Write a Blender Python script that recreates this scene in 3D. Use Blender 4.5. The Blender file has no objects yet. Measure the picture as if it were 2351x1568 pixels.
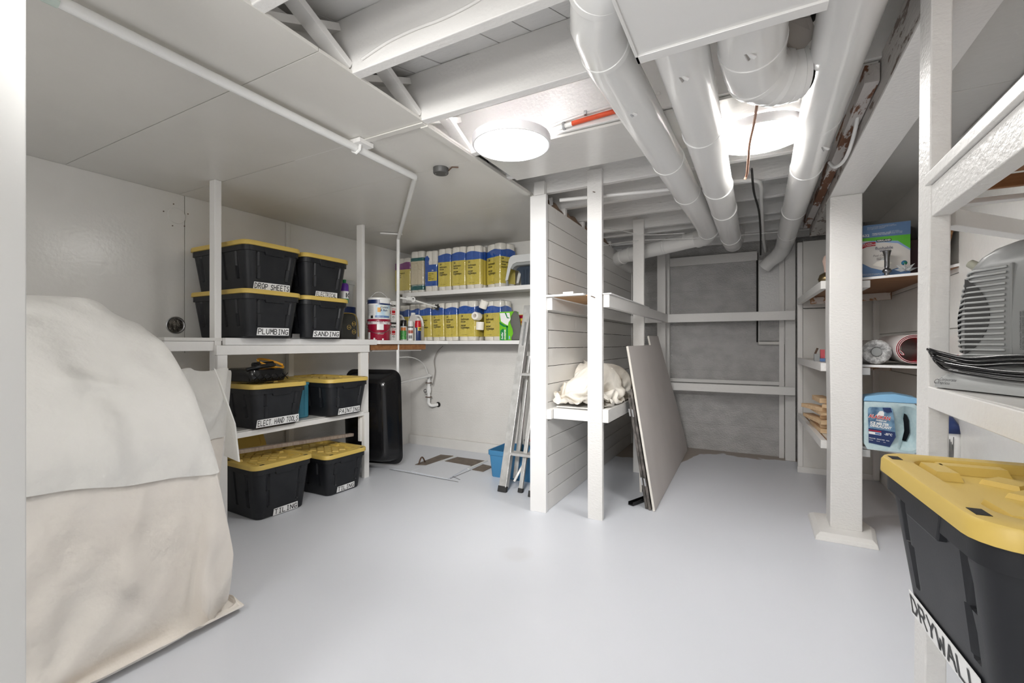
import bpy, bmesh, math, random
from mathutils import Vector, Matrix, noise
random.seed(7)
C = bpy.context.scene.collection
PI = math.pi

# ---------------------------------------------------------------- camera, world, light, exposure
cd = bpy.data.cameras.new('camera'); cam = bpy.data.objects.new('camera', cd); C.objects.link(cam)
cam.location = (0, 0, 1.1); cam.rotation_euler = (PI/2, 0, math.radians(28.1))
cd.sensor_width = 36; cd.lens = 36*1040/2351; cd.shift_y = 6/2351; cd.clip_start = .02
bpy.context.scene.camera = cam
W = bpy.data.worlds.new('world'); bpy.context.scene.world = W; W.use_nodes = True
W.node_tree.nodes['Background'].inputs[0].default_value = (.9, .93, 1, 1)
W.node_tree.nodes['Background'].inputs[1].default_value = .25
vs = bpy.context.scene.view_settings
cy_ = bpy.context.scene.cycles; cy_.max_bounces = 16; cy_.diffuse_bounces = 12; cy_.glossy_bounces = 6
vs.view_transform = 'Standard'; vs.look = 'None'; vs.gamma = 1; vs.exposure = 1.2
try: vs.use_curve_mapping = False
except Exception: pass
LAMP = 21.0            # emission of the ceiling lamps' diffusers
# added fill lights, out of view, to even out the room's brightness
def area(name, loc, rot, size, power, col=(1, .985, .96)):
    l = bpy.data.lights.new(name, 'AREA'); l.shape = 'RECTANGLE'; l.size, l.size_y = size; l.energy = power; l.color = col
    o = bpy.data.objects.new(name, l); C.objects.link(o); o.location = loc; o.rotation_euler = rot; return o
area('fill_bounce', (-.35, -.9, 1.35), (PI, 0, 0), (.7, .7), 17)
area('fill_rear', (-1.02, -1.3, 1.7), (math.radians(74), 0, 0), (.9, .6), 7)
fl_ = area('fill_far', (-.62, .10, 1.85), (0, 0, 0), (.6, .3), 5); fl_.data.spread = math.radians(62)
fl_.rotation_euler = Vector((-1.75, 4.1, -1.35)).to_track_quat('-Z', 'Y').to_euler()

# ---------------------------------------------------------------- materials
MATS = {}
def mat(name, col, rough=.5, metal=0, bump=0, bscale=60, spec=.5, coat=0, emis=None, noisecol=None, nscale=8, detail=4,
        stretch=(1, 1, 1), bdist=.004, trans=0, alpha=1, chips=None, chipth=.66, chipscale=30, sheen=0, form=0, bstretch=None, crease=0):
    if name in MATS: return MATS[name]
    m = bpy.data.materials.new(name); m.use_nodes = True; MATS[name] = m
    nt = m.node_tree; N = nt.nodes; Lk = nt.links; b = N['Principled BSDF']
    b.inputs['Base Color'].default_value = (*col, 1); b.inputs['Roughness'].default_value = rough
    b.inputs['Metallic'].default_value = metal; b.inputs['Specular IOR Level'].default_value = spec
    b.inputs['Coat Weight'].default_value = coat; b.inputs['Alpha'].default_value = alpha
    b.inputs['Transmission Weight'].default_value = trans; b.inputs['Sheen Weight'].default_value = sheen
    if emis: b.inputs['Emission Color'].default_value = (*emis[0], 1); b.inputs['Emission Strength'].default_value = emis[1]
    def coords(st):
        tc = N.new('ShaderNodeTexCoord'); mp = N.new('ShaderNodeMapping'); mp.inputs['Scale'].default_value = st
        g = N.new('ShaderNodeNewGeometry'); Lk.new(g.outputs['Position'], mp.inputs[0]); return mp
    cur = None
    if noisecol:
        n = N.new('ShaderNodeTexNoise'); n.inputs['Scale'].default_value = nscale; n.inputs['Detail'].default_value = detail
        Lk.new(coords(stretch).outputs[0], n.inputs['Vector'])
        r = N.new('ShaderNodeMapRange'); r.inputs[1].default_value = .38; r.inputs[2].default_value = .64; Lk.new(n.outputs[0], r.inputs[0])
        mx = N.new('ShaderNodeMix'); mx.data_type = 'RGBA'; Lk.new(r.outputs[0], mx.inputs[0])
        mx.inputs[6].default_value = (*col, 1); mx.inputs[7].default_value = (*noisecol, 1); cur = mx.outputs[2]
    if chips:
        n = N.new('ShaderNodeTexNoise'); n.inputs['Scale'].default_value = chipscale; n.inputs['Detail'].default_value = 6; n.inputs['Roughness'].default_value = .65
        Lk.new(coords(stretch).outputs[0], n.inputs['Vector'])
        r = N.new('ShaderNodeMapRange'); r.inputs[1].default_value = chipth; r.inputs[2].default_value = chipth+.03; Lk.new(n.outputs[0], r.inputs[0])
        mx = N.new('ShaderNodeMix'); mx.data_type = 'RGBA'; Lk.new(r.outputs[0], mx.inputs[0])
        if cur: Lk.new(cur, mx.inputs[6])
        else: mx.inputs[6].default_value = (*col, 1)
        mx.inputs[7].default_value = (*chips, 1); cur = mx.outputs[2]
    if cur: Lk.new(cur, b.inputs['Base Color'])
    if bump:
        n = N.new('ShaderNodeTexNoise'); n.inputs['Scale'].default_value = bscale; n.inputs['Detail'].default_value = 5
        Lk.new(coords(bstretch or stretch).outputs[0], n.inputs['Vector']); h = n.outputs[0]
        if form:      # horizontal board marks in cast concrete
            g = N.new('ShaderNodeNewGeometry'); s = N.new('ShaderNodeSeparateXYZ'); Lk.new(g.outputs['Position'], s.inputs[0])
            n2 = N.new('ShaderNodeTexNoise'); n2.inputs['Scale'].default_value = 3; Lk.new(g.outputs['Position'], n2.inputs['Vector'])
            a = N.new('ShaderNodeMath'); a.operation = 'MULTIPLY_ADD'; Lk.new(n2.outputs[0], a.inputs[0]); a.inputs[1].default_value = .03; Lk.new(s.outputs[2], a.inputs[2])
            f = N.new('ShaderNodeMath'); f.operation = 'PINGPONG'; Lk.new(a.outputs[0], f.inputs[0]); f.inputs[1].default_value = form/2
            r = N.new('ShaderNodeMapRange'); Lk.new(f.outputs[0], r.inputs[0]); r.inputs[1].default_value = 0; r.inputs[2].default_value = .006; r.inputs[3].default_value = -.25; r.inputs[4].default_value = 0
            ad = N.new('ShaderNodeMath'); Lk.new(h, ad.inputs[0]); Lk.new(r.outputs[0], ad.inputs[1]); h = ad.outputs[0]
        if crease:    # long soft creases in cloth
            n3 = N.new('ShaderNodeTexNoise'); n3.noise_type = 'RIDGED_MULTIFRACTAL'; n3.inputs['Scale'].default_value = crease; n3.inputs['Detail'].default_value = 3; n3.inputs['Distortion'].default_value = .6
            Lk.new(coords((1, 1, .6)).outputs[0], n3.inputs['Vector']); ad = N.new('ShaderNodeMath'); ad.operation = 'MULTIPLY_ADD'; Lk.new(n3.outputs[0], ad.inputs[0]); ad.inputs[1].default_value = 2.4; Lk.new(h, ad.inputs[2]); h = ad.outputs[0]
        bp = N.new('ShaderNodeBump'); bp.inputs['Strength'].default_value = bump; bp.inputs['Distance'].default_value = bdist
        Lk.new(h, bp.inputs['Height']); Lk.new(bp.outputs[0], b.inputs['Normal'])
    return m
WHITE = (.76, .75, .735)
paint = mat('white_gloss_paint', WHITE, .38, bump=.25, bscale=45)
panelp = mat('white_sheet_paint', (.69, .68, .655), .22, bump=.2, bscale=40, noisecol=(.67, .66, .635), nscale=5)
ceilp = mat('ceiling_sheet_paint', (.665, .65, .615), .32, bump=.16, bscale=40, noisecol=(.64, .625, .59), nscale=3)
woodp = mat('painted_lumber', (.77, .76, .745), .42, bump=.35, bscale=70, stretch=(1, 1, 1), chips=(.30, .22, .17), chipth=.755, chipscale=26)
rough = mat('rough_sawn_painted_timber', (.75, .74, .725), .42, bump=.6, bscale=85, bstretch=(.8, .8, 1.3), bdist=.004, chips=(.35, .28, .24), chipth=.77)
joistp = mat('painted_old_joist', (.74, .735, .725), .5, bump=.7, bscale=60, bstretch=(.3, 1, 1), chips=(.33, .29, .26), chipth=.67, chipscale=30, stretch=(.25, 1, 1.8))
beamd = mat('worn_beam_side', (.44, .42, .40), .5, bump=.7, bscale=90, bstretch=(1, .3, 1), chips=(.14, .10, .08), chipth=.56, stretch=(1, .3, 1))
shipm = mat('shiplap_paint', (.78, .77, .75), .45, bump=.08, bscale=50)
trimw = mat('white_trim_board', (.76, .755, .75), .4, bump=.06, bscale=40)
concL = mat('painted_concrete', (.68, .665, .64), .5, bump=.5, bscale=90, bdist=.005, form=.20, noisecol=(.65, .635, .61), nscale=4)
concB = mat('glossy_painted_concrete', (.50, .495, .49), .26, bump=1, bscale=60, bdist=.010, form=.28, noisecol=(.42, .415, .41), nscale=7, stretch=(1, 1, 1.5), chips=(.13, .12, .11), chipth=.69, chipscale=40)
ductm = mat('painted_duct', (.80, .80, .79), .22, bump=.10, bscale=14, coat=.3)
brownw = mat('bare_brown_wood', (.30, .135, .05), .5, bump=.3, bscale=40, stretch=(1, 6, 6), noisecol=(.22, .09, .03), nscale=6)
plyw = mat('bare_plywood', (.50, .30, .15), .6, noisecol=(.42, .24, .11), nscale=8, stretch=(1, 5, 5), bump=.1)
pinew = mat('pine_offcut', (.72, .53, .33), .6, noisecol=(.62, .42, .24), nscale=12, stretch=(1, 6, 6))
oldwood = mat('weathered_lath', (.36, .30, .25), .7, noisecol=(.26, .20, .17), nscale=12, stretch=(1, 6, 1), bump=.3)
blackp = mat('black_plastic', (.011, .012, .015), .45, bump=.12, bscale=200, bdist=.001, noisecol=(.017, .018, .021), nscale=9, spec=.35)
blackg = mat('glossy_black_plastic', (.008, .008, .009), .18, bump=.15, bscale=12, bdist=.003)
yellow = mat('yellow_plastic', (.60, .43, .105), .45, bump=.05, bscale=200, bdist=.001)
dark = mat('dark_void', (.012, .011, .010), .9)
labelw = mat('white_label', (.83, .83, .83), .5)
ink = mat('black_marker', (.012, .012, .012), .5)
cream = mat('cream_cotton_sheet', (.77, .73, .68), .85, bump=1, bscale=5, bdist=.024, noisecol=(.75, .70, .645), nscale=3, sheen=.2, crease=4.5)
plasticw = mat('white_thin_sheet', (.74, .73, .705), .75, bump=1, bscale=5, bdist=.024, noisecol=(.71, .70, .675), nscale=4, sheen=.2, crease=4.0)
cloth = mat('canvas_drop_cloth', (.70, .67, .615), .85, bump=.6, bscale=16, bdist=.012, noisecol=(.76, .72, .65), nscale=5)
drywall = mat('grey_drywall_face', (.60, .565, .545), .75, noisecol=(.57, .535, .515), nscale=3)
gypsum = mat('gypsum_core', (.72, .69, .64), .9, bump=.5, bscale=120)
alum = mat('scuffed_aluminium', (.62, .62, .61), .42, metal=.55, bump=.2, bscale=60, noisecol=(.50, .50, .49), nscale=20)
rubber = mat('black_rubber', (.02, .02, .02), .7)
bluebin = mat('blue_plastic', (.055, .22, .42), .5)
tealbin = mat('teal_plastic', (.045, .20, .28), .5)
greyp = mat('grey_plastic', (.215, .22, .22), .38)
greypd = mat('dark_grey_plastic', (.30, .31, .31), .42)
lightgrey = mat('light_grey_plastic', (.62, .63, .63), .4)
navy = mat('navy_plastic', (.03, .045, .07), .45)
steel = mat('steel', (.45, .45, .46), .3, metal=1)
rust = mat('rusty_iron', (.10, .06, .04), .8, bump=.5, bscale=80)
tissue = mat('paper_roll', (.84, .81, .75), .9, bump=.25, bscale=60)
tpblue = mat('blue_wrap_film', (.02, .10, .42), .25, bump=.35, bscale=25)
tpyel = mat('yellow_wrap_film', (.68, .56, .10), .27, bump=.4, bscale=22, bdist=.005)
tppur = mat('purple_wrap_film', (.22, .01, .20), .25, bump=.3, bscale=25)
tpgreen = mat('green_wrap_band', (.0, .12, .12), .3)
tpbeige = mat('beige_wrap_film', (.66, .58, .42), .35, bump=.3, bscale=25)
def simple(name, col, r=.45, metal=0): return mat(name, col, r, metal)
redp = simple('red_paint', (.50, .01, .02), .3); maroon = simple('maroon_label', (.28, .005, .03), .3); greenl = simple('bright_green_print', (.16, .50, .02), .4)
dgreen = simple('dark_green_print', (.01, .22, .06), .4); whitep = simple('white_plastic', (.82, .82, .81), .35); bluel = simple('mid_blue_print', (.10, .20, .42), .4)
dblue = simple('navy_print', (.012, .03, .12), .3); orange = simple('orange_cord', (.72, .33, .02), .45); orangered = simple('red_orange_tape', (.62, .07, .015), .5)
lblue = simple('light_blue_lid', (.25, .50, .75), .35); paleblue = mat('pale_blue_jug', (.47, .62, .66), .35, bump=.1, bscale=60, noisecol=(.54, .67, .70), nscale=60)
greycl = mat('grey_filter_pad', (.13, .13, .12), .9, bump=.6, bscale=60); gold = simple('gold_metal', (.60, .42, .12), .3, 1)
gratem = mat('rusty_plate', (.17, .135, .105), .7, bump=.4, bscale=60, noisecol=(.12, .095, .075), nscale=14, chips=(.55, .54, .53), chipth=.68)
lampw = simple('lamp_rim', (.82, .81, .83), .35)
glow = mat('lamp_diffuser', (1, 1, 1), .5, emis=((1, .978, .945), LAMP))
glassm = mat('clear_glass', (.95, .97, .97), .04, trans=.9)
film = None
def film_mat():
    m = bpy.data.materials.new('clear_wrap_film'); m.use_nodes = True; nt = m.node_tree; N = nt.nodes; Lk = nt.links
    for n in list(N): N.remove(n)
    o = N.new('ShaderNodeOutputMaterial'); t = N.new('ShaderNodeBsdfTransparent'); g = N.new('ShaderNodeBsdfGlossy'); g.inputs['Roughness'].default_value = .18
    mx = N.new('ShaderNodeMixShader'); mx.inputs[0].default_value = .16
    ns = N.new('ShaderNodeTexNoise'); ns.inputs['Scale'].default_value = 30; ge = N.new('ShaderNodeNewGeometry'); Lk.new(ge.outputs['Position'], ns.inputs['Vector'])
    bp = N.new('ShaderNodeBump'); bp.inputs['Strength'].default_value = .9; bp.inputs['Distance'].default_value = .01; Lk.new(ns.outputs[0], bp.inputs['Height']); Lk.new(bp.outputs[0], g.inputs['Normal'])
    Lk.new(t.outputs[0], mx.inputs[1]); Lk.new(g.outputs[0], mx.inputs[2]); Lk.new(mx.outputs[0], o.inputs[0]); return m
film = film_mat()
def floor_mat():
    m = bpy.data.materials.new('grey_floor_enamel'); m.use_nodes = True; nt = m.node_tree; N = nt.nodes; Lk = nt.links; b = N['Principled BSDF']
    g = N.new('ShaderNodeNewGeometry'); s = N.new('ShaderNodeSeparateXYZ'); Lk.new(g.outputs['Position'], s.inputs[0])
    n = N.new('ShaderNodeTexNoise'); n.inputs['Scale'].default_value = 1.6; Lk.new(g.outputs['Position'], n.inputs['Vector'])
    n2 = N.new('ShaderNodeTexNoise'); n2.inputs['Scale'].default_value = 5; n2.inputs['Detail'].default_value = 6; Lk.new(g.outputs['Position'], n2.inputs['Vector'])
    base = N.new('ShaderNodeMix'); base.data_type = 'RGBA'; Lk.new(n.outputs[0], base.inputs[0])
    base.inputs[6].default_value = (.63, .655, .705, 1); base.inputs[7].default_value = (.68, .70, .75, 1)
    # bare brown concrete left unpainted along the far wall and under the leaning boards
    y = N.new('ShaderNodeMath'); y.operation = 'MULTIPLY_ADD'; Lk.new(n2.outputs[0], y.inputs[0]); y.inputs[1].default_value = .35; Lk.new(s.outputs[1], y.inputs[2])
    x = N.new('ShaderNodeMapRange'); Lk.new(s.outputs[0], x.inputs[0]); x.inputs[1].default_value = -.60; x.inputs[2].default_value = -.47; x.inputs[3].default_value = .55; x.inputs[4].default_value = 0
    a = N.new('ShaderNodeMath'); Lk.new(y.outputs[0], a.inputs[0]); Lk.new(x.outputs[0], a.inputs[1])
    r = N.new('ShaderNodeMapRange'); Lk.new(a.outputs[0], r.inputs[0]); r.inputs[1].default_value = 5.13; r.inputs[2].default_value = 5.16
    # a worn round scuff on the open floor
    d = N.new('ShaderNodeVectorMath'); d.operation = 'DISTANCE'; Lk.new(g.outputs['Position'], d.inputs[0]); d.inputs[1].default_value = (-1.10, 2.105, 0)
    rd = N.new('ShaderNodeMapRange'); Lk.new(d.outputs['Value'], rd.inputs[0]); rd.inputs[1].default_value = .05; rd.inputs[2].default_value = .10; rd.inputs[3].default_value = .22; rd.inputs[4].default_value = 0
    sc = N.new('ShaderNodeMath'); sc.operation = 'MULTIPLY'; Lk.new(rd.outputs[0], sc.inputs[0]); Lk.new(n2.outputs[0], sc.inputs[1])
    m0 = N.new('ShaderNodeMix'); m0.data_type = 'RGBA'; Lk.new(sc.outputs[0], m0.inputs[0]); Lk.new(base.outputs[2], m0.inputs[6]); m0.inputs[7].default_value = (.40, .36, .30, 1)
    mx = N.new('ShaderNodeMix'); mx.data_type = 'RGBA'; Lk.new(r.outputs[0], mx.inputs[0]); Lk.new(m0.outputs[2], mx.inputs[6]); mx.inputs[7].default_value = (.33, .28, .24, 1)
    Lk.new(mx.outputs[2], b.inputs['Base Color']); b.inputs['Roughness'].default_value = .38
    bp = N.new('ShaderNodeBump'); bp.inputs['Strength'].default_value = .12; bp.inputs['Distance'].default_value = .004; Lk.new(n2.outputs[0], bp.inputs['Height']); Lk.new(bp.outputs[0], b.inputs['Normal'])
    return m
floorm = floor_mat()

# ---------------------------------------------------------------- helpers
def tag(o, label=None, cat=None, group=None, kind=None):
    if label: o['label'] = label
    if cat: o['category'] = cat
    if group: o['group'] = group
    if kind: o['kind'] = kind
    return o
def empty(name, loc=(0, 0, 0), rz=0, label=None, cat=None, group=None, kind=None):
    o = bpy.data.objects.new(name, None); C.objects.link(o); o.location = loc; o.rotation_euler = (0, 0, rz)
    o.empty_display_size = .05
    return tag(o, label, cat, group, kind)
class MB:
    def __init__(s): s.v = []; s.f = []
    def add(s, vs, fs):
        n = len(s.v); s.v += [tuple(v) for v in vs]; s.f += [tuple(i+n for i in f) for f in fs]; return s
    def box(s, x0, x1, y0, y1, z0, z1):
        return s.add([(x0, y0, z0), (x1, y0, z0), (x1, y1, z0), (x0, y1, z0), (x0, y0, z1), (x1, y0, z1), (x1, y1, z1), (x0, y1, z1)],
                     [(0, 3, 2, 1), (4, 5, 6, 7), (0, 1, 5, 4), (1, 2, 6, 5), (2, 3, 7, 6), (3, 0, 4, 7)])
    def bar(s, p0, p1, w, h, up=(0, 0, 1)):     # rectangular bar from p0 to p1; h measured along 'up'
        p0 = Vector(p0); p1 = Vector(p1); d = (p1-p0).normalized(); u = Vector(up); r = d.cross(u).normalized(); u = r.cross(d).normalized()
        vs = [p+r*a*w/2+u*b*h/2 for p in (p0, p1) for a, b in ((-1, -1), (1, -1), (1, 1), (-1, 1))]
        return s.add(vs, [(0, 1, 2, 3), (7, 6, 5, 4), (0, 4, 5, 1), (1, 5, 6, 2), (2, 6, 7, 3), (3, 7, 4, 0)])
    def tube(s, path, r, seg=10, caps=True, closed=False):
        P = [Vector(p) for p in path]; n = len(P); rr = r if isinstance(r, (list, tuple)) else [r]*n
        rings = []; pu = None
        for i, p in enumerate(P):
            a = P[i-1] if (i or closed) else P[i]; b = P[(i+1) % n] if (i < n-1 or closed) else P[i]
            t = (b-a).normalized()
            if pu is None:
                pu = Vector((0, 0, 1)) if abs(t.z) < .9 else Vector((1, 0, 0))
            u = (pu-t*pu.dot(t)).normalized(); pu = u; w = t.cross(u)
            rings.append([p+(u*math.cos(2*PI*k/seg)+w*math.sin(2*PI*k/seg))*rr[i] for k in range(seg)])
        vs = [v for r_ in rings for v in r_]; fs = []
        for i in range(n if closed else n-1):
            for k in range(seg):
                a = i*seg+k; b = i*seg+(k+1) % seg; j = ((i+1) % n)*seg
                fs.append((a, b, j+(k+1) % seg, j+k))
        if caps and not closed: fs += [tuple(range(seg))[::-1], tuple((n-1)*seg+k for k in range(seg))]
        return s.add(vs, fs)
    def lathe(s, prof, c=(0, 0, 0), seg=24, caps=True):
        vs = [(c[0]+r*math.cos(2*PI*k/seg), c[1]+r*math.sin(2*PI*k/seg), c[2]+z) for r, z in prof for k in range(seg)]
        fs = [(i*seg+k, i*seg+(k+1) % seg, (i+1)*seg+(k+1) % seg, (i+1)*seg+k) for i in range(len(prof)-1) for k in range(seg)]
        if caps: fs += [tuple(range(seg))[::-1], tuple((len(prof)-1)*seg+k for k in range(seg))]
        return s.add(vs, fs)
    def loft(s, rings, caps=True, closed=True):
        n = len(rings[0]); vs = [v for r in rings for v in r]; fs = []
        for i in range(len(rings)-1):
            for k in range(n if closed else n-1):
                fs.append((i*n+k, i*n+(k+1) % n, (i+1)*n+(k+1) % n, (i+1)*n+k))
        if caps and closed: fs += [tuple(range(n))[::-1], tuple((len(rings)-1)*n+k for k in range(n))]
        return s.add(vs, fs)
    def prism(s, poly, M):      # poly of (u,v), extruded from w=0 to 1; M maps (u,v,w) to a point
        n = len(poly); vs = [M(u, v, 0) for u, v in poly]+[M(u, v, 1) for u, v in poly]
        return s.add(vs, [tuple(range(n))[::-1], tuple(range(n, 2*n))]+[(k, (k+1) % n, n+(k+1) % n, n+k) for k in range(n)])
    def obj(s, name, m, parent=None, smooth=False, bev=0, sub=0, loc=None, auto=None):
        me = bpy.data.meshes.new(name); me.from_pydata([tuple(v) for v in s.v], [], s.f); me.update()
        bm = bmesh.new(); bm.from_mesh(me); bmesh.ops.recalc_face_normals(bm, faces=bm.faces); bm.to_mesh(me); bm.free()
        me.materials.append(m)
        if smooth or auto:
            for p in me.polygons: p.use_smooth = True
        if auto:
            try: me.set_sharp_from_angle(angle=math.radians(auto))
            except Exception: pass
        o = bpy.data.objects.new(name, me); C.objects.link(o)
        if parent: o.parent = parent
        if loc: o.location = loc
        if bev:
            b = o.modifiers.new('b', 'BEVEL'); b.width = bev; b.segments = 2; b.limit_method = 'ANGLE'
        if sub:
            b = o.modifiers.new('s', 'SUBSURF'); b.levels = sub; b.render_levels = sub
        return o
def box(name, m, x0, x1, y0, y1, z0, z1, parent=None, bev=.002): return MB().box(x0, x1, y0, y1, z0, z1).obj(name, m, parent, bev=bev)
def bar(name, m, p0, p1, w, h, parent=None, up=(0, 0, 1), bev=.002): return MB().bar(p0, p1, w, h, up).obj(name, m, parent, bev=bev)
def top(name, m, mb, label, cat, group=None, **k):
    return tag(mb.obj(name, m, **k), label, cat, group)
def copy_tree(o, parent=None):
    c = o.copy(); C.objects.link(c); c.parent = parent
    for ch in list(o.children): copy_tree(ch, c)
    return c
def plate(name, m, poly, o, r, u, th, parent):      # thin flat print on a surface: poly in (right, up) metres from o
    o = Vector(o); r = Vector(r).normalized(); u = Vector(u).normalized(); n = r.cross(u).normalized()
    return MB().prism(poly, lambda a, b, w: o+r*a+u*b+n*th*w).obj(name, m, parent)
def rect(w, h, x=0, y=0): return [(x, y), (x+w, y), (x+w, y+h), (x, y+h)]
def smooth_path(pts, n=6):
    P = [Vector(p) for p in pts]; out = []
    for i in range(len(P)-1):
        p0 = P[max(i-1, 0)]; p1 = P[i]; p2 = P[i+1]; p3 = P[min(i+2, len(P)-1)]
        for k in range(n):
            t = k/n; out.append(.5*((2*p1)+(p2-p0)*t+(2*p0-5*p1+4*p2-p3)*t*t+(3*p1-p0-3*p2+p3)*t**3))
    out.append(P[-1]); return out
# marker handwriting: strokes on a 4 x 6 grid
SF = {'A': ['0,0 2,6 4,0', '.8,2.3 3.4,2.3'], 'B': ['0,0 0,6 2.6,6 3.4,5 2.6,3.4 0,3.2', '2.6,3.4 3.8,1.8 3,0 0,0'], 'C': ['3.8,5 2.2,6 .5,5 0,3 .4,1 2,0 3.8,.9'],
      'D': ['0,-.2 0,6 2.2,5.6 4,3.2 2.4,.4 0,0'], 'E': ['3.4,6 0,6 0,0 3.6,0', '0,3.1 2.8,3.1'], 'G': ['3.8,5.2 2,6 .3,4.8 0,2.4 1.2,0 3.4,.3 3.8,2.6 2,2.5'],
      'H': ['0,0 0,6', '3.6,0 3.6,6', '0,3 3.6,3.2'], 'I': ['1,6 3,6', '2,6 2,0', '1,0 3,0'], 'K': ['0,0 0,6', '3.5,6 0,2.6 3.7,0'], 'L': ['0,6 0,0 3.4,0'],
      'M': ['0,0 .4,6 2,2.4 3.6,6 4,0'], 'N': ['0,0 0,6 3.6,0 3.8,6'], 'O': ['2,6 .3,4.8 0,2.6 1.6,0 3.6,1.2 4,3.8 2.8,5.8 2,6'], 'P': ['0,0 0,6 2.8,6 3.8,4.6 2.8,3 0,2.8'],
      'R': ['0,0 0,6 2.8,6 3.6,4.6 2.6,3.2 0,3', '1.8,3 3.8,0'], 'S': ['3.6,5.2 2,6 .4,4.8 1.4,3.4 3,2.6 3.6,1.2 2,0 .1,.8'], 'T': ['0,6 4,6', '2,6 2,0'],
      'U': ['0,6 .1,1.4 1.6,0 3.4,1 3.6,6'], 'W': ['0,6 .9,0 2,3.8 3.1,0 4,6'], 'Y': ['0,6 2,3 4,6', '2,3 1.6,0'], '.': ['.6,0 1,.2']}
def write(txt, h, wd=None, th=None):       # returns ribbons as polys in (right, up)
    u = h/6; adv = 5.2*u; th = th or h*.12; out = []; x = 0; rnd = random.Random(len(txt)*7+ord(txt[0]))
    for ch in txt:
        if ch == ' ': x += adv*.7; continue
        j = rnd.uniform(-.25, .25)*u
        for st in SF[ch]:
            P = [Vector((float(a.split(',')[0])*u+x, float(a.split(',')[1])*u+j)) for a in st.split()]
            for a, b in zip(P, P[1:]):
                d = (b-a); 
                if d.length < 1e-6: continue
                d.normalize(); n = Vector((-d.y, d.x))*th/2; e = d*th*.35
                out.append([a-e+n*-1, b+e-n, b+e+n, a-e+n])
        x += adv*(.55 if ch == '.' else 1)
    w = x-(adv-4*u); 
    if wd: out = [[Vector((p.x*wd/w, p.y)) for p in q] for q in out]
    return out, (wd or w)
def lettering(txt, h, o, r, u, parent, wd=None, off=.0012, m=None, th=None):
    o = Vector(o); r = Vector(r).normalized(); u = Vector(u).normalized(); n = r.cross(u).normalized(); mb = MB(); ps, w = write(txt, h, wd, th)
    for k, q in enumerate(ps):
        lift = off+.00012*(k % 5)
        mb.add([o+r*p.x+u*p.y+n*lift for p in q], [(0, 1, 2, 3)])
    return mb.obj('lettering', m or ink, parent)
TXT = {}
def text(txt, size, o, r, u, parent, m, name='lettering', off=.001, bold=0, shear=0, spacing=1, ls=1, sx=1, wrap=None):
    key = (txt, bold, shear, spacing, ls)
    if key not in TXT:
        c = bpy.data.curves.new('t', 'FONT'); c.body = txt; c.size = 1; c.offset = bold; c.shear = shear; c.space_character = spacing; c.space_line = ls; c.resolution_u = 2
        ob = bpy.data.objects.new('t', c); C.objects.link(ob); bpy.context.view_layer.update()
        me = ob.evaluated_get(bpy.context.evaluated_depsgraph_get()).to_mesh()
        TXT[key] = ([tuple(v.co) for v in me.vertices], [tuple(p.vertices) for p in me.polygons]); bpy.data.objects.remove(ob)
    vs, fs = TXT[key]; o = Vector(o); r = Vector(r).normalized(); u = Vector(u).normalized(); n = r.cross(u).normalized()
    f = wrap or (lambda a, b: o+r*a+u*b+n*off)
    me = bpy.data.meshes.new(name); me.from_pydata([tuple(f(v[0]*size*sx, v[1]*size)) for v in vs], [], fs); me.materials.append(m)
    ob = bpy.data.objects.new(name, me); C.objects.link(ob); ob.parent = parent; return ob

# ================================================================= STRUCTURE
XL, XR, YB, YA, YF, ZC, ZS = -3.375, .89, 5.13, 3.93, -1.7, 2.096, 2.317
tag(MB().box(XL-.1, XR+.1, YF-.1, YB+.1, -.1, 0).obj('floor', floorm), kind='structure')
# ---- ceiling: sheeted soffit left, open joists with diagonal subfloor boards in the middle, sheets right of the beam
ceil = empty('ceiling', (0, 0, ZC), kind='structure'); ceil.location = (0, 0, 0)
for y0, y1 in ((YF, -.16), (-.155, 1.048), (1.051, 1.613), (1.617, 2.068), (2.070, 2.84), (2.842, YA)):
    box('soffit_panel', ceilp, XL, -1.305, y0, y1, ZC, ZC+.012, ceil, bev=.001)
for y0, y1 in ((YF, -.5), (-.498, .68), (.683, 2.4), (2.403, 3.72), (3.723, 4.62)):
    box('soffit_panel', panelp, .63, XR, y0, y1, ZC, ZC+.012, ceil, bev=.001)
MB().box(XL-.1, XR+.1, YF-.1, YB+.1, 2.40, 2.44).obj('upper_deck', joistp, ceil)
th = math.radians(26); dv = Vector((math.sin(th), math.cos(th))); nv = Vector((math.cos(th), -math.sin(th)))
def clip(k0, k1):
    x0, x1, y0, y1 = -2.2, .60, YF, YB
    poly = [Vector((x0, y0)), Vector((x1, y0)), Vector((x1, y1)), Vector((x0, y1))]
    for s, k in ((1, k0), (-1, -k1)):
        out = []
        for a, b in zip(poly, poly[1:]+poly[:1]):
            da = s*a.dot(nv)-k; db = s*b.dot(nv)-k
            if da >= 0: out.append(a)
            if da*db < 0: out.append(a+(b-a)*da/(da-db))
        poly = out
        if not poly: return None
    return poly
k = -6.6
while k < 2.0:
    wd = random.choice((.128, .128, .136)); p = clip(k, k+wd-(.004 if random.random() < .6 else .009)); k += wd
    if p and len(p) > 2:
        z = ZS+random.uniform(0, .004)
        MB().prism([(q.x, q.y) for q in p], lambda a, b, w: (a, b, z+.02*w)).obj('subfloor_board', joistp, ceil)
JY = [-1.59, -1.19, -.79, -.39, .015, .415, .815, 1.195, 1.59, 1.99, 2.375, 2.745, 3.13, 3.52, 3.96, 4.17, 4.56, 4.95]
for y in JY:
    box('joist', joistp if y > 2.2 else woodp, -2.2, .62, y, y+.042, ZC+random.uniform(0, .003), ZS, ceil, bev=.003)
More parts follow.
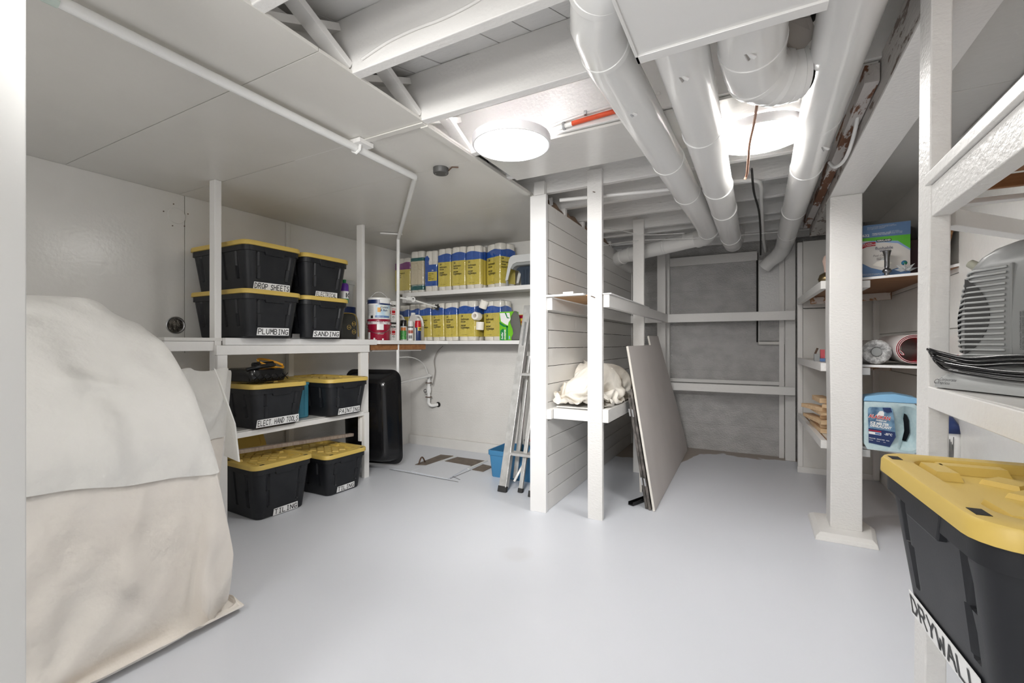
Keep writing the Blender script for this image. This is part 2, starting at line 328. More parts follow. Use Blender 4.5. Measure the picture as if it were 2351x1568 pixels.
for a, b in zip(JY, JY[1:]):
    if b-a < .3 or a < -.5 or a > 2.3: continue
    y0, y1 = a+.042, b
    bar('cross_brace', woodp, (-1.335, y0+.003, ZS-.03), (-1.335, y1-.003, ZC+.03), .06, .026, ceil, bev=.001)
    bar('cross_brace', woodp, (-1.395, y0+.003, ZC+.03), (-1.395, y1-.003, ZS-.03), .06, .026, ceil, bev=.001)
    box('blocking', woodp, -1.52, -1.44, y0+.001, y1-.001, ZC+.11, ZC+.16, ceil)
box('smooth_panel', panelp, -1.255, .20, 2.005, 2.412, ZC-.014, ZC-.002, ceil, bev=.001)
box('smooth_panel', panelp, .205, .385, 2.005, 2.412, ZC-.014, ZC-.002, ceil, bev=.001)
box('bare_board', mat('half_painted_board', (.78, .74, .70), .5, chips=(.42, .24, .13), chipth=.53, chipscale=7, stretch=(.6, 3, 1)), -.17, .30, 2.416, 2.60, ZC-.014, ZC-.002, ceil)
box('edge_strip', ceilp, -1.345, -1.305, 1.63, 2.70, ZC-.010, ZC-.001, ceil, bev=.001)
box('batten', ceilp, -1.69, -1.31, 1.600, 1.632, ZC-.006, ZC-.001, ceil, bev=.001)
# ---- walls
wl = empty('wall_left', (XL, 0, 0), kind='structure'); wl.location = (0, 0, 0)
MB().box(XL-.1, XL-.012, YF, YB, 0, 2.4).obj('concrete_face', concL, wl)
for y0, y1 in ((YF, -.80), (-.797, .42), (.423, 1.648), (1.652, 2.39), (2.43, YA)):
    box('wall_panel', panelp, XL-.012, XL, y0, y1, 1.04, ZC, wl, bev=.001)
box('batten', panelp, XL-.012, XL+.012, 2.392, 2.428, 1.04, ZC, wl)
MB().box(XL-.012, XL-.004, YF, YB, 0, 1.04).obj('concrete_face', concL, wl)
wa = empty('wall_alcove', kind='structure')
MB().box(XL-.1, -1.36, YA, YA+.1, 0, 2.4).obj('concrete_face', concL, wa)
box('wall_panel', panelp, XL, -1.32, YA-.01, YA, 1.16, ZC, wa)
MB().box(XL, -1.32, YA-.035, YA, 0, .10).obj('footing', concL, wa)
tag(MB().box(-1.9, XR+.1, YB, YB+.1, 0, 2.4).obj('wall_back', concB), kind='structure')
tag(MB().box(XR, XR+.1, YF, YB, 0, 2.4).obj('wall_right', panelp), kind='structure')
tag(MB().box(XL-.1, XR+.1, YF-.1, YF, 0, 2.4).obj('wall_front', panelp), kind='structure')
wr = bpy.data.objects['wall_right']
for i, z in enumerate((.10, .37, .64, .91, 1.18, 1.45, 1.72)):
    box('wall_plank', panelp, XR-.012, XR, 1.75, 4.60, z, z+.266, wr, bev=.002)
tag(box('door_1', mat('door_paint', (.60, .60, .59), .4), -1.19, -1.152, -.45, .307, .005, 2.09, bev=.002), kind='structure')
# nook back wall, between the right-hand shelves and the far bay
wn = empty('wall_nook', kind='structure')
box('wall_panel', panelp, .372, .71, 4.60, 4.62, .03, 1.40, wn); box('wall_panel', panelp, .372, .71, 4.60, 4.62, 1.41, 1.98, wn); box('wall_panel', panelp, .715, XR-.02, 4.60, 4.62, .03, 1.98, wn)
box('base_board', rough, .33, XR, 4.585, 4.60, 0, .05, wn)
# ---- shiplap partition
wp = empty('wall_partition', kind='structure')
bh = 2.03/17
for i in range(17):
    sp = 3.28 if i % 3 == 1 else (3.75 if i % 3 == 2 else 4.05)
    for y0, y1 in ((2.735, sp-.001), (sp, 5.10)):
        box('shiplap_board', shipm, -1.213, -1.199, y0, y1, i*bh+.001, (i+1)*bh-.003, wp, bev=.0015)
for y in (2.735, 3.10, 3.50, 3.90, 4.30, 4.70, 5.06):
    box('stud', woodp, -1.30, -1.215, y, y+.038, 0, ZC-.005 if y > 2.8 else 2.15, wp)
box('wall_panel', panelp, -1.312, -1.302, 2.735, 5.10, 0, ZC, wp)
box('corner_trim', trimw, -1.306, -1.192, 2.700, 2.733, 0, 2.077, wp, bev=.002)
box('corner_stud', woodp, -1.278, -1.205, 2.700, 2.743, 2.078, 2.165, wp)
kraft = mat('kraft_faced_insulation', (.23, .15, .10), .6, bump=.5, bscale=18, bdist=.01)
foil = simple('foil_tape', (.75, .75, .76), .25, 1)
for y0, y1 in ((2.775, 3.098), (3.14, 3.498), (3.54, 3.898), (3.94, 4.298)):
    pts = [(-1.262+.006*math.sin(i*2.1), y0+(y1-y0)*i/8, 2.035+.010*math.sin(i*1.7)) for i in range(9)]
    MB().tube(pts, [.036, .045, .050, .054, .055, .053, .050, .046, .036], 14).obj('insulation_batt', kraft, wp, smooth=True)
MB().bar((-1.20, 2.78, 2.045), (-1.205, 2.84, 2.07), .004, .05).obj('foil_tape', foil, wp)

# ================================================================= BEAM, POSTS
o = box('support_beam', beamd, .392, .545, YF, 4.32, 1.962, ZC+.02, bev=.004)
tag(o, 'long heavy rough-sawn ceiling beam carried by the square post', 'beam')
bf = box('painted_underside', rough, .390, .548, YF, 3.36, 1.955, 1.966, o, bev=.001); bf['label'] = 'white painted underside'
pp = empty('timber_post', (.465, 3.27, 0), 0, 'thick square rough white timber post standing on a chamfered base pad', 'post')
mb = MB(); mb.loft([[(-.075+a*.004, -.08, z), (.077, -.08, z), (.077, .085, z), (-.075+a*.004, .085, z)] for z, a in ((.035, 0), (.6, 1), (1.2, -1), (1.955, 0))])
mb.obj('post_shaft', rough, pp, bev=.006)
q = [(-.155, -.21), (.12, -.215), (.155, .05), (.11, .20), (-.155, .18)]
MB().loft([[(a*1.04, b*1.04, 0) for a, b in q], [(a, b, .022) for a, b in q], [(a*.86, b*.86, .038) for a, b in q]]).obj('base_pad', rough, pp, bev=.003)
def post(name, p0, p1, w, h, label, m=woodp, up=(0, 1, 0)):
    return tag(bar(name, m, p0, p1, w, h, None, up), label, 'post')
ps = empty('wooden_post', (-.875, 2.76, 0), 0, 'flat white post nailed to a joist in front of the heaped drop cloth, saw-marked', 'post')
MB().bar((-.003, .005, 0), (.005, -.032, 2.182), .094, .036, (0, 1, 0)).obj('post_board', rough, ps, bev=.002)
for z, a in ((2.05, .3), (1.40, -.4)): MB().bar((.0-.02, -.04, z), (.01, -.052, z-.012), .004, .004).obj('nail', rust, ps)
ps2 = post('wooden_post', (-.870, 3.945, 0), (-.870, 3.938, 2.165), .092, .038, 'thinner white post rising behind the leaning grey boards, second row back')
def post_on(p, name, m, mb): return mb.obj(name, m, p)
# far bay: studs on the concrete and two shelf rails
fs = empty('stud_frame', (0, 4.95, 0), 0, 'white stud and rail frame fixed across the dark concrete wall at the far end', 'shelf frame')
def fbox(name, m, x0, x1, y0, y1, z0, z1): return box(name, m, x0, x1, y0-4.95, y1-4.95, z0, z1, fs)
for x0, x1, y0, y1 in ((-1.345, -1.262, 4.90, 4.94), (-1.252, -1.19, 5.06, 5.12), (-.895, -.812, 4.91, 4.95), (-.852, -.795, 5.06, 5.12), (.262, .345, 5.0, 5.09), (.215, .258, 5.08, 5.125)):
    fbox('stud', rough if x0 > .2 else woodp, x0, x1, y0, y1, 0, ZC-.03)
for z0, z1 in ((1.322, 1.406), (.630, .705)): fbox('cross_rail', woodp, -.81, .335, 4.868, 4.905, z0, z1)
for z0, z1 in ((1.322, 1.40), (.62, .70)): fbox('cross_rail', woodp, -1.34, -.84, 4.868, 4.898, z0, z1)
fbox('lower_ledge', woodp, -.79, .26, 5.085, 5.125, .70, .735)
fbox('header_board', rough, -.795, .03, 5.09, 5.125, 1.93, 2.02)
# recessed duct chase at the right end of the back wall
ch = empty('wall_chase', (.13, 5.1, 0), 0, 'narrow glossy grey panel in the back wall under the right-hand duct', 'panel')
box('chase_panel', mat('glossy_grey_panel', (.60, .60, .60), .2, bump=.5, bscale=60, bdist=.005), -.085, .115, -.0, .02, 1.40, 1.93, ch)
box('lower_panel', concB, -.085, .085, .0, .02, 1.13, 1.39, ch)
MB().box(-.108, -.094, -.006, .024, 1.12, 2.0).obj('gap', dark, ch); box('side_strip', rough, -.09, -.083, -.012, .02, 1.10, 1.93, ch); box('sill_strip', concL, -.09, .10, -.015, .02, 1.095, 1.125, ch)
box('side_strip', rough, .118, .132, -.012, .02, 1.10, 1.93, ch)

# ================================================================= CEILING DUCTS
dm = empty('trunk_duct', (-.07, 0, 1.86), 0, 'wide rectangular white sheet-metal duct running overhead', 'duct')
MB().box(-.2, .21, YF, 1.235, 0, .22).obj('duct_body', ductm, dm, bev=.003)
mb = MB(); mb.box(-.206, .216, 1.205, 1.238, -.006, .002); mb.box(-.206, -.198, YF, 1.238, -.006, .02); mb.obj('duct_seam', ductm, dm, bev=.001)
def pipe(name, path, r, label, rings=(), seg=40, hook=None, cat='duct', grp=None):
    e = empty(name, path[0], 0, label, cat, grp); o0 = Vector(path[0])
    P = [Vector(p)-o0 for p in path]
    MB().tube(P, r, seg).obj('duct_pipe', ductm, e, auto=40)
    for (p, d) in rings:
        p = Vector(p)-o0; d = Vector(d).normalized(); R = r if not isinstance(r, (list, tuple)) else r[len(r)//2]
        MB().tube([p-d*.012, p-d*.010, p+d*.010, p+d*.012], [R, R+.0028, R+.0028, R], seg).obj('joint_band', ductm, e, auto=50)
    if hook:
        for p in hook:
            p = Vector(p)-o0
            MB().bar(p, p+Vector((.024, .012, -.010)), .012, .003).obj('hanger_strap', ductm, e); MB().tube([p, p+Vector((.008, .016, -.010))], .004, 6).obj('screw', steel, e)
    return e
d1 = (.037, .999, 0)
p1 = [(-.20, .93, 2.01), (-.27, 1.03, 2.01), (-.345, 1.12, 2.01), (-.393, 1.24, 2.012), (-.410, 1.40, 2.013)]+[(-.41+.037*(y-1.4), y, 2.013) for y in (2, 2.6, 3.2, 3.7)]+[(-.322, 3.95, 2.01), (-.345, 4.06, 2.0), (-.42, 4.13, 1.99)]
pipe('round_duct', p1, .0745, 'leftmost of the three long round white ducts, elbowed at its near end', [((-.352, 1.13, 2.012), (-.5, .87, 0)), ((-.405, 1.37, 2.013), d1), ((-.375, 2.35, 2.013), d1), ((-.356, 2.9, 2.013), d1), ((-.322, 3.93, 2.01), d1)], hook=[(-.40, 1.66, 1.945)])
pipe('round_duct', [(-.395, 4.11, 1.992), (-.6, 4.17, 1.975), (-1.06, 4.27, 1.935), (-1.14, 4.33, 1.93), (-1.18, 4.45, 1.93), (-1.18, 4.9, 1.93)], .066, 'round white branch duct crossing left behind the thinner white post',
     [((-.52, 4.15, 1.985), (-1, .2, -.05)), ((-.70, 4.19, 1.968), (-1, .2, -.05)), ((-1.02, 4.262, 1.94), (-1, .25, -.05)), ((-1.10, 4.30, 1.93), (-1, .7, 0))])
d2 = (.009, 1, 0)
pipe('round_duct', [(-.19, 1.20, 1.965), (-.182, 2, 1.966), (-.173, 3, 1.967), (-.165, 4.15, 1.966), (-.160, 4.36, 1.975), (-.150, 4.46, 2.02), (-.145, 4.50, 2.12)], .0745, 'middle of the three long round white ducts under the joists',
     [((-.184, 1.98, 1.966), d2), ((-.175, 2.72, 1.966), d2), ((-.170, 3.20, 1.966), d2), ((-.165, 4.02, 1.966), d2)], hook=[(-.195, 1.42, 1.895)])
pipe('round_duct', [(.05, .90, 1.98), (.13, 1.0, 1.985), (.19, 1.10, 1.99), (.222, 1.24, 1.995), (.228, 1.45, 1.998), (.232, 2.5, 1.998), (.237, 3.6, 1.998), (.243, 4.6, 1.995), (.235, 4.80, 1.97), (.20, 4.90, 1.93), (.14, 4.96, 1.89), (.09, 4.99, 1.84)],
     [.125, .122, .112, .096, .078, .0705, .0705, .0705, .068, .066, .06, .06],
     'rightmost long round white duct running beside the heavy beam', [((.232, 1.62, 1.998), (0, 1, 0)), ((.232, 2.15, 1.998), (0, 1, 0)), ((.234, 2.72, 1.998), (0, 1, 0)), ((.236, 3.55, 1.998), (0, 1, 0)), ((.241, 4.25, 1.998), (0, 1, 0))], hook=[(.255, 2.3, 1.93)])
e = pipe('elbow_duct', [(-.005, 1.20, 1.965), (-.005, 1.50, 1.965), (.0, 1.60, 1.965), (.03, 1.67, 1.968), (.075, 1.715, 1.975), (.12, 1.735, 1.99)], .088, 'short fat white duct ending in a torn open elbow beside the trunk duct',
         [((-.005, 1.47, 1.965), (0, 1, 0)), ((.008, 1.63, 1.966), (.4, .9, 0)), ((.06, 1.70, 1.972), (.8, .5, 0)), ((.105, 1.73, 1.985), (1, .3, .2))], hook=[(-.02, 1.37, 1.88)])
MB().tube([(.128, .537, .029), (.129, .5375, .0295)], .080, 28).obj('open_mouth', dark, e)
MB().add([(.09, .33, .07), (.15, .36, .08), (.17, .42, .06), (.13, .46, .035), (.08, .43, .045), (.075, .37, .06), (.09, .33, .072), (.15, .36, .082), (.17, .42, .062), (.13, .46, .037), (.08, .43, .047), (.075, .37, .062)], [(0, 1, 2, 3, 4, 5), (11, 10, 9, 8, 7, 6)]).obj('torn_flap', mat('grey_duct_tape', (.30, .27, .245), .7), e)
MB().tube([(.12+.055*math.cos(a), .36+.10*math.sin(a), .115) for a in [PI*k/8 for k in range(9)]], .010, 8).obj('dark_flex', rubber, e, smooth=True)
o = box('bay_shade_block', mat('shaded_bay_wood', (.07, .04, .028), .8, bump=.4, bscale=40), .085, .33, 1.245, 1.60, 2.10, 2.30); tag(o, 'dark brown block standing in for the shaded open joist bay behind the torn elbow duct', 'board')  # brown wood coloured dark to stand for the shade inside the bay
# thin pipes and cables
def tubething(name, path, r, m, label, cat, group=None, n=6, seg=8, smooth=True):
    return top(name, m, MB().tube(smooth_path(path, n) if smooth else path, r, seg), label, cat, group, auto=50)
tubething('conduit_pipe', [(-1.16, 2.86, 2.075), (-.5, 2.975, 2.075), (-.10, 3.02, 2.075), (.0, 3.06, 2.075), (.035, 3.16, 2.075), (.045, 3.5, 2.07), (.075, 4.6, 2.05), (.10, 5.05, 2.0)], .013, ductm, 'bent white conduit between the middle and right round ducts', 'pipe')
wp_ = empty('water_pipe', (-1.72, 1.6, 2.06), 0, 'long thin white pipe strapped under the left ceiling and dropping through the corner shelf', 'pipe')
P = [(-1.72, YF+.02, 2.062), (-1.72, 1.0, 2.062), (-1.72, 2.03, 2.062), (-1.735, 2.052, 2.06), (-2.82, 3.115, 2.06), (-2.838, 3.13, 2.045), (-2.84, 3.132, 1.95), (-2.845, 3.13, .77), (-2.855, 3.14, .748), (-2.88, 3.17, .742), (-3.035, 3.845, .765)]
o0 = Vector((-1.72, 1.6, 2.06))
MB().tube([Vector(p)-o0 for p in P], [.019]*3+[.016]*4+[.013]*4, 12).obj('pipe_run', ductm, wp_, auto=60)
MB().box(-.055, .055, -.03, .06, .012, .034).obj('mounting_block', rough, wp_, bev=.002); MB().tube([(-.03, 0, .03), (-.024, 0, -.012), (0, 0, -.023), (.024, 0, -.012), (.03, 0, .03)], .007, 6).obj('pipe_strap', ductm, wp_)
bar('mounting_block', rough, Vector((-2.93, 3.0, 2.085))-o0, Vector((-2.79, 3.13, 2.085))-o0, .03, .012, wp_)
o = MB().tube([Vector(p)-o0 for p in ((-1.72, .28, 2.062), (-1.72, .52, 2.062))], .021, 12).obj('tape_wrap', mat('pale_green_tape', (.52, .60, .55), .6, chips=(.75, .74, .71), chipth=.5), wp_); o['label'] = 'pale green tape wrap'
# valve arm that crosses between the corner shelves
va = empty('shutoff_valve', (-2.83, 3.15, 1.50), 0, 'thin horizontal pipe with a round valve between the two corner shelves', 'valve')
MB().tube([(0, 0, .02), (.03, .10, .015), (.11, .40, -.04)], .008, 8).obj('pipe', ductm, va); MB().tube([(.025, .06, .02), (.035, .10, .018)], .02, 12).obj('collar', ductm, va)
MB().tube([(.055+.02*math.cos(a), .11, .012+.02*math.sin(a)) for a in [2*PI*k/12 for k in range(12)]], .006, 6, closed=True).obj('handwheel', whitep, va)
mb = MB()
for k in range(6):
    a = 2*PI*k/6; mb.tube([(.11, .40, -.04), (.11+.03*math.cos(a), .39, -.04+.03*math.sin(a))], .008, 6)
mb.obj('black_tap_wheel', rubber, va)
# wall water inlet in the alcove
wi = empty('water_meter_riser', (-3.045, 3.86, .45), 0, 'white riser with rusty flange nuts and elbow entering the alcove wall', 'valve')
MB().tube(smooth_path([(.045, .06, .0), (.01, .0, -.005), (-.02, -.01, .02), (-.02, -.01, .06), (-.02, -.01, .33)], 5), .017, 12).obj('riser', ductm, wi, auto=50)
for z in (.085, .235): MB().lathe([(.018, -.004), (.036, -.003), (.036, .003), (.018, .004)], (-.02, -.01, z), 8).obj('flange', rust, wi)
MB().lathe([(.022, -.03), (.026, 0), (.02, .04)], (-.02, -.01, .16), 12).obj('valve_body', ductm, wi)
MB().tube([(-.05+.018*math.cos(a), -.03, .15+.018*math.sin(a)) for a in [2*PI*k/12 for k in range(12)]], .005, 6, closed=True).obj('handwheel', steel, wi)
MB().tube([(.05, .062, 0), (.05, .067, 0)], .028, 16).obj('wall_hole', dark, wi)
tubething('thin_cable', [(-2.84, 3.14, .98), (-2.9, 3.4, .97), (-3.02, 3.7, .90), (-3.05, 3.82, .78), (-3.04, 3.85, .70)], .0045, ductm, 'thin white cable curving from the shelf to the alcove riser', 'cable')
tubething('thin_cable', [(-2.90, 3.88, 1.08), (-2.97, 3.88, 1.02), (-3.01, 3.875, .93), (-2.995, 3.87, .80), (-3.02, 3.86, .66)], .0045, mat('grey_cable', (.25, .23, .21), .5), 'dark grey cable hanging down the alcove wall to the riser', 'cable')
ro = [(-.88, 2.72, 1.70), (-.87, 3.92, 1.985), (-.3, 4.02, 1.97), (.388, 4.28, 2.01)]
tubething('cord_line', ro, .003, whitep, 'thin white line strung from post to post up to the beam', 'cord')
tubething('cord_line', [(-.93, 2.9, 1.86), (-.94, 3.5, 1.99), (-.8, 3.85, 2.01), (-.5, 3.9, 2.0)], .003, whitep, 'slack white cord sagging from the flat post to the branch duct', 'cord')
# cable stapled along the second joist
P = [(-1.25+i*.12, 1.19, ZC+.035+.012*math.sin(i*1.3)+i*.011) for i in range(9)]
tubething('joist_cable', P, .005, woodp, 'white cable stapled along the side of a near joist', 'cable')
tubething('joist_cable', [(-.95, 1.985, ZC+.02), (-.8, 1.984, ZC+.045), (-.6, 1.984, ZC+.06), (-.35, 1.984, ZC+.065)], .007, woodp, 'white cable clipped along the joist behind the left ceiling lamp', 'cable')
o = tubething('red_pipe', [(-.74, 1.975, ZC+.022), (-.66, 1.975, ZC+.026), (-.40, 1.975, ZC+.036)], .011, orangered, 'orange-red pipe on the joist between the left lamp and the ducts', 'pipe')
e = empty('pipe_clip', (-.78, 1.975, ZC+.02), 0, 'white painted pipe with metal clips beside the orange-red pipe', 'pipe')
MB().tube([(-.17, .0, -.012), (.04, 0, .001)], .011, 10).obj('pipe', woodp, e, auto=50); MB().tube([(-.005, 0, 0), (.005, 0, 0)], .018, 10).obj('clip', steel, e); MB().tube([(.10, 0, .035), (.11, 0, .035)], .012, 8).obj('clip', steel, e)
bc = mat('brown_rope', (.16, .08, .05), .8)
tubething('pull_rope', [(.02, 1.86, 2.06), (.004, 2.13, 2.035), (-.016, 2.25, 1.985), (-.022, 2.34, 1.955), (-.030, 2.50, 1.935), (-.04, 2.52, 1.915)], .0055, bc, 'brown twisted rope hanging past the right ceiling lamp', 'rope')
tubething('hanging_cable', [(-.01, 2.72, 2.03), (.0, 3.0, 1.99), (.03, 3.4, 1.97), (.045, 3.9, 1.92), (.05, 4.4, 1.86)], .006, dark, 'black cable trailing to the back between the round ducts', 'cable')
tubething('beam_cable', [(.35, 1.45, 2.07), (.378, 1.50, 1.99), (.375, 1.38, 1.95), (.376, 1.2, 2.0), (.37, 1.1, 2.08)], .008, whitep, 'looped white cable at the near end of the heavy beam', 'cable')
tubething('beam_cable', [(.365, 2.2, 2.07), (.375, 2.35, 2.0), (.372, 2.55, 1.955), (.35, 2.68, 1.96), (.33, 2.72, 2.0)], .008, whitep, 'white armoured cable looping between the right duct and the beam', 'cable')
for i, y in enumerate((2.45, 2.75, 3.4, 3.8, 4.2)):
    pass
tag(box('rough_lath', mat('splintered_brown_wood', (.50, .47, .45), .8, bump=1, bscale=60, stretch=(1, .25, 1), chips=(.16, .07, .035), chipth=.50, chipscale=14), .345, .389, 2.0, 4.28, 2.02, 2.085), 'bare brown splintered board tucked between right duct and beam', 'board')

# ================================================================= LAMPS
def lamp(x, y, label):
    e = empty('ceiling_lamp', (x, y, ZC-.016), 0, label, 'ceiling light', 'round ceiling lamps')
    R = .186
    MB().lathe([(R-.012, 0), (R, -.004), (R, -.036), (R-.004, -.042), (R-.010, -.042), (R-.011, -.034)], seg=64, caps=False).obj('rim', lampw, e, auto=50)
    MB().lathe([(.001, -.037), (R*.6, -.037), (R-.022, -.036), (R-.0115, -.035)], seg=64, caps=False).obj('diffuser', glow, e, smooth=True)
    MB().lathe([(R-.02, -.0005), (R-.02, 0)], seg=48).obj('back_plate', lampw, e)
lamp(-1.015, 1.895, 'round glowing ceiling lamp left of the ducts')
lamp(.028, 2.365, 'round glowing ceiling lamp between the ducts')
lamp(-.9, -.75, 'added round ceiling lamp, unseen behind the camera')  # extra lamp added out of view to brighten the near end
jb = empty('junction_box', (-1.563, 2.072, ZC), 0, 'round dark grey box under the left ceiling panel', 'junction box')
MB().lathe([(.043, 0), (.043, -.028), (.040, -.032), (.0, -.032)], seg=32, caps=False).obj('cover', mat('dark_grey_metal', (.07, .07, .068), .5), jb, auto=40)
MB().tube([(.03, .03, -.01), (.07, .01, -.004), (.10, .03, -.004)], .004, 6).obj('wire_stub', rust, jb)
for a in (.6, 3.6): MB().lathe([(.004, -.034), (.004, -.031)], (.03*math.cos(a), .03*math.sin(a), 0), 8).obj('screw', steel, jb)

# wall fittings on the left wall
e = empty('blank_cover', (XL, 1.60, 1.95), 0, 'round painted blank cover high on the left wall', 'cover plate')
MB().tube([(0, 0, 0), (.006, 0, 0)], .052, 32).obj('disc', panelp, e, bev=.002)
for a in (.4, 1.8, 3.0, 4.4, 5.4): MB().tube([(0, .075*math.cos(a), .075*math.sin(a)), (.003, .075*math.cos(a), .075*math.sin(a))], .004, 6).obj('screw', rust, e)
e = empty('wall_vent', (XL, 1.595, 1.225), 0, 'round open vent hole in the left wall behind the covered pile', 'vent')
MB().tube([(0, .052*math.cos(a), .052*math.sin(a)) for a in [2*PI*k/28 for k in range(28)]], .006, 6, closed=True).obj('collar', steel, e)
MB().tube([(.0005, 0, 0), (.002, 0, 0)], .046, 28).obj('opening', mat('vent_inside', (.04, .035, .03), .4, metal=.5, bump=1, bscale=50, bdist=.02, noisecol=(.25, .23, .20), nscale=30), e)

# ================================================================= TOTES
def rrect(hx, hy, r, n=5, step=.02):
    pts = []
    cs = [(hx-r, hy-r, 0), (-hx+r, hy-r, PI/2), (-hx+r, -hy+r, PI), (hx-r, -hy+r, 3*PI/2)]
    for i, (cx, cy, a0) in enumerate(cs):
        for k in range(n+1):
            a = a0+PI/2*k/n; pts.append((cx+r*math.cos(a), cy+r*math.sin(a)))
        nx = cs[(i+1) % 4]; a = a0+PI/2; p = Vector(pts[-1]); q = Vector((nx[0]+r*math.cos(a), nx[1]+r*math.sin(a))); m = max(2, int((q-p).length/step))
        for k in range(1, m): pts.append(tuple(p.lerp(q, k/m)))
    return pts
TC = {}
def tote(loc, rz, txt, label, L=.64, Wd=.405, H=.32, lw=.16, lx=0, lz=.02, tall=.03, lw2=None, lh=.045, group='black totes with yellow lids', cut=False, skew=0):
    """label face is the local +x end; L along x, Wd along y"""
    e = empty('storage_tote', loc, rz, label, 'storage tote', group)
    hx, hy = L/2, Wd/2; tp = .034; key = (L, Wd, H)
    if key not in TC:
        ht = H-.028
        zs = [0, .008, .03, .07, .075, ht*.55, ht*.56, ht*.82, ht*.83, ht-.035, ht-.034, ht-.004, ht]
        rings = []
        for i, z in enumerate(zs):
            t = z/ht; ins = .012+tp*(1-t)+.002; 
            if i == 0: ins += .006
            lip = i >= 10
            if lip: ins = .010
            R = []
            for x, y in rrect(hx, hy, .05, 5, .0085):
                g = 0; onx = abs(abs(x)-hx) < .002; ony = abs(abs(y)-hy) < .002
                x *= (hx-ins)/hx; y *= (hy-ins)/hy
                if i > 3 and not lip:
                    if onx:
                        for c in (-.24, .24):
                            if abs(y-c*Wd*(1+.10*(t > .55))) < .0075: g = .009
                    if ony:
                        for c in (-.3, -.1, .1, .3):
                            if abs(x-c*L) < .010: g = .009
                s = 1-g/hx if onx else 1; s2 = 1-g/hy if ony else 1
                R.append((x*s, y*s2, z))
            rings.append(R)
        b = MB().loft(rings).obj('body', blackp, e, auto=28)
        # grip block under the rim, front and back
        gr = []
        for s in (-1, 1):
            gr.append(MB().add([(s*(hx-.008), y, z) for y, z in ((-.075, ht-.002), (.075, ht-.002), (.062, ht-.05), (-.062, ht-.05))]+[(s*(hx-.035), y, z) for y, z in ((-.075, ht-.002), (.075, ht-.002), (.062, ht-.05), (-.062, ht-.05))],
                      [(0, 1, 2, 3), (7, 6, 5, 4), (0, 4, 5, 1), (1, 5, 6, 2), (2, 6, 7, 3), (3, 7, 4, 0)]).obj('handle_grip', blackp, e, bev=.003))
        # lid
        l = MB(); A = rrect(hx, hy, .055, 6, .03)
        def sc(ins, z, r=.055): return [(x, y, z) for x, y in rrect(hx-ins, hy-ins, max(.055-ins, .02), 6, .03)]
        # rings need equal counts
        n0 = len(A)
        def ring(ins, z):
            out = []
            for x, y in A:
                out.append((x*(hx-ins)/hx, y*(hy-ins)/hy, z))
            return out
        l.loft([ring(.004, ht-.002), ring(0, ht), ring(.001, H-.006), ring(.004, H-.001), ring(.010, H), ring(.038, H), ring(.042, H-.003), ring(.046, H-.016)], caps=True)
        zf = H-.016
        for s in (-1, 1):       # border blocks
            for c in (-.3, 0, .3): l.loft([[(c*L-.05, s*(hy-.052)-s*0, zf), (c*L+.05, s*(hy-.052), zf), (c*L+.05, s*(hy-.085), zf), (c*L-.05, s*(hy-.085), zf)], [(c*L-.045, s*(hy-.056), H-.002), (c*L+.045, s*(hy-.056), H-.002), (c*L+.045, s*(hy-.08), H-.002), (c*L-.045, s*(hy-.08), H-.002)]])
            for c in (-.26, .26): l.loft([[(s*(hx-.052), c*Wd-.04, zf), (s*(hx-.052), c*Wd+.04, zf), (s*(hx-.09), c*Wd+.04, zf), (s*(hx-.09), c*Wd-.04, zf)], [(s*(hx-.056), c*Wd-.035, H-.002), (s*(hx-.056), c*Wd+.035, H-.002), (s*(hx-.085), c*Wd+.035, H-.002), (s*(hx-.085), c*Wd-.035, H-.002)]])
        # diamond pads
        nx, ny = 5, 3; gx = (L-.21)/nx; gy = (Wd-.20)/ny
        for i in range(nx*2-1):
            for j in range(ny*2-1):
                if (i+j) % 2: continue
                cx = -(L-.21)/2+gx*(i+1)/2; cy = -(Wd-.20)/2+gy*(j+1)/2; a, b2 = gx*.44, gy*.44
                dm_ = lambda s, z: [(cx-a*s, cy, z), (cx, cy-b2*s, z), (cx+a*s, cy, z), (cx, cy+b2*s, z)]
                l.loft([dm_(1, zf), dm_(.88, zf+.008)])
        lid = l.obj('lid', yellow, e, auto=35)
        hs = []
        for sx in (-1, 1):
            for sy in (-1, 1): hs.append(MB().box(sx*(hx-.02)-.008, sx*(hx-.02)+.008, sy*(hy*.72)-.014, sy*(hy*.72)+.014, H-.004, H+.0006).obj('lock_hole', dark, e))
            hs.append(MB().box(-.014, .014, sx*(hy-.02)-.007, sx*(hy-.02)+.007, H-.004, H+.0006).obj('lock_hole', dark, e))
        TC[key] = [b, lid]+gr+hs
    else:
        for o_ in TC[key]:
            c = o_.copy(); C.objects.link(c); c.parent = e
    if txt:
        ht = H-.028; sl = tp/ht; up = Vector((sl, 0, 1)).normalized(); x = hx-.012-tp-.002+.002
        o_ = Vector((x+(lz)*sl+.001, lx, lz)); r = Vector((0, 1, skew)).normalized(); up = Vector((sl, 0, 1)).normalized()
        wl_ = lw+.018
        lb = plate('name_label', labelw, [(0, 0), (wl_, .001), (wl_-.003, lh), (.004, lh-.002)], o_, r, up, .0012, e)
        n = r.cross(up).normalized()
        lettering(txt, lh*.64, o_+r*.010+up*(lh*.17)+n*.0012, r, up, lb, wd=lw, off=.0006, th=lh*.10)
    return e
ZT = 1.140
xf = -2.71-.32
tote((xf, 1.857, ZT), 0, 'PLUMBING', 'black tote labelled PLUMBING, lower left on the upper deck', H=.303, lw=.205, lx=-.105, lz=.016, lh=.050)
tote((xf, 1.855, ZT+.299), 0, 'DROP SHEETS', 'black tote labelled DROP SHEETS, stacked on the left pair', H=.303, lw=.235, lx=-.125, lz=.004, lh=.050)
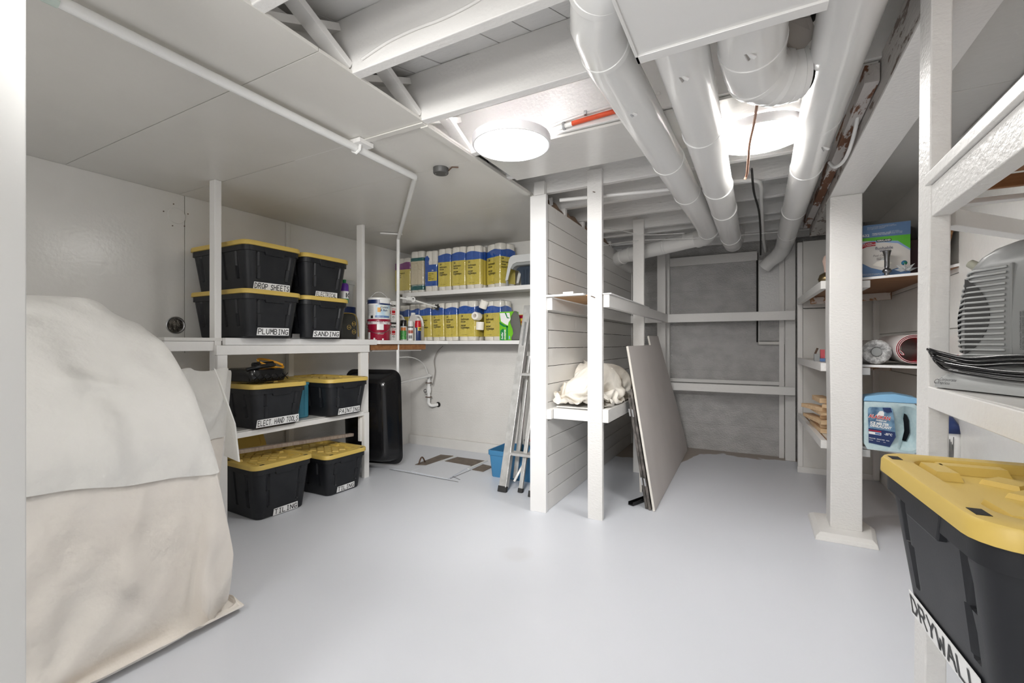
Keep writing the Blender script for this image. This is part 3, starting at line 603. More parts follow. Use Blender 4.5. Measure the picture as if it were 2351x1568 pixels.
tote((xf-.005, 2.272, ZT), 0, 'SANDING', 'black tote labelled SANDING, lower right on the upper deck', H=.300, lw=.215, lx=-.105, lz=.010, lh=.048)
tote((xf-.005, 2.272, ZT+.296), 0, 'ELECTRICAL', 'black tote labelled ELECTRICAL, stacked on the right pair', H=.300, lw=.175, lx=-.085, lz=.002, lh=.044)
tote((-2.735-.32, 1.922, .556), 0, 'ELECT. HAND TOOLS', 'black tote labelled ELECT. HAND TOOLS on the middle shelf under a black tool case', H=.288, lw=.285, lx=-.157, lz=.012, lh=.052)
tote((-2.725-.32, 2.486, .556), 0, 'PAINTING', 'black tote labelled PAINTING on the right of the middle shelf', H=.285, lw=.195, lx=-.09, lz=.010, lh=.048)
tote((-2.66-.32, 1.905, 0), math.radians(-2), 'TILING', 'large scuffed black tote labelled TILING on the floor nearest the covered pile', H=.352, lw=.155, lx=-.065, lz=.004, Wd=.42, lh=.046)
tote((-2.65-.32, 2.40, 0), math.radians(-1), 'TILING', 'smaller black tote labelled TILING on the floor by the bench leg', H=.305, lw=.145, lx=-.075, lz=.012, Wd=.39, lh=.044)
tote((.545, .985, .585), PI+math.radians(3.6), 'DRYWALL', 'big black tote labelled DRYWALL in the right foreground', H=.295, lw=.245, lx=-.148, lz=.006, L=.63, Wd=.43, lh=.047)
# ================================================================= LEFT BENCH
wb = empty('storage_bench', (-3.1, 2.2, 0), 0, 'tall white timber bench with two decks holding the black totes', 'shelf unit')
def wbx(name, m, x0, x1, y0, y1, z0, z1, bev=.002): return box(name, m, x0+3.1, x1+3.1, y0-2.2, y1-2.2, z0, z1, wb, bev)
wbx('upper_deck', panelp, -3.36, -2.867, 1.30, 2.864, 1.118, 1.138)
wbx('tall_post', woodp, -2.924, -2.868, 1.565, 1.605, 0, ZC-.001)
wbx('tall_post', woodp, -2.935, -2.868, 2.733, 2.760, 1.1385, ZC-.001)
wbx('front_trim', trimw, -2.866, -2.832, 1.608, 2.862, 1.094, 1.1385)
wbx('apron_board', woodp, -2.868, -2.838, 1.560, 2.785, 1.034, 1.0925)
wbx('apron_board', woodp, -2.900, -2.870, 1.30, 1.563, 1.06, 1.116)
wbx('leg', woodp, -2.866, -2.840, 1.566, 1.625, 0, 1.033)
wbx('leg', woodp, -2.880, -2.850, 2.697, 2.784, .30, 1.033)
wbx('leg', woodp, -2.848, -2.815, 2.705, 2.757, 0, .536)
wbx('leg', woodp, -3.36, -3.32, 2.385, 2.43, 0, 1.117)
o = wbx('bare_patch', brownw, -2.879, -2.851, 2.7845, 2.788, .94, 1.033); o['label'] = 'bare brown wood edge'
wbx('middle_shelf', panelp, -3.36, -2.845, 1.60, 2.70, .538, .555)
wbx('shelf_rail', woodp, -2.848, -2.818, 1.56, 2.704, .515, .550)
wbx('shelf_rail', woodp, -3.36, -2.85, 2.705, 2.735, .515, .537)
# corner shelves over the alcove
cs = empty('corner_shelf', (-2.3, 3.7, 1.1), 0, 'long white L-shaped corner shelf at eye level, lower of the two', 'shelf')
poly = [(-3.36, 2.868), (-2.805, 2.868), (-2.80, 3.30), (-2.775, 3.42), (-2.70, 3.52), (-2.60, 3.555), (-1.315, 3.575), (-1.315, 3.925), (-3.36, 3.925)]
MB().prism([(a+2.3, b-3.7) for a, b in poly], lambda a, b, w: (a, b, .0+.033*w)).obj('shelf_board', trimw, cs, bev=.002)
bar('bare_cleat', brownw, (-.575, -.88, -.026), (-.52, -.22, -.026), .03, .05, cs)
bar('support_rail', woodp, (-.60, -.84, -.057), (-.55, -.25, -.057), .03, .012, cs)
us = empty('wall_shelf', (-2.2, 3.75, 1.6), 0, 'straight white shelf along the alcove wall, upper of the two', 'shelf')
MB().box(-.95, .885, -.165, .175, .002, .020).obj('shelf_board', trimw, us, bev=.002); MB().box(-.95, .885, -.195, -.166, -.020, .020).obj('front_rail', woodp, us, bev=.002)
MB().box(-1.0, -.951, -.16, .175, -.075, .02).obj('end_cleat', woodp, us, bev=.002)
# ---- tissue packs
def pack(x, y, z, w, d, h, rz, kind, label, lean=0, nl=2, group='wrapped paper roll packs'):
    e = empty('tissue_pack', (x, y, z), rz, label, 'tissue pack', group); e.rotation_euler = (0, lean, rz)
    nd = max(2, round(d/(w/nl)))
    def outline(s, off):
        pts = []; hx, hy = w/2+off, d/2+off
        for (ax, ay, bx_, by_, n_) in ((-1, -1, 1, -1, nl), (1, -1, 1, 1, nd), (1, 1, -1, 1, nl), (-1, 1, -1, -1, nd)):
            K = 8*n_
            for k_ in range(K):
                t = k_/K; g = (1-abs(math.sin(PI*n_*t)))**2*s
                px, py = ax+(bx_-ax)*t, ay+(by_-ay)*t
                inx, iny = (0, 1) if ax != bx_ and ay == by_ else (1, 0)
                pts.append((px*(hx-g*inx-(g*.5 if t == 0 else 0)), py*(hy-g*iny-(g*.5 if t == 0 else 0))))
        return pts
    nr = 4; rings = []
    for i in range(nr):
        for f, ins in ((.0, .006), (.06, .001), (.5, 0), (.94, .001), (1, .006)):
            zz = h*(i+f*.999)/nr; rings.append([(a*(1-ins*2/w), b*(1-ins*2/d), zz) for a, b in outline(.016, 0)])
    MB().loft(rings).obj('paper_rolls', tissue, e, auto=50)
    def band(name, m, z0, z1, wave0=0, wave1=0, off=.0016, ph=0):
        O = outline(.004, off); n = len(O)
        def zz(b, wv): return [b+wv*math.sin(2*PI*k_/n*4+ph) for k_ in range(n)]
        rs = []
        for t in (0, .33, .66, 1):
            za = zz(z0, wave0); zb = zz(z1, wave1); rs.append([(a, b, za[i]*(1-t)+zb[i]*t) for i, (a, b) in enumerate(O)])
        return MB().loft(rs, caps=False).obj(name, m, e, auto=60)
    y0 = -d/2-.0026
    if kind in ('b', 'p', 'big'):
        zt = h*.68 if kind != 'big' else h*.70
        yb = band('yellow_band', tpyel, h*.10, zt); cb = band('coloured_band', tppur if kind == 'p' else tpblue, zt, h*.86, 0, .008, ph=rz*5+x*3)
        if kind == 'p':
            text('bathroom roll\npaper\ntissue', .020, (-w*.25, y0, zt-.045), (1, 0, 0), (0, 0, 1), yb, ink, bold=.02, sx=.7)
        else:
            k_ = min(w, .165)/.155*(1.12 if kind == 'big' else 1)
            for t_, sz, dz in (('24', .028, .030), ('bathroom', .0265, .058), ('tissue', .0265, .079), ('papier', .0265, .112), ('hygiénique', .0265, .133)):
                text(t_, sz*k_, (-w*.34, y0, zt-dz*k_), (1, 0, 0), (0, 0, 1), yb, ink, bold=.022, sx=.80)
            text('12 rolls   rouleaux', .008, (-w*.28, y0, h*.14), (1, 0, 0), (0, 0, 1), yb, ink)
            if kind == 'big':
                text('24', .028, (w/2+.0026, -d*.42, zt-.028), (0, 1, 0), (0, 0, 1), yb, ink, bold=.02)
                text('bathroom\ntissue\npapier hyg', .025, (w/2+.0026, -d*.42, zt-.058), (0, 1, 0), (0, 0, 1), yb, ink, bold=.018, ls=.95, sx=.9)
    elif kind == 'g':
        band('beige_band', tpbeige, h*.19, h*.76); band('green_band', tpgreen, h*.76, h*.84); band('green_band', tpgreen, h*.06, h*.165); band('green_line', tpgreen, h*.178, h*.188)
    elif kind == 'l':
        bb = band('blue_band', tpblue, h*.14, h*.66); yb = plate('yellow_panel', tpyel, rect(w*.74, h*.22), (-w*.22, -d/2-.002, h*.26), (1, 0, 0), (0, 0, 1), .0008, bb)
        text('bathroom\ntissue\npapier\nhygiénique', .017, (-w*.17, y0-.0008, h*.26+h*.165), (1, 0, 0), (0, 0, 1), bb, ink, bold=.015, ls=1.0, sx=.9)
        text('24', .02, (w*.10, y0-.0008, h*.50), (1, 0, 0), (0, 0, 1), bb, whitep, bold=.02)
        plate('blue_swirl', tpblue, [(0, 0), (.05, .0), (.045, .04), (.055, .07), (.03, .10), (.0, .085)], (-w*.48, -d/2-.002, h*.64), (1, 0, 0), (0, 0, 1), .0008, bb)
    O = outline(.004, .004); n = len(O)
    MB().loft([[(a*.97, b*.97, -.0) for a, b in O], [(a, b, .02) for a, b in O], [(a, b, h*.5) for a, b in O], [(a, b, h*.93) for a, b in O], [(a*.96, b*.96, h+.004) for a, b in O], [(a*.5, b*.3, h+.012+.004*math.sin(i)) for i, (a, b) in enumerate(O)]]).obj('clear_wrap', film, e, auto=70)
    return e
ZU = 1.6215
sp = [(-3.235, .205, 'p', .375, 'purple and yellow roll pack at the left end of the upper shelf', 0), (-3.012, .165, 'g', .418, 'beige roll pack with dark green bands on the upper shelf', 0), (-2.838, .150, 'l', .405, 'mostly blue roll pack with a small yellow panel on the upper shelf', .01),
      (-2.672, .155, 'b', .41, 'blue and yellow tissue pack just right of the mostly blue pack', 0), (-2.505, .160, 'b', .412, 'blue and yellow tissue pack in the middle of the upper shelf', 0), (-2.337, .163, 'b', .405, 'blue and yellow tissue pack left of the wide corner-on pack on the upper shelf', 0)]
for x, w, kd, h, lb, ln in sp:
    pack(x, 3.70 if kd != 'p' else 3.74, ZU, w-.004, .22, h, math.radians(2), kd, lb, ln)
pack(-2.115, 3.74, ZU, .205, .19, .415, math.radians(-22), 'big', 'wide tissue pack turned corner-on next to the step stool', 0)
ZL = 1.1345
for i, (x, w, ln, h, lb) in enumerate([(-3.204, .130, 0, .365, 'blue and yellow tissue pack half hidden behind the white jugs'), (-3.067, .132, 0, .372, 'blue and yellow tissue pack behind the right white jug'),
       (-2.920, .150, -.03, .372, 'blue and yellow tissue pack right behind the red and blue spray can'), (-2.762, .145, -.03, .370, 'slightly leaning tissue pack, second from the red and blue can'),
       (-2.606, .150, -.02, .370, 'tissue pack in the middle of the lower shelf, left of the torn pair'), (-2.425, .190, 0, .378, 'tissue pack with a crumpled right edge left of the torn pack')]):
    pack(x, 3.715, ZL, w-.003, .20, h, math.radians(2), 'b', lb, ln)
tp = pack(-2.165, 3.765, ZL, .225, .16, .372, math.radians(-14), 'big', 'torn-open tissue pack with loose rolls beside the green box', 0)
for i, (x, z, a) in enumerate(((-2.270, ZL+.305, .5), (-2.300, ZL+.225, 1.5), (-2.300, ZL+.10, .1))):
    e = empty('paper_roll', (x, 3.655 if i != 1 else 3.645, z), 0, ['loose white roll tilted at the top of the torn pack', 'loose white roll end-on in the tear of the pack', 'loose white roll low in the tear of the pack'][i], 'paper roll', 'loose paper rolls')
    e.rotation_euler = (a if i == 1 else 0, a*.8 if i != 1 else 0, 0)
    MB().lathe([(.018, 0), (.036, .001), (.038, .006), (.038, .072), (.036, .077), (.018, .078)], seg=24, caps=False).obj('roll', tissue, e, auto=40); MB().lathe([(.018, .078), (.017, .03), (.018, 0)], seg=20, caps=False).obj('core', cream, e, smooth=True)
# green sweeper box, grey pad, small carton
def carton(name, loc, rz, w, d, h, m, label, cat='box', bev=.001):
    e = empty(name, loc, rz, label, cat); MB().box(-w/2, w/2, -d/2, d/2, 0, h).obj('carton_body', m, e, bev=bev); return e
gb = carton('cloth_box', (-1.985, 3.66, ZL), math.radians(0), .155, .08, .262, greenl, 'bright green and white cleaning cloth box on the lower shelf')
y0 = -.0412
pl = plate('white_print', whitep, [(.002, .25), (.105, .25), (.115, .19), (.095, .165), (.088, .135), (.055, .15), (.015, .175)], (-.0775, y0+.0006, 0), (1, 0, 0), (0, 0, 1), .0006, gb)
plate('green_ring', dgreen, [(.055, .25), (.07, .25), (.085, .21), (.105, .205), (.105, .20), (.08, .20)], (-.0775, y0, 0), (1, 0, 0), (0, 0, 1), .0006, gb)
plate('green_swoosh', dgreen, [(.0, .17), (.05, .14), (.09, .128), (.09, .118), (.04, .125), (.0, .15)], (-.0775, y0, 0), (1, 0, 0), (0, 0, 1), .0006, gb)
plate('dark_panel', dgreen, [(.01, .0), (.05, .0), (.055, .08), (.04, .11), (.01, .09)], (-.0775, y0, 0), (1, 0, 0), (0, 0, 1), .0006, gb)
plate('dark_panel', dgreen, rect(.016, .125), (-.006, y0, .003), (1, 0, 0), (0, 0, 1), .0006, gb)
text('Swiffer', .024, (-.040, y0-.001, .008), (0, 0, 1), (-1, 0, 0), gb, whitep, bold=.03, shear=.2)
text('SWEEPER', .022, (-.012, y0-.001, .008), (0, 0, 1), (-1, 0, 0), gb, whitep, bold=.03)
plate('bottle_print', lblue, rect(.012, .03), (.02, y0, .01), (1, 0, 0), (0, 0, 1), .0006, gb)
e = empty('grey_pad', (-1.882, 3.605, ZL), 0, 'dark grey crumpled filter pad leaning on the green box', 'pad')
R = []
for i, (z, a, b) in enumerate(((0, .055, .02), (.02, .062, .022), (.06, .04, .016), (.10, .045, .018), (.16, .052, .018), (.22, .04, .014), (.262, .010, .006))):
    R.append([(a*math.cos(2*PI*k/16)+(-.01 if z > .1 else .01)+.02*(z > .2)*0, b*math.sin(2*PI*k/16)+.004*math.sin(k*2.3+i), z) for k in range(16)])
MB().loft(R).obj('pad_body', greycl, e, smooth=True)
bx = carton('glue_box', (-1.838, 3.73, ZL), 0, .12, .09, .235, simple('yellow_carton', (.72, .50, .06)), 'yellow carton with a red print behind the ladder top on the lower shelf')
plate('brown_top', maroon, rect(.11, .03), (-.06, -.0456, .20), (1, 0, 0), (0, 0, 1), .0006, bx); plate('red_print', redp, [(.0, .01), (.02, .03), (.06, .035), (.075, .02), (.06, 0), (.02, 0)], (-.04, -.0458, .155), (1, 0, 0), (0, 0, 1), .0006, bx)
plate('white_panel', whitep, rect(.12, .09), (-.06, -.0454, .0), (1, 0, 0), (0, 0, 1), .0004, bx); text('M', .06, (-.045, -.047, .095), (1, 0, 0), (0, 0, 1), bx, ink, bold=.03); text('O', .035, (-.045, -.047, .055), (1, 0, 0), (0, 0, 1), bx, redp, bold=.04)
# ---- step stool
st = empty('step_stool', (-1.745, 3.70, ZU), 0, 'light grey plastic step stool with dark grey legs on the upper shelf', 'stool')
H2 = .275; CXs = .022
def arch(o): return [(-.255+o, .055), (-.232+o*.6, .18), (-.222+o*.5, .235), (-.205, .262), (-.175, .274), (.175, .274), (.205, .262), (.222-o*.5, .235), (.232-o*.6, .18), (.255-o, .055)]
outer = [(-.262, .052), (-.236, .18), (-.226, .236), (-.208, .264), (-.178, .275), (.178, .275), (.208, .264), (.226, .236), (.236, .18), (.262, .052), (.238, .056), (.208, .160), (.185, .195), (.150, .208), (-.150, .208), (-.185, .195), (-.208, .160), (-.238, .056)]
for y0_, nm in ((-.115, 'front_panel'), (.100, 'rear_panel')): MB().prism(outer, lambda a, b, w: (a+CXs, y0_+.014*w, b)).obj(nm, lightgrey, st, bev=.003)
MB().prism([(-.225, .236), (-.207, .263), (-.177, .274), (.177, .274), (.207, .263), (.225, .236)], lambda a, b, w: (a+CXs, -.10+.199*w, b)).obj('top', lightgrey, st, bev=.003)
MB().prism([(-.207, .160), (-.184, .194), (-.150, .207), (.150, .207), (.184, .194), (.207, .160), (.192, .150), (.172, .172), (.145, .182), (-.145, .182), (-.172, .172), (-.192, .150)], lambda a, b, w: (a+CXs, -.108+.20*w, b)).obj('inner_rim', greypd, st, bev=.001)
MB().prism([(-.165, .181), (.165, .181), (.14, .160), (.06, .150), (.035, .115), (.032, .0), (-.048, .0), (-.052, .115), (-.075, .150), (-.14, .160)], lambda a, b, w: (a+CXs-.09, -.04+.02*w, b)).obj('folding_leg', navy, st, bev=.002)
for x in (-.02, .01): MB().box(CXs-.09+x-.012, CXs-.09+x+.004, -.048, -.041, .002, .15).obj('leg_rib', navy, st)
for s_ in (-1, 1): MB().prism([(s_*.258, .052), (s_*.240, .052), (s_*.238, 0), (s_*.254, 0)], lambda a, b, w: (a+CXs, -.112+.02*w, b)).obj('foot', greypd, st, bev=.002)
# ---- pails, cans, bottles on the left of the corner shelf
def curved(c, r, a0, a1, z0, z1, name, m, parent, n=14, dz=0, off=.0008):
    """strip of printed label wrapped on a cylinder"""
    mb = MB(); V = []
    for i in range(n+1):
        a = a0+(a1-a0)*i/n
        for z in (z0+dz*math.sin(PI*i/n), z1+dz*math.sin(PI*i/n)): V.append((c[0]+(r+off)*math.cos(a), c[1]+(r+off)*math.sin(a), z))
    return mb.add(V, [(2*i, 2*i+2, 2*i+3, 2*i+1) for i in range(n)]).obj(name, m, parent, smooth=True)
def ctext(txt, size, r, a0, z, parent, m, **k):
    return text(txt, size, (0, 0, 0), (1, 0, 0), (0, 0, 1), parent, m, wrap=lambda a, b: ((r+.0022)*math.cos(a0+a/r), (r+.0022)*math.sin(a0+a/r), z+b), **k)
VA = math.radians(-47)       # direction from the shelf corner to the camera
def pail(loc, r, h, bm, label, handle=True, rim=None, hang=True):
    e = empty('paint_pail', loc, 0, label, 'paint pail')
    MB().lathe([(r*.95, 0), (r*.96, .003), (r, h-.02), (r+.004, h-.018), (r+.004, h-.006), (r, h), (r*.93, h), (r*.92, h-.006), (.0, h-.006)], seg=40, caps=False).obj('pail_body', bm, e, auto=30)
    for s in (-1, 1):
        a = VA+s*PI*.5; MB().tube([(r*math.cos(a), r*math.sin(a), h*.78), ((r+.008)*math.cos(a), (r+.008)*math.sin(a), h*.78)], .010, 10).obj('ear', bm, e)
    P = []
    for i in range(13):
        t = i/12; a = VA+PI*(t-.5); rr = r+.010
        drop = math.sin(PI*t)
        P.append((rr*math.cos(a), rr*math.sin(a), h*.78-.085*drop) if hang else ((r+.008)*math.cos(VA-PI/2)*(1-2*t), (r+.008)*math.sin(VA-PI/2)*(1-2*t), h*.78+.10*drop))
    MB().tube(P, .002, 6).obj('wire_handle', steel, e, smooth=True)
    return e
PX, PY = -2.96, 3.015
e = pail((PX, PY, ZL), .098, .185, maroon, 'red-labelled paint pail at the bottom of the pail stack')
curved((0, 0, 0), .0975, VA-1.5, VA+1.5, .14, .172, 'white_drips', mat('paint_spill', (.74, .72, .72), .5, noisecol=(.35, .22, .25), nscale=30), e)
p_ = curved((0, 0, 0), .0975, VA-.15, VA+.45, .09, .14, 'white_patch', whitep, e); curved((0, 0, 0), .0975, VA-1.2, VA-.8, .01, .07, 'bar_code', whitep, e)
ctext('LATEX PAINT\nSEMI GLOSS', .010, .0975, VA-.1, .06, e, tissue); curved((0, 0, 0), .0975, VA-.45, VA-.30, .0, .02, 'white_tab', whitep, e); curved((0, 0, 0), .0975, VA+.3, VA+.45, .0, .015, 'white_tab', whitep, e)
e = pail((PX+.003, PY-.003, ZL+.1855), .098, .188, whitep, 'white and blue paint pail on top of the pail stack', hang=False)
curved((0, 0, 0), .0985, VA-1.5, VA+.1, .135, .176, 'navy_band', dblue, e); curved((0, 0, 0), .0985, VA-.1, VA+1.5, .128, .142, 'navy_band', dblue, e, dz=-.004)
b = curved((0, 0, 0), .098, VA-.25, VA+1.3, .02, .125, 'sky_print', mat('sky_print', (.42, .60, .76), .4, noisecol=(.72, .76, .72), nscale=18), e)
curved((0, 0, 0), .0983, VA-.1, VA+.18, .06, .10, 'orange_fruit', orange, e); curved((0, 0, 0), .0983, VA-.30, VA+1.1, .012, .030, 'blue_strip', bluel, e)
ctext('Cuisine\n& Bain', .026, .098, VA+.12, .095, e, dblue, bold=.01, shear=.2); ctext('ACRYLIC LATEX', .009, .098, VA-.2, .017, e, whitep)
for k in range(9): curved((0, 0, 0), .0980, VA-1.25, VA-.45, .035+k*.010, .037+k*.010, 'small_print', greyp, e, n=5)
curved((0, 0, 0), .0980, VA-.75, VA-.5, .006, .03, 'bar_code', ink, e, n=4)
def can(loc, r, h, label, dark_lid):
    e = empty('paint_can', loc, 0, label, 'paint can', 'stacked red-printed paint cans')
    MB().lathe([(r, 0), (r, h-.012), (r+.002, h-.010), (r+.002, h-.002), (r-.004, h), (r-.010, h-.005), (0, h-.005)], seg=40, caps=False).obj('can_body', whitep, e, auto=30)
    if dark_lid: curved((0, 0, 0), r, 0, 2*PI, h-.030, h-.012, 'black_band', ink, e, n=40)
    a = VA-.02
    ctext('TREMCLAD', .024, r, a, h-.062 if dark_lid else h-.052, e, ink, bold=.03)
    ctext('METALLIC', .010, r, a+.32, h-.078, e, redp, bold=.03)
    curved((0, 0, 0), r, VA+.30, VA+.72, h-.115, h-.088, 'red_machine', redp, e, n=5); curved((0, 0, 0), r, VA-.05, VA+.22, h-.122, h-.09, 'red_flower', simple('pale_red', (.75, .35, .33)), e, n=5)
    curved((0, 0, 0), r, VA+.28, VA+.72, h-.128, h-.121, 'red_line', redp, e, n=5)
    ctext('O', .030, r, VA+.34, .025, e, ink); ctext('T', .014, r, VA+.395, .031, e, ink, bold=.03); ctext('3.78L', .007, r, VA+.34, .010, e, ink)
    return e
can((-3.035, 3.225, ZL), .082, .180, 'white paint can with red machine print, lower of two beside the thin pipe', True)
can((-3.035, 3.225, ZL+.1805), .082, .186, 'white paint can with red machine print, upper of two beside the thin pipe', False)
def spray(loc, r, h, capc, body, label, capH=.055):
    e = empty('spray_can', loc, 0, label, 'spray can', 'spray cans on the corner shelf')
    MB().lathe([(r*.96, 0), (r, .004), (r, h-capH-.012), (r*.92, h-capH-.003), (r*.8, h-capH)], seg=28).obj('can_body', body, e, auto=35)
    MB().lathe([(r*.93, h-capH-.003), (r*.93, h-.006), (r*.86, h), (0, h)], seg=28, caps=False).obj('cap', capc, e, auto=35)
    return e
e = spray((-2.975, 3.355, ZL), .033, .195, blackg, simple('silver_can', (.62, .63, .62), .35), 'black-capped spray can with a green leafy print')
curved((0, 0, 0), .033, VA-1.2, VA+.9, .01, .095, 'green_print', mat('leaf_print', (.02, .20, .04), .4, noisecol=(.12, .42, .10), nscale=90), e); curved((0, 0, 0), .0332, VA-.8, VA+.6, .095, .125, 'orange_oval', mat('orange_print', (.55, .16, .03), .4), e, off=.0012)
e = spray((-2.948, 3.425, ZL), .028, .190, whitep, whitep, 'white-capped spray can between the green-print can and the jugs')
curved((0, 0, 0), .028, VA-1, VA+1, .125, .135, 'black_line', ink, e); curved((0, 0, 0), .028, VA-.9, VA+.9, .07, .10, 'red_print', mat('red_print', (.45, .12, .08), .4), e); curved((0, 0, 0), .028, VA-.7, VA+.5, .02, .05, 'grey_print', greyp, e)
e = spray((-2.852, 3.420, ZL), .030, .190, redp, dblue, 'red, yellow and dark blue spray can with a white tip', .02)
curved((0, 0, 0), .030, VA-1.5, VA+1.5, .125, .168, 'red_band', redp, e); curved((0, 0, 0), .0302, VA-.1, VA+1.4, .095, .128, 'yellow_panel', simple('yellow_print', (.75, .55, .05)), e, off=.0012); ctext('W', .03, .0306, VA+.15, .100, e, ink, bold=.04)
curved((0, 0, 0), .0302, VA-1.4, VA-.7, .0, .12, 'silver_strip', lightgrey, e, off=.001); MB().lathe([(.010, .185), (.010, .2), (.006, .212), (0, .212)], seg=12, caps=False).obj('nozzle', whitep, e)
def jug(loc, rz, label):
    e = empty('plastic_jug', loc, rz, label, 'jug', 'white plastic jugs')
    R = [[(x*s, y*s, z) for x, y in rrect(.075, .05, .025, 4, .05)] for z, s in ((0, .94), (.008, 1), (.17, 1), (.215, .82))]
    R.append([(x*.28-.03, y*.4, .25) for x, y in rrect(.075, .05, .025, 4, .05)]); R.append([(x*.27-.03, y*.4, .262) for x, y in rrect(.075, .05, .025, 4, .05)])
    MB().loft(R).obj('jug_body', mat('cloudy_white_plastic', (.66, .64, .62), .35), e, auto=50); MB().tube(smooth_path([(-.01, 0, .248), (.04, 0, .245), (.07, 0, .20), (.078, 0, .14)], 5), .010, 8).obj('handle', whitep, e, smooth=True)
    MB().lathe([(.022, .255), (.022, .275), (.019, .279), (0, .279)], (-.03, 0, 0), 20, False).obj('cap', whitep, e, auto=40)
jug((-3.13, 3.45, ZL), math.radians(8), 'white plastic jug nearly hidden behind the thin pipe'); jug((-2.975, 3.535, ZL), math.radians(12), 'white plastic jug with a curved handle behind the spray cans')
# items right of the stacked totes
e = empty('tool_case', (-3.02, 2.60, ZT), 0, 'small black and gold equipment case behind the SANDING tote', 'case')
MB().loft([[(x*s, y*s, z) for x, y in rrect(.15, .085, .02, 4, .05)] for z, s in ((0, .97), (.01, 1), (.12, 1), (.20, .93), (.215, .86))]).obj('case_body', mat('black_case', (.02, .02, .018), .45), e, auto=40)
MB().tube(smooth_path([(.152, -.07, .205), (.156, .03, .205), (.158, .07, .16), (.156, .086, .02)], 5), .004, 6).obj('gold_edge', gold, e)
for y, z in ((-.005, .095), (.045, .125), (.045, .06)): MB().tube([(.1500, y+.018*math.cos(a), z+.018*math.sin(a)) for a in [2*PI*k/16 for k in range(16)]], .0016, 5, closed=True).obj('gold_ring', gold, e); MB().tube([(.1495, y, z), (.1515, y, z)], .007, 10).obj('gold_icon', gold, e)
e = empty('plastic_bucket', (-3.24, 2.845, ZT), 0, 'grey-white lidded bucket behind the post, lower one', 'bucket')
MB().lathe([(.10, 0), (.112, .26), (.118, .262), (.118, .29), (.11, .296), (0, .296)], seg=32, caps=False).obj('bucket_body', lightgrey, e, auto=35)
curved((0, 0, 0), .112, -PI, PI, .235, .288, 'navy_band', dblue, e, n=40, off=.0075)
e = empty('plastic_bucket', (-3.235, 2.84, ZT+.297), 0, 'white bucket with a grey lid on top of the lower bucket', 'bucket')
MB().lathe([(.092, 0), (.100, .185), (.112, .19), (.113, .215), (.108, .222), (0, .222)], seg=32, caps=False).obj('bucket_body', lightgrey, e, auto=35)
e = empty('glue_bottle', (-2.93, 2.600, ZT+.297), 0, 'dark green bottle with white letters peeking past the ELECTRICAL tote', 'bottle')
MB().lathe([(.03, 0), (.033, .003), (.033, .12), (.02, .15), (.014, .16), (.014, .185), (0, .185)], seg=24, caps=False).obj('bottle_body', dgreen, e, auto=35)
MB().lathe([(.034, .03), (.034, .09)], seg=24, caps=False).obj('label_band', whitep, e, smooth=True); ctext('IC', .05, .034, -.45, .04, e, ink, bold=.03); MB().lathe([(.034, .09), (.0335, .14), (.024, .155)], seg=24, caps=False).obj('purple_sleeve', simple('purple', (.10, .02, .28)), e, smooth=True)
e = empty('metal_block', (-2.84, 2.075, ZT), 0, 'little metal block on the deck between the PLUMBING and SANDING totes', 'block'); MB().box(-.03, .03, -.030, .030, 0, .032).obj('block_body', steel, e, bev=.003)

# ---- things under and beside the bench
tc = empty('tool_case', (-2.95, 1.87, .856), math.radians(2), 'glossy black tool case lying on the ELECT. HAND TOOLS lid', 'case')
MB().loft([[(x*s, y*s, z) for x, y in rrect(.15, .13, .03, 4, .05)] for z, s in ((0, .93), (.03, 1), (.05, 1), (.075, .95), (.085, .8))]).obj('case_body', blackg, tc, auto=40)
for i in range(5): MB().bar((.152, -.11+i*.05, .01), (.152, -.07+i*.05, .05), .004, .004).obj('rib', blackg, tc); MB().bar((.152, -.07+i*.05, .01), (.152, -.11+i*.05, .05), .004, .004).obj('rib', blackg, tc)
MB().tube(smooth_path([(.10, -.13, .08), (.13, -.05, .10), (.11, .06, .105)], 5), .012, 8).obj('carry_handle', blackg, tc, smooth=True)
t2 = empty('lamp_stand', (-2.90, 1.88, .942), 0, 'black clamp holder lying on top of the black tool case', 'holder')
MB().tube([(0, -.06, .02), (0, .08, .025)], .017, 12).obj('barrel', blackg, t2, auto=40); MB().tube([(-.03, -.04, .015), (.02, -.02, .035)], .012, 8).obj('knob', rubber, t2)
P = [(-2.90+.012*math.sin(2*PI*k/24), 1.955+.095*math.cos(2*PI*k/24), .968+.028*math.sin(2*PI*k/24)*1.0) for k in range(24)]
mb = MB().tube(P, .0055, 8, closed=True); mb.tube([(p[0]+.006, p[1]*1-.004, p[2]+.007) for p in P], .0055, 8, closed=True)
top('cord_loop', orange, MB().tube([(-2.90+(.05+.004*(k//24))*math.sin(2*PI*k/24), 1.945+(.085+.003*(k//24))*math.cos(2*PI*k/24), .962+.030*math.cos(2*PI*k/24+2.2)+.006*(k/24)) for k in range(49)], .0052, 8), 'orange cord coiled in a loop over the black tool case', 'cord', smooth=True)
e = empty('teal_bin', (-3.12, 2.205, .556), 0, 'teal plastic bin between the two totes on the middle shelf', 'bin')
MB().loft([[(x*s, y*s, z) for x, y in rrect(.20, .062, .02, 4, .05)] for z, s in ((0, .95), (.01, 1), (.24, 1.0), (.245, 1.03), (.262, 1.03), (.262, .95))]).obj('bin_body', tealbin, e, auto=40)
for y in (-.02, .02): MB().box(.198, .204, y-.004, y+.004, .02, .22).obj('rib', tealbin, e)
lth = bar('timber_lath', oldwood, (-2.90, 1.665, .418), (-2.93, 2.68, .352), .04, .024, None); tag(lth, 'grey weathered lath lying across the two TILING totes', 'board')
e = empty('spare_lid', (-3.24, 1.93, .385), 0, 'spare yellow lid propped behind the weathered lath', 'lid'); e.rotation_euler = (0, math.radians(62), math.radians(3))
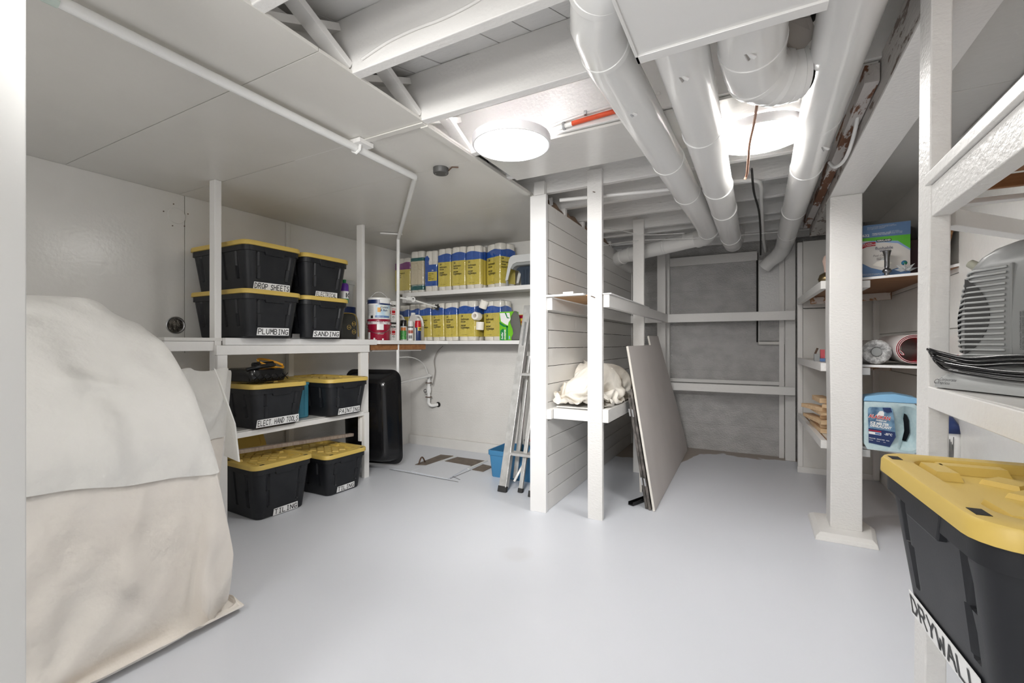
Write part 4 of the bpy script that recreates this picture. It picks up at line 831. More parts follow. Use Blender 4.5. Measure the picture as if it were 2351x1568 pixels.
MB().loft([[(x*s, y*s, z) for x, y in rrect(.07, .19, .04, 5, .03)] for z, s in ((0, 1), (.02, 1), (.024, .96), (.024, .8), (.016, .78))]).obj('lid_body', yellow, e, auto=40)
tb = empty('mixing_tub', (-3.04, 3.05, .02), math.radians(12), 'large glossy black tub stood on end beside the bench leg', 'tub'); tb.rotation_euler = (math.radians(3), 0, math.radians(15))
def tubring(ins, y, r=.06): return [(a*(.27-ins)/.27, y, .425+b*(.425-ins)/.425) for a, b in rrect(.27, .425, .085, 6, .05)]
MB().loft([tubring(-.0, .012), tubring(-.004, .004), tubring(0, -.004), tubring(.022, -.006), tubring(.035, -.03), tubring(.06, -.13), tubring(.075, -.15), tubring(.11, -.158)]).obj('tub_shell', blackg, tb, auto=50)
# ---- blue bin, ladder, tools
bb = empty('blue_bin', (-1.735, 3.385, 0), 0, 'open blue plastic bin on the floor behind the ladder', 'bin')
hx, hy, hh = .215, .165, .222
def br(s, z, t=0): return [(x*s+0, y*s, z) for x, y in rrect(hx, hy, .02, 4, .04)]
MB().loft([br(.86, 0), br(.88, .006), br(.955, hh-.04), br(.985, hh-.04), br(1.0, hh-.035), br(1.0, hh), br(.955, hh), br(.93, hh-.04), br(.84, .008)], caps=True).obj('bin_body', bluebin, bb, auto=40)
for x in (-.12, -.04, .04): MB().box(x, x+.012, -hy*.885, -hy*.87, .03, .10).obj('rib', bluebin, bb)
MB().box(-.10, -.03, -hy*.90, -hy*.855, 0, .04).obj('foot_recess', bluebin, bb, bev=.004)
ld = empty('step_ladder', (-1.6, 3.1, 0), 0, 'scuffed folded aluminium step ladder leaning inside the alcove beside the partition', 'ladder')
def lb_(name, m, a, b, w, h, up=(0, 1, 0), bev=.002): return bar(name, m, Vector(a)-Vector((-1.6, 3.1, 0)), Vector(b)-Vector((-1.6, 3.1, 0)), w, h, ld, up, bev)
for x in (-1.652, -1.40):
    lb_('front_rail', alum, (x, 2.945, .01), (x-.005, 3.39, 1.42), .064, .022); lb_('rail_flange', alum, (x+.028, 2.96, .03), (x+.023, 3.40, 1.42), .008, .05)
    lb_('rubber_foot', rubber, (x, 2.940, .0), (x, 2.953, .04), .070, .030)
for x in (-1.66, -1.40): lb_('rear_rail', alum, (x, 3.165, .04), (x+.015, 3.375, 1.0), .034, .022)
lb_('rear_rail', alum, (-1.525, 2.995, .02), (-1.505, 3.30, 1.15), .030, .022); lb_('rubber_foot', rubber, (-1.526, 2.990, 0), (-1.525, 2.998, .03), .036, .03)
for z in (.27, .86):
    t = z/1.42; y = 2.945+.445*t; lb_('tread', alum, (-1.64, y+.02, z), (-1.41, y+.02, z), .08, .02, up=(0, 0, 1))
lb_('brace', alum, (-1.60, 3.03, .06), (-1.50, 3.20, .34), .018, .01); lb_('label_strip', greyp, (-1.648, 3.27, 1.09), (-1.650, 3.33, 1.28), .012, .026)
def toolstick(p0, p1, r, m, label, cat, extra=None):
    e = empty('garden_tool', p0, 0, label, cat); v = Vector(p1)-Vector(p0); MB().tube([(0, 0, 0), v], r, 10).obj('handle', m, e, auto=50)
    if extra: extra(e, v)
    return e
def rake(e, v):
    MB().box(-.06, .06, -.006, .006, -.004, .012).obj('rake_bar', greyp, e)
    for i in range(7): MB().tube([(-.054+i*.018, 0, 0), (-.054+i*.018, -.02, -.035)], .003, 5).obj('tine', steel, e)
toolstick((-1.62, 3.36, .30), (-1.47, 3.42, 1.05), .010, redp, 'red-handled rake standing in the blue bin', 'rake', rake)
e = toolstick((-1.60, 3.40, .03), (-1.53, 3.46, .92), .012, rubber, 'black pole with lime green sleeve in the blue bin', 'pole')
MB().tube([(.055, .047, .70), (.064, .055, .80)], .018, 12).obj('lime_sleeve', simple('lime', (.40, .60, .03)), e)
e = toolstick((-1.67, 3.42, .03), (-1.59, 3.46, .62), .014, simple('teal_handle', (.02, .28, .20)), 'teal-handled tool behind the ladder rail', 'tool')
e = toolstick((-1.74, 3.40, .012), (-1.72, 3.42, .80), .014, steel, 'grey metal pole with a clamp head sticking up left of the ladder', 'tool')
MB().tube([(.015, .018, .72), (.02, .02, .80)], .024, 12).obj('clamp_head', greyp, e, auto=40); MB().tube([(.02, .02, .78), (.065, .02, .83)], .008, 6).obj('lever', rubber, e)
# ---- floor hatches
fh = empty('floor_hatch', (-2.4, 3.4, 0), 0, 'grey painted floor hatch with bare rusty plates and an arched handle', 'floor hatch')
def fp(name, m, pts, h=.005): return MB().prism([(a+2.4, b-3.4) for a, b in pts], lambda a, b, w: (a, b, .0005+h*w)).obj(name, m, fh, bev=.001)
fp('rusty_plate', gratem, [(-2.72, 3.22), (-2.74, 3.63), (-2.60, 3.65), (-2.625, 3.26)]); fp('rusty_plate', gratem, [(-2.555, 3.45), (-2.54, 3.63), (-2.23, 3.635), (-2.24, 3.425)]); fp('rusty_plate', gratem, [(-2.175, 3.33), (-2.18, 3.52), (-2.06, 3.50), (-2.055, 3.32)])
fp('painted_cover', floorm, [(-2.60, 3.03), (-2.60, 3.44), (-2.245, 3.415), (-2.195, 3.0)], .006); fp('painted_cover', floorm, [(-2.80, 3.02), (-2.79, 3.20), (-2.615, 3.20), (-2.61, 3.03)], .004); fp('frame_bar', lightgrey, [(-2.585, 3.40), (-2.575, 3.66), (-2.56, 3.66), (-2.565, 3.40)], .010); fp('frame_bar', lightgrey, [(-2.225, 3.33), (-2.22, 3.64), (-2.20, 3.64), (-2.20, 3.33)], .010)
for a, b in (((-2.82, 3.0), (-2.08, 2.985)), ((-2.60, 3.07), (-2.31, 3.055)), ((-2.24, 3.10), (-2.10, 3.04)), ((-2.19, 3.03), (-2.18, 3.33))):
    MB().bar((a[0]+2.4, a[1]-3.4, .001), (b[0]+2.4, b[1]-3.4, .001), .005, .0012).obj('frame_gap', dark, fh)
MB().tube([(-.29+.0*k, -.165+.09*(k/8), .006+.055*math.sin(PI*k/8)) for k in range(9)], .007, 8).obj('handle', rust, fh, smooth=True)

# ================================================================= MIDDLE BAY
mshelf = empty('bay_shelf', (-1.0, 2.8, 1.36), 0, 'high white shelf rails between the partition and the flat post', 'shelf')
def mb_(name, m, a, b, w, h): return bar(name, m, Vector(a)-Vector((-1.0, 2.8, 1.36)), Vector(b)-Vector((-1.0, 2.8, 1.36)), w, h, mshelf)
mb_('long_rail', woodp, (-.800, 2.73, 1.366), (-.800, 4.868, 1.366), .038, .078); mb_('top_flange', trimw, (-.795, 2.725, 1.410), (-.81, 3.95, 1.410), .055, .008)
mb_('wall_rail', woodp, (-1.178, 2.725, 1.362), (-1.178, 4.86, 1.362), .038, .078); mb_('front_lip', trimw, (-1.197, 2.715, 1.412), (-.935, 2.715, 1.412), .045, .012)
o = mb_('shelf_board', plyw, (-1.155, 3.05, 1.408), (-.825, 3.05, 1.408), .62, .006); o['label'] = 'bare brown underside board'
mb_('scrap_block', whitep, (-1.09, 2.755, 1.427), (-1.02, 2.755, 1.427), .03, .02)
pf = empty('low_platform', (-1.0, 2.8, .6), 0, 'white low shelf carrying the heaped drop cloth', 'shelf')
def pb_(name, m, a, b, w, h): return bar(name, m, Vector(a)-Vector((-1.0, 2.8, .6)), Vector(b)-Vector((-1.0, 2.8, .6)), w, h, pf)
pb_('cleat', woodp, (-1.18, 2.715, .642), (-1.18, 4.6, .642), .036, .062); pb_('front_rail', woodp, (-1.158, 2.765, .645), (-.835, 2.765, .645), .036, .066); pb_('side_rail', rough, (-.808, 2.735, .655), (-.808, 4.0, .655), .038, .082)
pb_('deck_board', panelp, (-1.16, 3.4, .684), (-.79, 3.4, .684), 1.2, .010)
# heaped cloth
def blob(name, c, prof, m, label, cat, n=72, seed=1, amp=.02, fold=.02):
    """prof: list of (height fraction, half x, half y, dx)"""
    R = []
    for j in range(len(prof)*3-2):
        t = j/3; i = min(int(t), len(prof)-2); f = t-i; a = [prof[i][q]*(1-f)+prof[i+1][q]*f for q in range(4)]
        ring = []
        for k in range(n):
            th_ = 2*PI*k/n; ct, s_ = math.cos(th_), math.sin(th_)
            e_ = 2.6; rr = (abs(ct)**e_+abs(s_)**e_)**(-1/e_)
            p = Vector((a[3]+a[1]*rr*ct, a[2]*rr*s_, a[0]))
            nz = noise.noise(Vector((p.x*9+seed, p.y*9, p.z*9)))
            rid = 1-abs(noise.noise(Vector((math.cos(th_)*3.2+seed*3, math.sin(th_)*3.2, p.z*4))))*2
            rid2 = 1-abs(noise.noise(Vector((math.cos(th_)*6.5+seed, math.sin(th_)*6.5+4, p.z*13+a[0]*5))))*2
            o_ = Vector((ct, s_, .3))
            p += o_*(amp*nz+fold*rid*.6+fold*.45*rid2)*(0.3+.7*min(1, a[1]/prof[0][1]))
            p.z = max(p.z, 0); ring.append(tuple(p))
        R.append(ring)
    o = MB().loft(R, caps=True).obj(name, m, smooth=True, sub=1, loc=c); return tag(o, label, cat)
def foldblob(name, c, hx, hy, H, m, label, seed, nu=120, nv=34):
    """heap of cloth: a dome with tucked ridges"""
    R = []
    for j in range(nv):
        v = j/(nv-1); ring = []
        prof = math.cos(v*PI/2)**.55 if v < 1 else 0.0; z = H*math.sin(v*PI/2)**.9
        for k in range(nu):
            a = 2*PI*k/nu; ct, s_ = math.cos(a), math.sin(a); rr = (abs(ct)**2.8+abs(s_)**2.8)**(-1/2.8)
            x, y = hx*rr*ct*prof, hy*rr*s_*prof
            q = Vector((x*5+seed, y*5, z*3))
            w = noise.noise(q)*.5
            r1 = 1-2*abs(noise.noise(Vector((x*4.5+w*2+seed*2, y*4.5+z*3, z*5+w))))
            r2 = 1-2*abs(noise.noise(Vector((x*11+seed, y*11+w*3, z*9))))
            low = max(0, 1-v*1.6)
            r3 = (1-2*abs(noise.noise(Vector((ct*5+seed, s_*5, z*22)))))*low
            d = .030*r1+.012*r2+.022*r3-.02
            sc_ = (1+d/max(hx*.7, .1)); ring.append((x*sc_, y*sc_, max(.001, z+d*.9*(v > .05))))
        R.append(ring)
    return tag(MB().loft(R).obj(name, m, smooth=True, sub=1, loc=c), label, 'drop cloth')

# draped cloth shapes, settled beforehand by a cloth simulation: grids of points as differences along each row
def unpack(t):
    nx, ny, unit, D = t; out = []
    for d in D:
        q = []
        for i, a in enumerate(d):
            j = i % ny; q.append(a+(2*q[i-1]-q[i-2] if j > 1 else (q[i-ny] if i >= ny else 0)))
        out.append([unit*v for v in q])
    return nx, ny, [Vector(p) for p in zip(*out)]
SHEET = (62, 64, 0.0015, [
[-1772,-1768,-1,1,5,-6,2,-2,5,-9,1,-1,1,1,0,-1,0,0,-1,1,0,0,1,1,-2,0,0,0,0,0,-1,0,-2,2,-2,0,0,-2,0,1,-1,0,0,-2,1,0,-4,-2,3,3,3,1,-5,-9,8,6,1,4,2,-5,-16,-7,6,2,21,20,0,-1,3,2,-4,3,-2,1,-5,-1,1,0,0,2,-2,
0,-1,1,0,0,0,2,-1,-1,0,0,0,0,0,-2,0,0,-1,0,-1,0,-1,1,-1,0,-2,1,0,-4,-1,1,2,4,0,-1,-10,2,8,2,2,4,2,-10,-14,-4,6,2,21,21,-1,1,-1,3,1,-3,3,0,-5,-1,0,0,0,0,1,-1,0,0,0,0,0,1,0,0,-1,1,-1,0,-1,-1,0,0,-1,0,
-1,-1,1,0,-2,0,-1,0,0,-3,-1,1,4,2,-2,-8,-1,8,2,2,2,3,1,-12,-12,-2,7,1,21,20,1,0,-1,1,1,1,-3,4,0,-5,-1,0,0,0,0,1,-1,0,0,0,0,1,0,0,-1,1,-1,0,-1,-1,0,0,-1,-1,0,0,-1,0,-1,-1,0,0,-3,-1,1,4,1,-1,-9,0,6,3,0,
3,1,5,-3,-13,-10,0,9,-3,20,21,0,-1,1,0,-1,2,0,-2,3,0,-3,-2,0,0,0,0,1,-1,0,0,0,1,0,0,0,-1,1,-1,-1,0,-3,1,0,0,-1,-1,1,-2,-2,1,0,-4,0,3,1,2,-3,-8,1,6,2,0,2,0,4,2,-3,-16,-6,3,7,-3,21,21,0,-1,1,-1,1,0,0,0,
-1,2,1,-3,-2,0,0,0,1,-1,0,0,1,0,-1,2,-1,0,0,0,-1,1,-7,0,2,0,0,0,-3,0,1,-3,-2,1,2,2,0,-4,-8,5,5,0,0,1,0,3,2,4,-10,-12,-5,4,8,-4,21,21,-1,1,-1,1,-1,1,0,0,0,-3,5,-3,-2,0,1,0,-1,0,0,0,1,0,0,0,0,-1,1,0,0,
-1,-2,-5,3,0,1,-1,-5,2,-3,0,0,4,-1,-2,-6,1,4,1,1,-1,1,0,2,1,3,2,-13,-10,-1,4,7,-4,21,20,1,-1,1,-2,0,0,1,-1,2,1,-4,5,-3,-2,0,0,0,1,-1,0,1,-1,1,1,-1,-1,1,-1,1,0,-2,-3,-1,1,1,-1,-5,-1,0,1,-2,1,-1,1,0,1,
0,-1,1,0,0,1,1,2,3,-1,-15,-6,0,5,7,-6,18,18,-1,0,0,1,0,0,-1,1,-1,2,0,-3,6,-4,-3,1,0,0,0,1,-1,1,1,-1,0,-1,1,-1,1,0,-2,0,-3,0,0,-1,-3,-2,0,0,0,0,-1,1,0,0,0,0,0,1,-1,2,0,3,3,-7,-13,-2,1,6,4,-5,16,15,0,1,
-1,0,1,-1,1,0,-1,1,0,0,-1,5,-3,-5,2,0,0,1,-1,2,-1,0,-1,1,0,-1,1,0,-1,0,-3,-1,1,-2,-4,-1,0,-1,1,0,0,0,0,-1,1,0,0,-1,1,1,1,4,0,-13,-6,-2,3,6,4,-7,16,16,0,0,1,-1,1,-1,1,-1,1,-1,1,0,-1,1,3,-2,-4,0,2,-1,1,
0,0,0,0,-1,0,1,0,0,0,-1,-1,-3,2,-4,-3,-1,-1,1,0,0,0,0,0,-1,1,-1,1,-2,1,2,1,4,-7,-11,-1,-1,3,6,3,-8,16,16,0,0,0,1,-1,1,-1,0,1,0,0,0,-1,1,0,1,1,-6,2,0,1,0,0,0,-1,1,-1,1,0,0,0,0,-1,-3,1,-3,-6,0,2,-1,0,1,
-2,1,0,-1,1,-2,-1,1,2,1,1,2,-14,-3,0,0,3,7,-1,-6,18,15,4,-1,0,1,-1,1,-1,0,1,0,-1,1,0,0,0,-1,2,0,-5,2,1,0,0,0,-1,1,-1,1,0,0,0,0,0,-2,1,-6,-7,3,1,-1,1,-1,0,-1,-1,0,-2,2,0,2,1,0,1,-10,-3,-1,-1,0,5,6,-2,
-7,11,18,-5,1,0,1,-1,1,-1,0,0,1,0,0,0,0,0,-1,0,1,0,-3,2,0,0,-1,1,-1,1,0,0,0,1,-1,0,-1,2,-9,-8,5,-1,0,0,0,0,0,0,-1,1,0,1,0,-1,2,-8,-3,-1,-1,-1,1,7,3,-3,-6,16,14,0,-3,2,-1,1,-1,1,-2,1,1,0,0,0,0,0,-1,0,
0,1,-1,-1,1,-1,1,0,-1,1,0,0,1,-1,0,0,0,0,-7,-8,2,3,-2,0,0,0,1,-2,1,-1,1,0,-1,-1,-4,-3,1,-2,0,-2,3,7,0,-2,-7,2,14,-11,-2,-1,0,1,-1,1,-1,0,0,1,0,0,0,0,-1,0,-1,1,1,-1,-1,1,0,0,-1,1,0,1,-1,0,1,-1,-1,2,-8,
-8,-1,3,0,1,0,0,1,-1,0,-1,0,-2,0,-2,-2,0,-2,1,-2,-1,4,6,-1,-3,-6,10,5,3,-9,-3,1,0,-1,0,0,0,1,-1,1,0,0,0,-1,0,-1,1,-1,1,1,-1,0,0,0,-1,1,1,-1,1,-1,0,-1,2,-7,-10,1,-1,-1,2,0,0,2,1,-1,0,0,-1,-1,-1,-2,-1,
0,-2,0,1,4,3,-2,-3,-6,15,10,4,4,-11,0,0,0,-1,0,0,0,1,-1,1,0,0,-1,0,0,0,0,0,-1,1,-1,2,-1,-1,1,0,1,-1,1,-1,-1,2,-7,-9,-1,0,0,-1,0,0,1,0,0,1,1,0,0,-2,-1,-1,-1,-2,2,4,1,-1,0,-4,-5,15,14,0,6,2,-10,0,0,-1,
0,0,0,1,-1,1,-1,0,0,0,-1,1,-1,2,-1,1,-1,0,0,0,0,0,1,-1,0,0,0,1,-6,-11,0,0,0,-1,0,0,0,-1,1,-1,1,0,0,0,0,0,0,0,2,0,0,0,-1,-3,-7,16,15,1,0,7,-1,-8,-1,1,-1,0,0,0,1,-1,1,-1,-1,1,-1,1,0,0,0,1,0,-1,0,0,0,0,
0,0,1,-1,0,1,-6,-11,0,0,-1,0,1,-1,0,-1,1,-1,0,0,1,-1,1,-1,1,1,0,0,0,0,-1,-3,-6,20,16,5,0,-1,8,-3,-6,-1,0,1,-1,0,0,0,1,-1,-1,1,0,-1,1,0,1,-1,1,-1,1,-2,1,1,-1,0,0,1,-1,1,-5,-13,1,0,-1,0,0,0,0,0,-1,0,0,
0,0,0,0,0,1,-1,2,-1,1,-1,-1,-3,-5,18,16,6,1,-1,2,4,-1,-7,0,0,0,1,-1,0,0,0,0,0,-1,1,-1,2,-1,1,0,-1,0,0,0,0,0,0,1,-1,1,0,-5,-13,-1,2,0,0,-1,0,-1,0,1,-1,0,-1,1,0,-1,1,0,0,1,0,0,-1,-1,-2,-7,13,20,-6,6,-1,
1,0,4,1,-10,3,-1,0,0,0,0,0,0,0,0,-1,1,1,-1,0,1,-1,1,-1,-1,1,0,0,1,-1,0,2,-6,-13,-2,2,1,1,-1,0,-2,0,0,-1,1,0,-1,1,-1,0,1,-1,2,-1,0,0,-2,-3,-5,9,17,-14,4,2,-1,1,-1,4,3,-12,4,-1,0,0,0,0,0,-1,1,0,0,0,-1,
2,-1,0,0,-1,1,0,0,0,0,0,1,-1,-2,-15,0,-1,1,0,2,0,-1,-1,-2,1,-1,0,0,0,0,0,1,-1,0,1,-1,0,-2,-2,-6,6,13,-15,-6,5,1,0,-1,1,0,5,-11,3,-1,1,0,-1,1,0,0,0,-1,1,0,0,0,1,-2,1,-1,1,0,1,-1,0,0,1,-2,-15,-4,6,-4,0,
0,3,0,1,-3,-1,-2,1,0,-1,1,-1,1,0,0,0,-1,0,-1,-4,-4,5,7,-8,-13,1,2,0,0,-1,1,1,3,-10,3,1,0,0,0,0,0,0,-1,1,0,0,0,0,-1,1,0,0,0,0,0,1,-1,0,0,-15,-5,1,7,-6,-1,1,2,1,1,-2,-1,-3,0,0,1,-1,0,0,0,0,0,0,-2,-4,-4,
6,5,-1,-15,-5,5,-3,1,0,1,-1,3,0,-7,2,0,1,0,0,0,0,0,0,0,-1,1,0,0,-1,1,0,0,0,1,-1,0,1,-1,-14,-7,1,2,6,-3,-4,0,2,2,0,0,-2,-2,-1,0,-1,1,0,-1,1,-1,-1,-1,-3,-5,11,5,7,-10,-12,2,1,-1,2,-1,0,0,3,-1,-6,2,1,0,
0,0,0,0,-1,1,0,-1,1,0,-1,1,0,0,0,0,0,0,1,-1,-12,-8,0,0,2,7,-3,-5,0,1,2,0,1,-1,-2,-2,-1,0,0,0,0,-1,0,-2,-3,-5,16,7,15,-5,-13,-4,5,0,-3,3,-1,0,-1,3,1,-5,0,0,1,-1,1,-1,1,-1,1,-1,1,-1,1,-1,1,0,0,0,0,0,0,
0,-8,-12,0,0,0,2,7,-1,-7,0,0,2,1,0,1,-3,-1,-2,-1,0,0,0,-1,-3,-1,-6,20,11,16,7,-13,-11,9,0,-3,1,0,0,0,0,0,1,-4,1,1,0,-1,2,-2,0,0,1,-1,0,1,0,-1,0,1,-1,1,0,-1,0,-2,-15,0,-3,1,0,1,9,0,-9,-1,1,2,-1,1,2,-3,
0,-3,-1,0,-1,-2,-2,-2,-4,14,10,11,17,-6,-18,2,8,-1,-4,1,-1,1,-2,1,0,0,-1,2,0,-1,-2,1,-1,1,1,-2,1,1,-1,1,-2,1,1,-3,5,-3,-1,4,-16,-6,4,-5,1,0,0,11,0,-9,-3,2,1,-1,1,1,0,-2,-2,-1,-2,-1,-3,-1,-4,7,18,-5,7,
15,-16,-6,1,5,1,-4,1,-1,1,-1,0,0,-1,-1,0,-1,1,0,2,1,-5,4,0,-1,-1,3,-4,2,3,-6,6,-3,-2,9,-14,-13,5,-2,-2,-1,1,-1,13,0,-9,-5,3,0,0,0,1,0,-3,-1,-1,-3,-1,-2,-5,3,13,-21,14,5,3,-18,5,-2,5,-3,-1,0,0,0,1,-1,
0,-1,1,-1,2,-1,2,-4,2,1,0,-2,0,3,-4,2,4,-7,6,-4,-2,14,-13,-16,0,5,-6,0,-1,1,-1,12,1,-8,-4,-1,3,-2,-1,2,-1,-1,-2,-2,-3,-1,-6,3,8,-22,7,2,8,-10,-7,6,-3,3,-3,-1,2,0,0,0,0,0,0,0,1,0,-3,1,2,1,-2,-2,4,-1,
-4,4,3,-7,7,-6,-2,16,-9,-17,-6,5,2,-6,-1,0,0,1,10,2,-6,-7,0,2,-1,-2,1,0,-2,-2,-2,-2,-6,5,6,-17,-7,14,-3,4,-18,6,2,1,2,-6,0,3,1,-1,0,0,1,-1,0,-2,2,0,2,0,-4,0,5,-3,-3,5,2,-7,7,-6,-3,18,-6,-18,-8,0,8,-4,
-5,1,-2,1,1,10,3,-8,-6,0,1,0,-3,0,0,-1,-3,-2,-7,12,1,3,-18,11,5,-4,-5,-13,15,-2,3,1,-9,1,4,0,1,-1,0,0,-1,0,2,0,2,-3,-3,3,3,-5,0,6,-1,-6,7,-7,-2,19,-3,-21,-5,-6,7,4,-8,-3,2,-2,0,3,9,2,-6,-7,-1,2,-2,-1,
-1,-1,-1,-4,-6,11,4,12,-16,-2,17,-9,-1,-11,1,10,-1,4,-1,-11,3,3,1,0,0,0,0,0,1,2,-1,-5,0,6,-1,-6,3,7,-4,-6,9,-8,-3,19,2,-22,-7,-5,0,9,-1,-9,-2,3,-2,0,3,10,1,-6,-8,0,1,-2,-1,-2,-1,-3,-7,8,9,5,-6,-11,18,
5,-20,9,-18,15,2,1,4,0,-16,6,3,1,0,0,1,-1,2,0,-2,-4,2,6,-4,-4,5,7,-8,-4,9,-9,-2,16,11,-26,-6,-7,-2,5,7,-6,-7,-1,2,-2,0,6,9,-1,-5,-9,0,1,-2,-2,-1,-4,-6,3,9,-2,-5,-13,11,9,4,-20,2,-6,12,2,1,3,-1,-14,5,
3,1,0,0,1,1,0,-6,0,6,2,-7,0,6,5,-10,-1,8,-10,-1,15,13,-23,-8,-6,-5,0,10,2,-9,-5,0,1,-1,-1,9,7,-2,-6,-6,-1,-1,-2,-2,-2,-8,-6,-4,0,-5,-14,0,11,11,-4,-17,-6,6,10,0,1,3,-2,-9,0,4,0,1,2,0,-4,-3,3,6,-2,-6,
2,8,1,-11,2,7,-11,0,14,14,-18,-12,-5,-5,-3,5,9,-4,-9,-2,0,0,-1,1,9,7,-5,-5,-5,-2,-2,-2,-3,-7,5,-7,14,-1,-13,-13,9,17,1,-8,-16,-1,9,7,-1,1,2,-1,-6,-1,0,3,1,-2,-4,1,6,2,-6,-2,6,6,-4,-9,4,6,-12,1,13,15,
-14,-17,1,-8,-5,1,9,5,-10,-6,0,0,-1,0,0,15,-1,-3,-4,-6,-3,-2,-4,-6,11,-2,23,5,-7,-18,-1,17,8,-4,-6,-17,4,9,5,0,-1,1,0,-2,-1,-2,0,-3,0,5,4,-2,-6,1,8,3,-6,-8,6,5,-13,2,12,16,-12,-20,6,-9,-6,-3,5,12,-5,
-9,-4,0,1,-1,-2,3,15,-2,-3,-5,-7,-4,-2,-8,9,5,17,15,-1,-17,-12,12,15,-1,-3,-6,-16,7,8,3,3,-3,1,-2,-1,-3,0,-3,5,5,0,-7,-1,5,5,2,-9,-5,8,2,-13,3,12,15,-9,-24,11,-8,-7,-6,1,10,7,-12,-5,-3,2,-1,-2,0,5,14,
-2,-5,-7,-7,-4,-7,7,8,6,21,6,-11,-19,2,16,8,-5,-1,-9,-10,7,6,2,3,-1,-3,0,-3,-1,3,4,1,-3,-6,3,6,4,-2,-11,0,9,-2,-11,3,11,15,-5,-28,13,-5,-9,-5,-5,7,14,-7,-9,-5,-1,4,-2,-3,-1,11,11,-4,-6,-8,-8,-8,4,9,
-5,19,14,-4,-19,-10,13,14,0,-3,-4,-10,-3,6,3,2,2,-1,-1,-3,3,3,1,-2,-6,0,5,6,1,-6,-9,6,5,-4,-10,5,8,18,-4,-31,11,3,-11,-9,0,-1,13,4,-12,-7,-1,-2,4,0,-5,1,13,7,-3,-8,-13,-8,2,8,-12,10,20,5,-15,-19,6,14,
8,-1,-3,-9,-7,5,2,0,2,0,1,1,1,2,-2,-5,-2,5,4,4,-1,-10,-3,7,4,-8,-7,5,7,18,0,-34,8,9,-10,-13,-4,11,-4,15,-9,-12,0,-1,-3,4,1,-5,2,14,7,-6,-14,-14,2,7,-15,1,19,13,-6,-21,-7,14,9,6,-3,-3,-12,-3,10,-2,1,1,
0,0,1,-1,-3,-1,2,6,2,3,-7,-9,5,6,-2,-7,-5,7,3,20,1,-31,-2,16,-7,-14,-7,12,-5,9,2,-16,-1,0,-3,-1,3,0,-1,3,14,5,-12,-20,1,5,-16,-5,13,19,4,-20,-16,8,12,6,3,-2,-3,-18,4,10,0,0,-1,-1,0,-2,-1,2,5,3,2,-2,
-10,-1,7,2,-6,-5,-2,8,-1,21,3,-24,-16,18,3,-18,-7,10,0,-4,11,-16,-3,2,-2,-3,-1,1,3,2,5,15,-5,-21,0,4,-17,-7,4,20,13,-10,-25,-1,13,5,8,1,-3,-3,-18,3,11,1,-1,-1,-1,-1,3,2,4,1,1,-8,-7,8,4,-7,-3,-1,0,3,2,
18,5,-17,-25,13,14,-18,-9,6,5,-5,4,-10,-6,9,-6,-5,-1,0,0,6,4,15,-1,-11,-2,4,-20,-9,-1,15,20,-1,-22,-14,10,9,3,7,0,-2,-4,-17,4,7,2,0,1,0,2,3,3,1,-7,-8,5,5,-6,-3,1,1,-5,6,3,13,7,-8,-33,6,19,-9,-14,2,-2,
5,12,-18,1,-2,-6,-1,-2,-1,0,1,7,16,1,0,-2,2,-21,-9,-6,9,22,9,-14,-24,3,9,8,1,5,-1,-2,-4,-12,4,6,0,-1,2,6,2,0,-5,-8,4,0,-6,6,-2,0,1,-2,4,5,2,15,-8,-33,5,12,-8,-2,-7,5,1,20,-26,1,-4,-1,-3,-2,-1,-2,0,3,
17,6,5,-1,1,-19,-12,-5,1,20,15,-1,-28,-7,8,7,7,-2,3,2,-3,-4,-7,0,4,4,6,2,-3,-4,-6,0,-2,-2,6,-1,2,1,2,2,2,1,0,5,-1,-23,2,-5,3,12,-19,-6,8,19,-7,-11,-7,-1,1,-4,-2,-1,0,-2,12,13,8,-2,0,-17,-14,-6,-3,15,
19,7,-19,-19,3,7,5,6,-1,-3,7,-4,-5,-3,6,6,-1,-3,-6,-3,1,0,1,3,2,2,1,0,1,1,0,-1,2,5,-9,-16,1,-1,4,1,-7,-8,3,7,6,6,-18,-3,-4,1,-5,0,0,0,1,16,15,-2,1,-17,-16,-6,-2,4,21,13,-5,-26,-5,6,4,5,4,1,-8,6,3,1,
-2,-3,-2,-3,2,0,3,-2,1,4,0,1,1,-1,0,0,0,-1,3,3,-16,-13,6,8,-4,2,-12,5,-3,-3,7,13,-15,-10,-2,5,-8,-2,4,4,-12,15,18,-1,-1,-13,-18,-8,2,-3,12,22,3,-14,-25,5,7,3,2,5,3,-2,-3,-1,2,3,-3,-1,1,1,-2,-3,4,3,0,
1,-1,0,0,1,-5,-3,9,5,-28,7,-10,4,11,-1,-3,-5,-3,-4,1,8,-4,-2,-8,0,-4,1,0,6,-14,1,27,-1,-1,-10,-21,-6,5,-8,2,24,11,-4,-26,-5,5,8,2,9,-2,-2,-5,-4,1,7,1,1,0,-4,-6,5,5,-1,0,1,-1,0,1,-9,-5,12,-2,-6,14,-28,
1,11,-9,-2,22,-5,-18,-1,-2,9,-3,-7,-2,-5,4,-6,8,0,-11,-10,27,-2,-2,-6,-24,-3,2,-6,-6,16,26,-6,-9,-20,6,7,1,-8,8,3,3,-1,-3,1,1,1,-3,-7,5,5,-1,0,1,-1,1,-2,-4,-7,7,2,2,-8,-1,-6,4,-2,-5,-5,0,20,0,-19,-5,
-2,15,-8,-3,-4,-4,-1,4,4,-5,-21,16,-1,-1,-5,-23,2,-11,3,-6,3,29,4,-4,-15,-9,8,3,-6,9,-1,1,-1,1,-1,2,-2,-8,5,5,-1,0,1,-1,1,-1,-5,-5,5,3,-1,-3,-9,-3,11,-2,-5,-3,-6,-1,1,14,1,-17,-6,3,11,-11,3,-7,-2,-1,
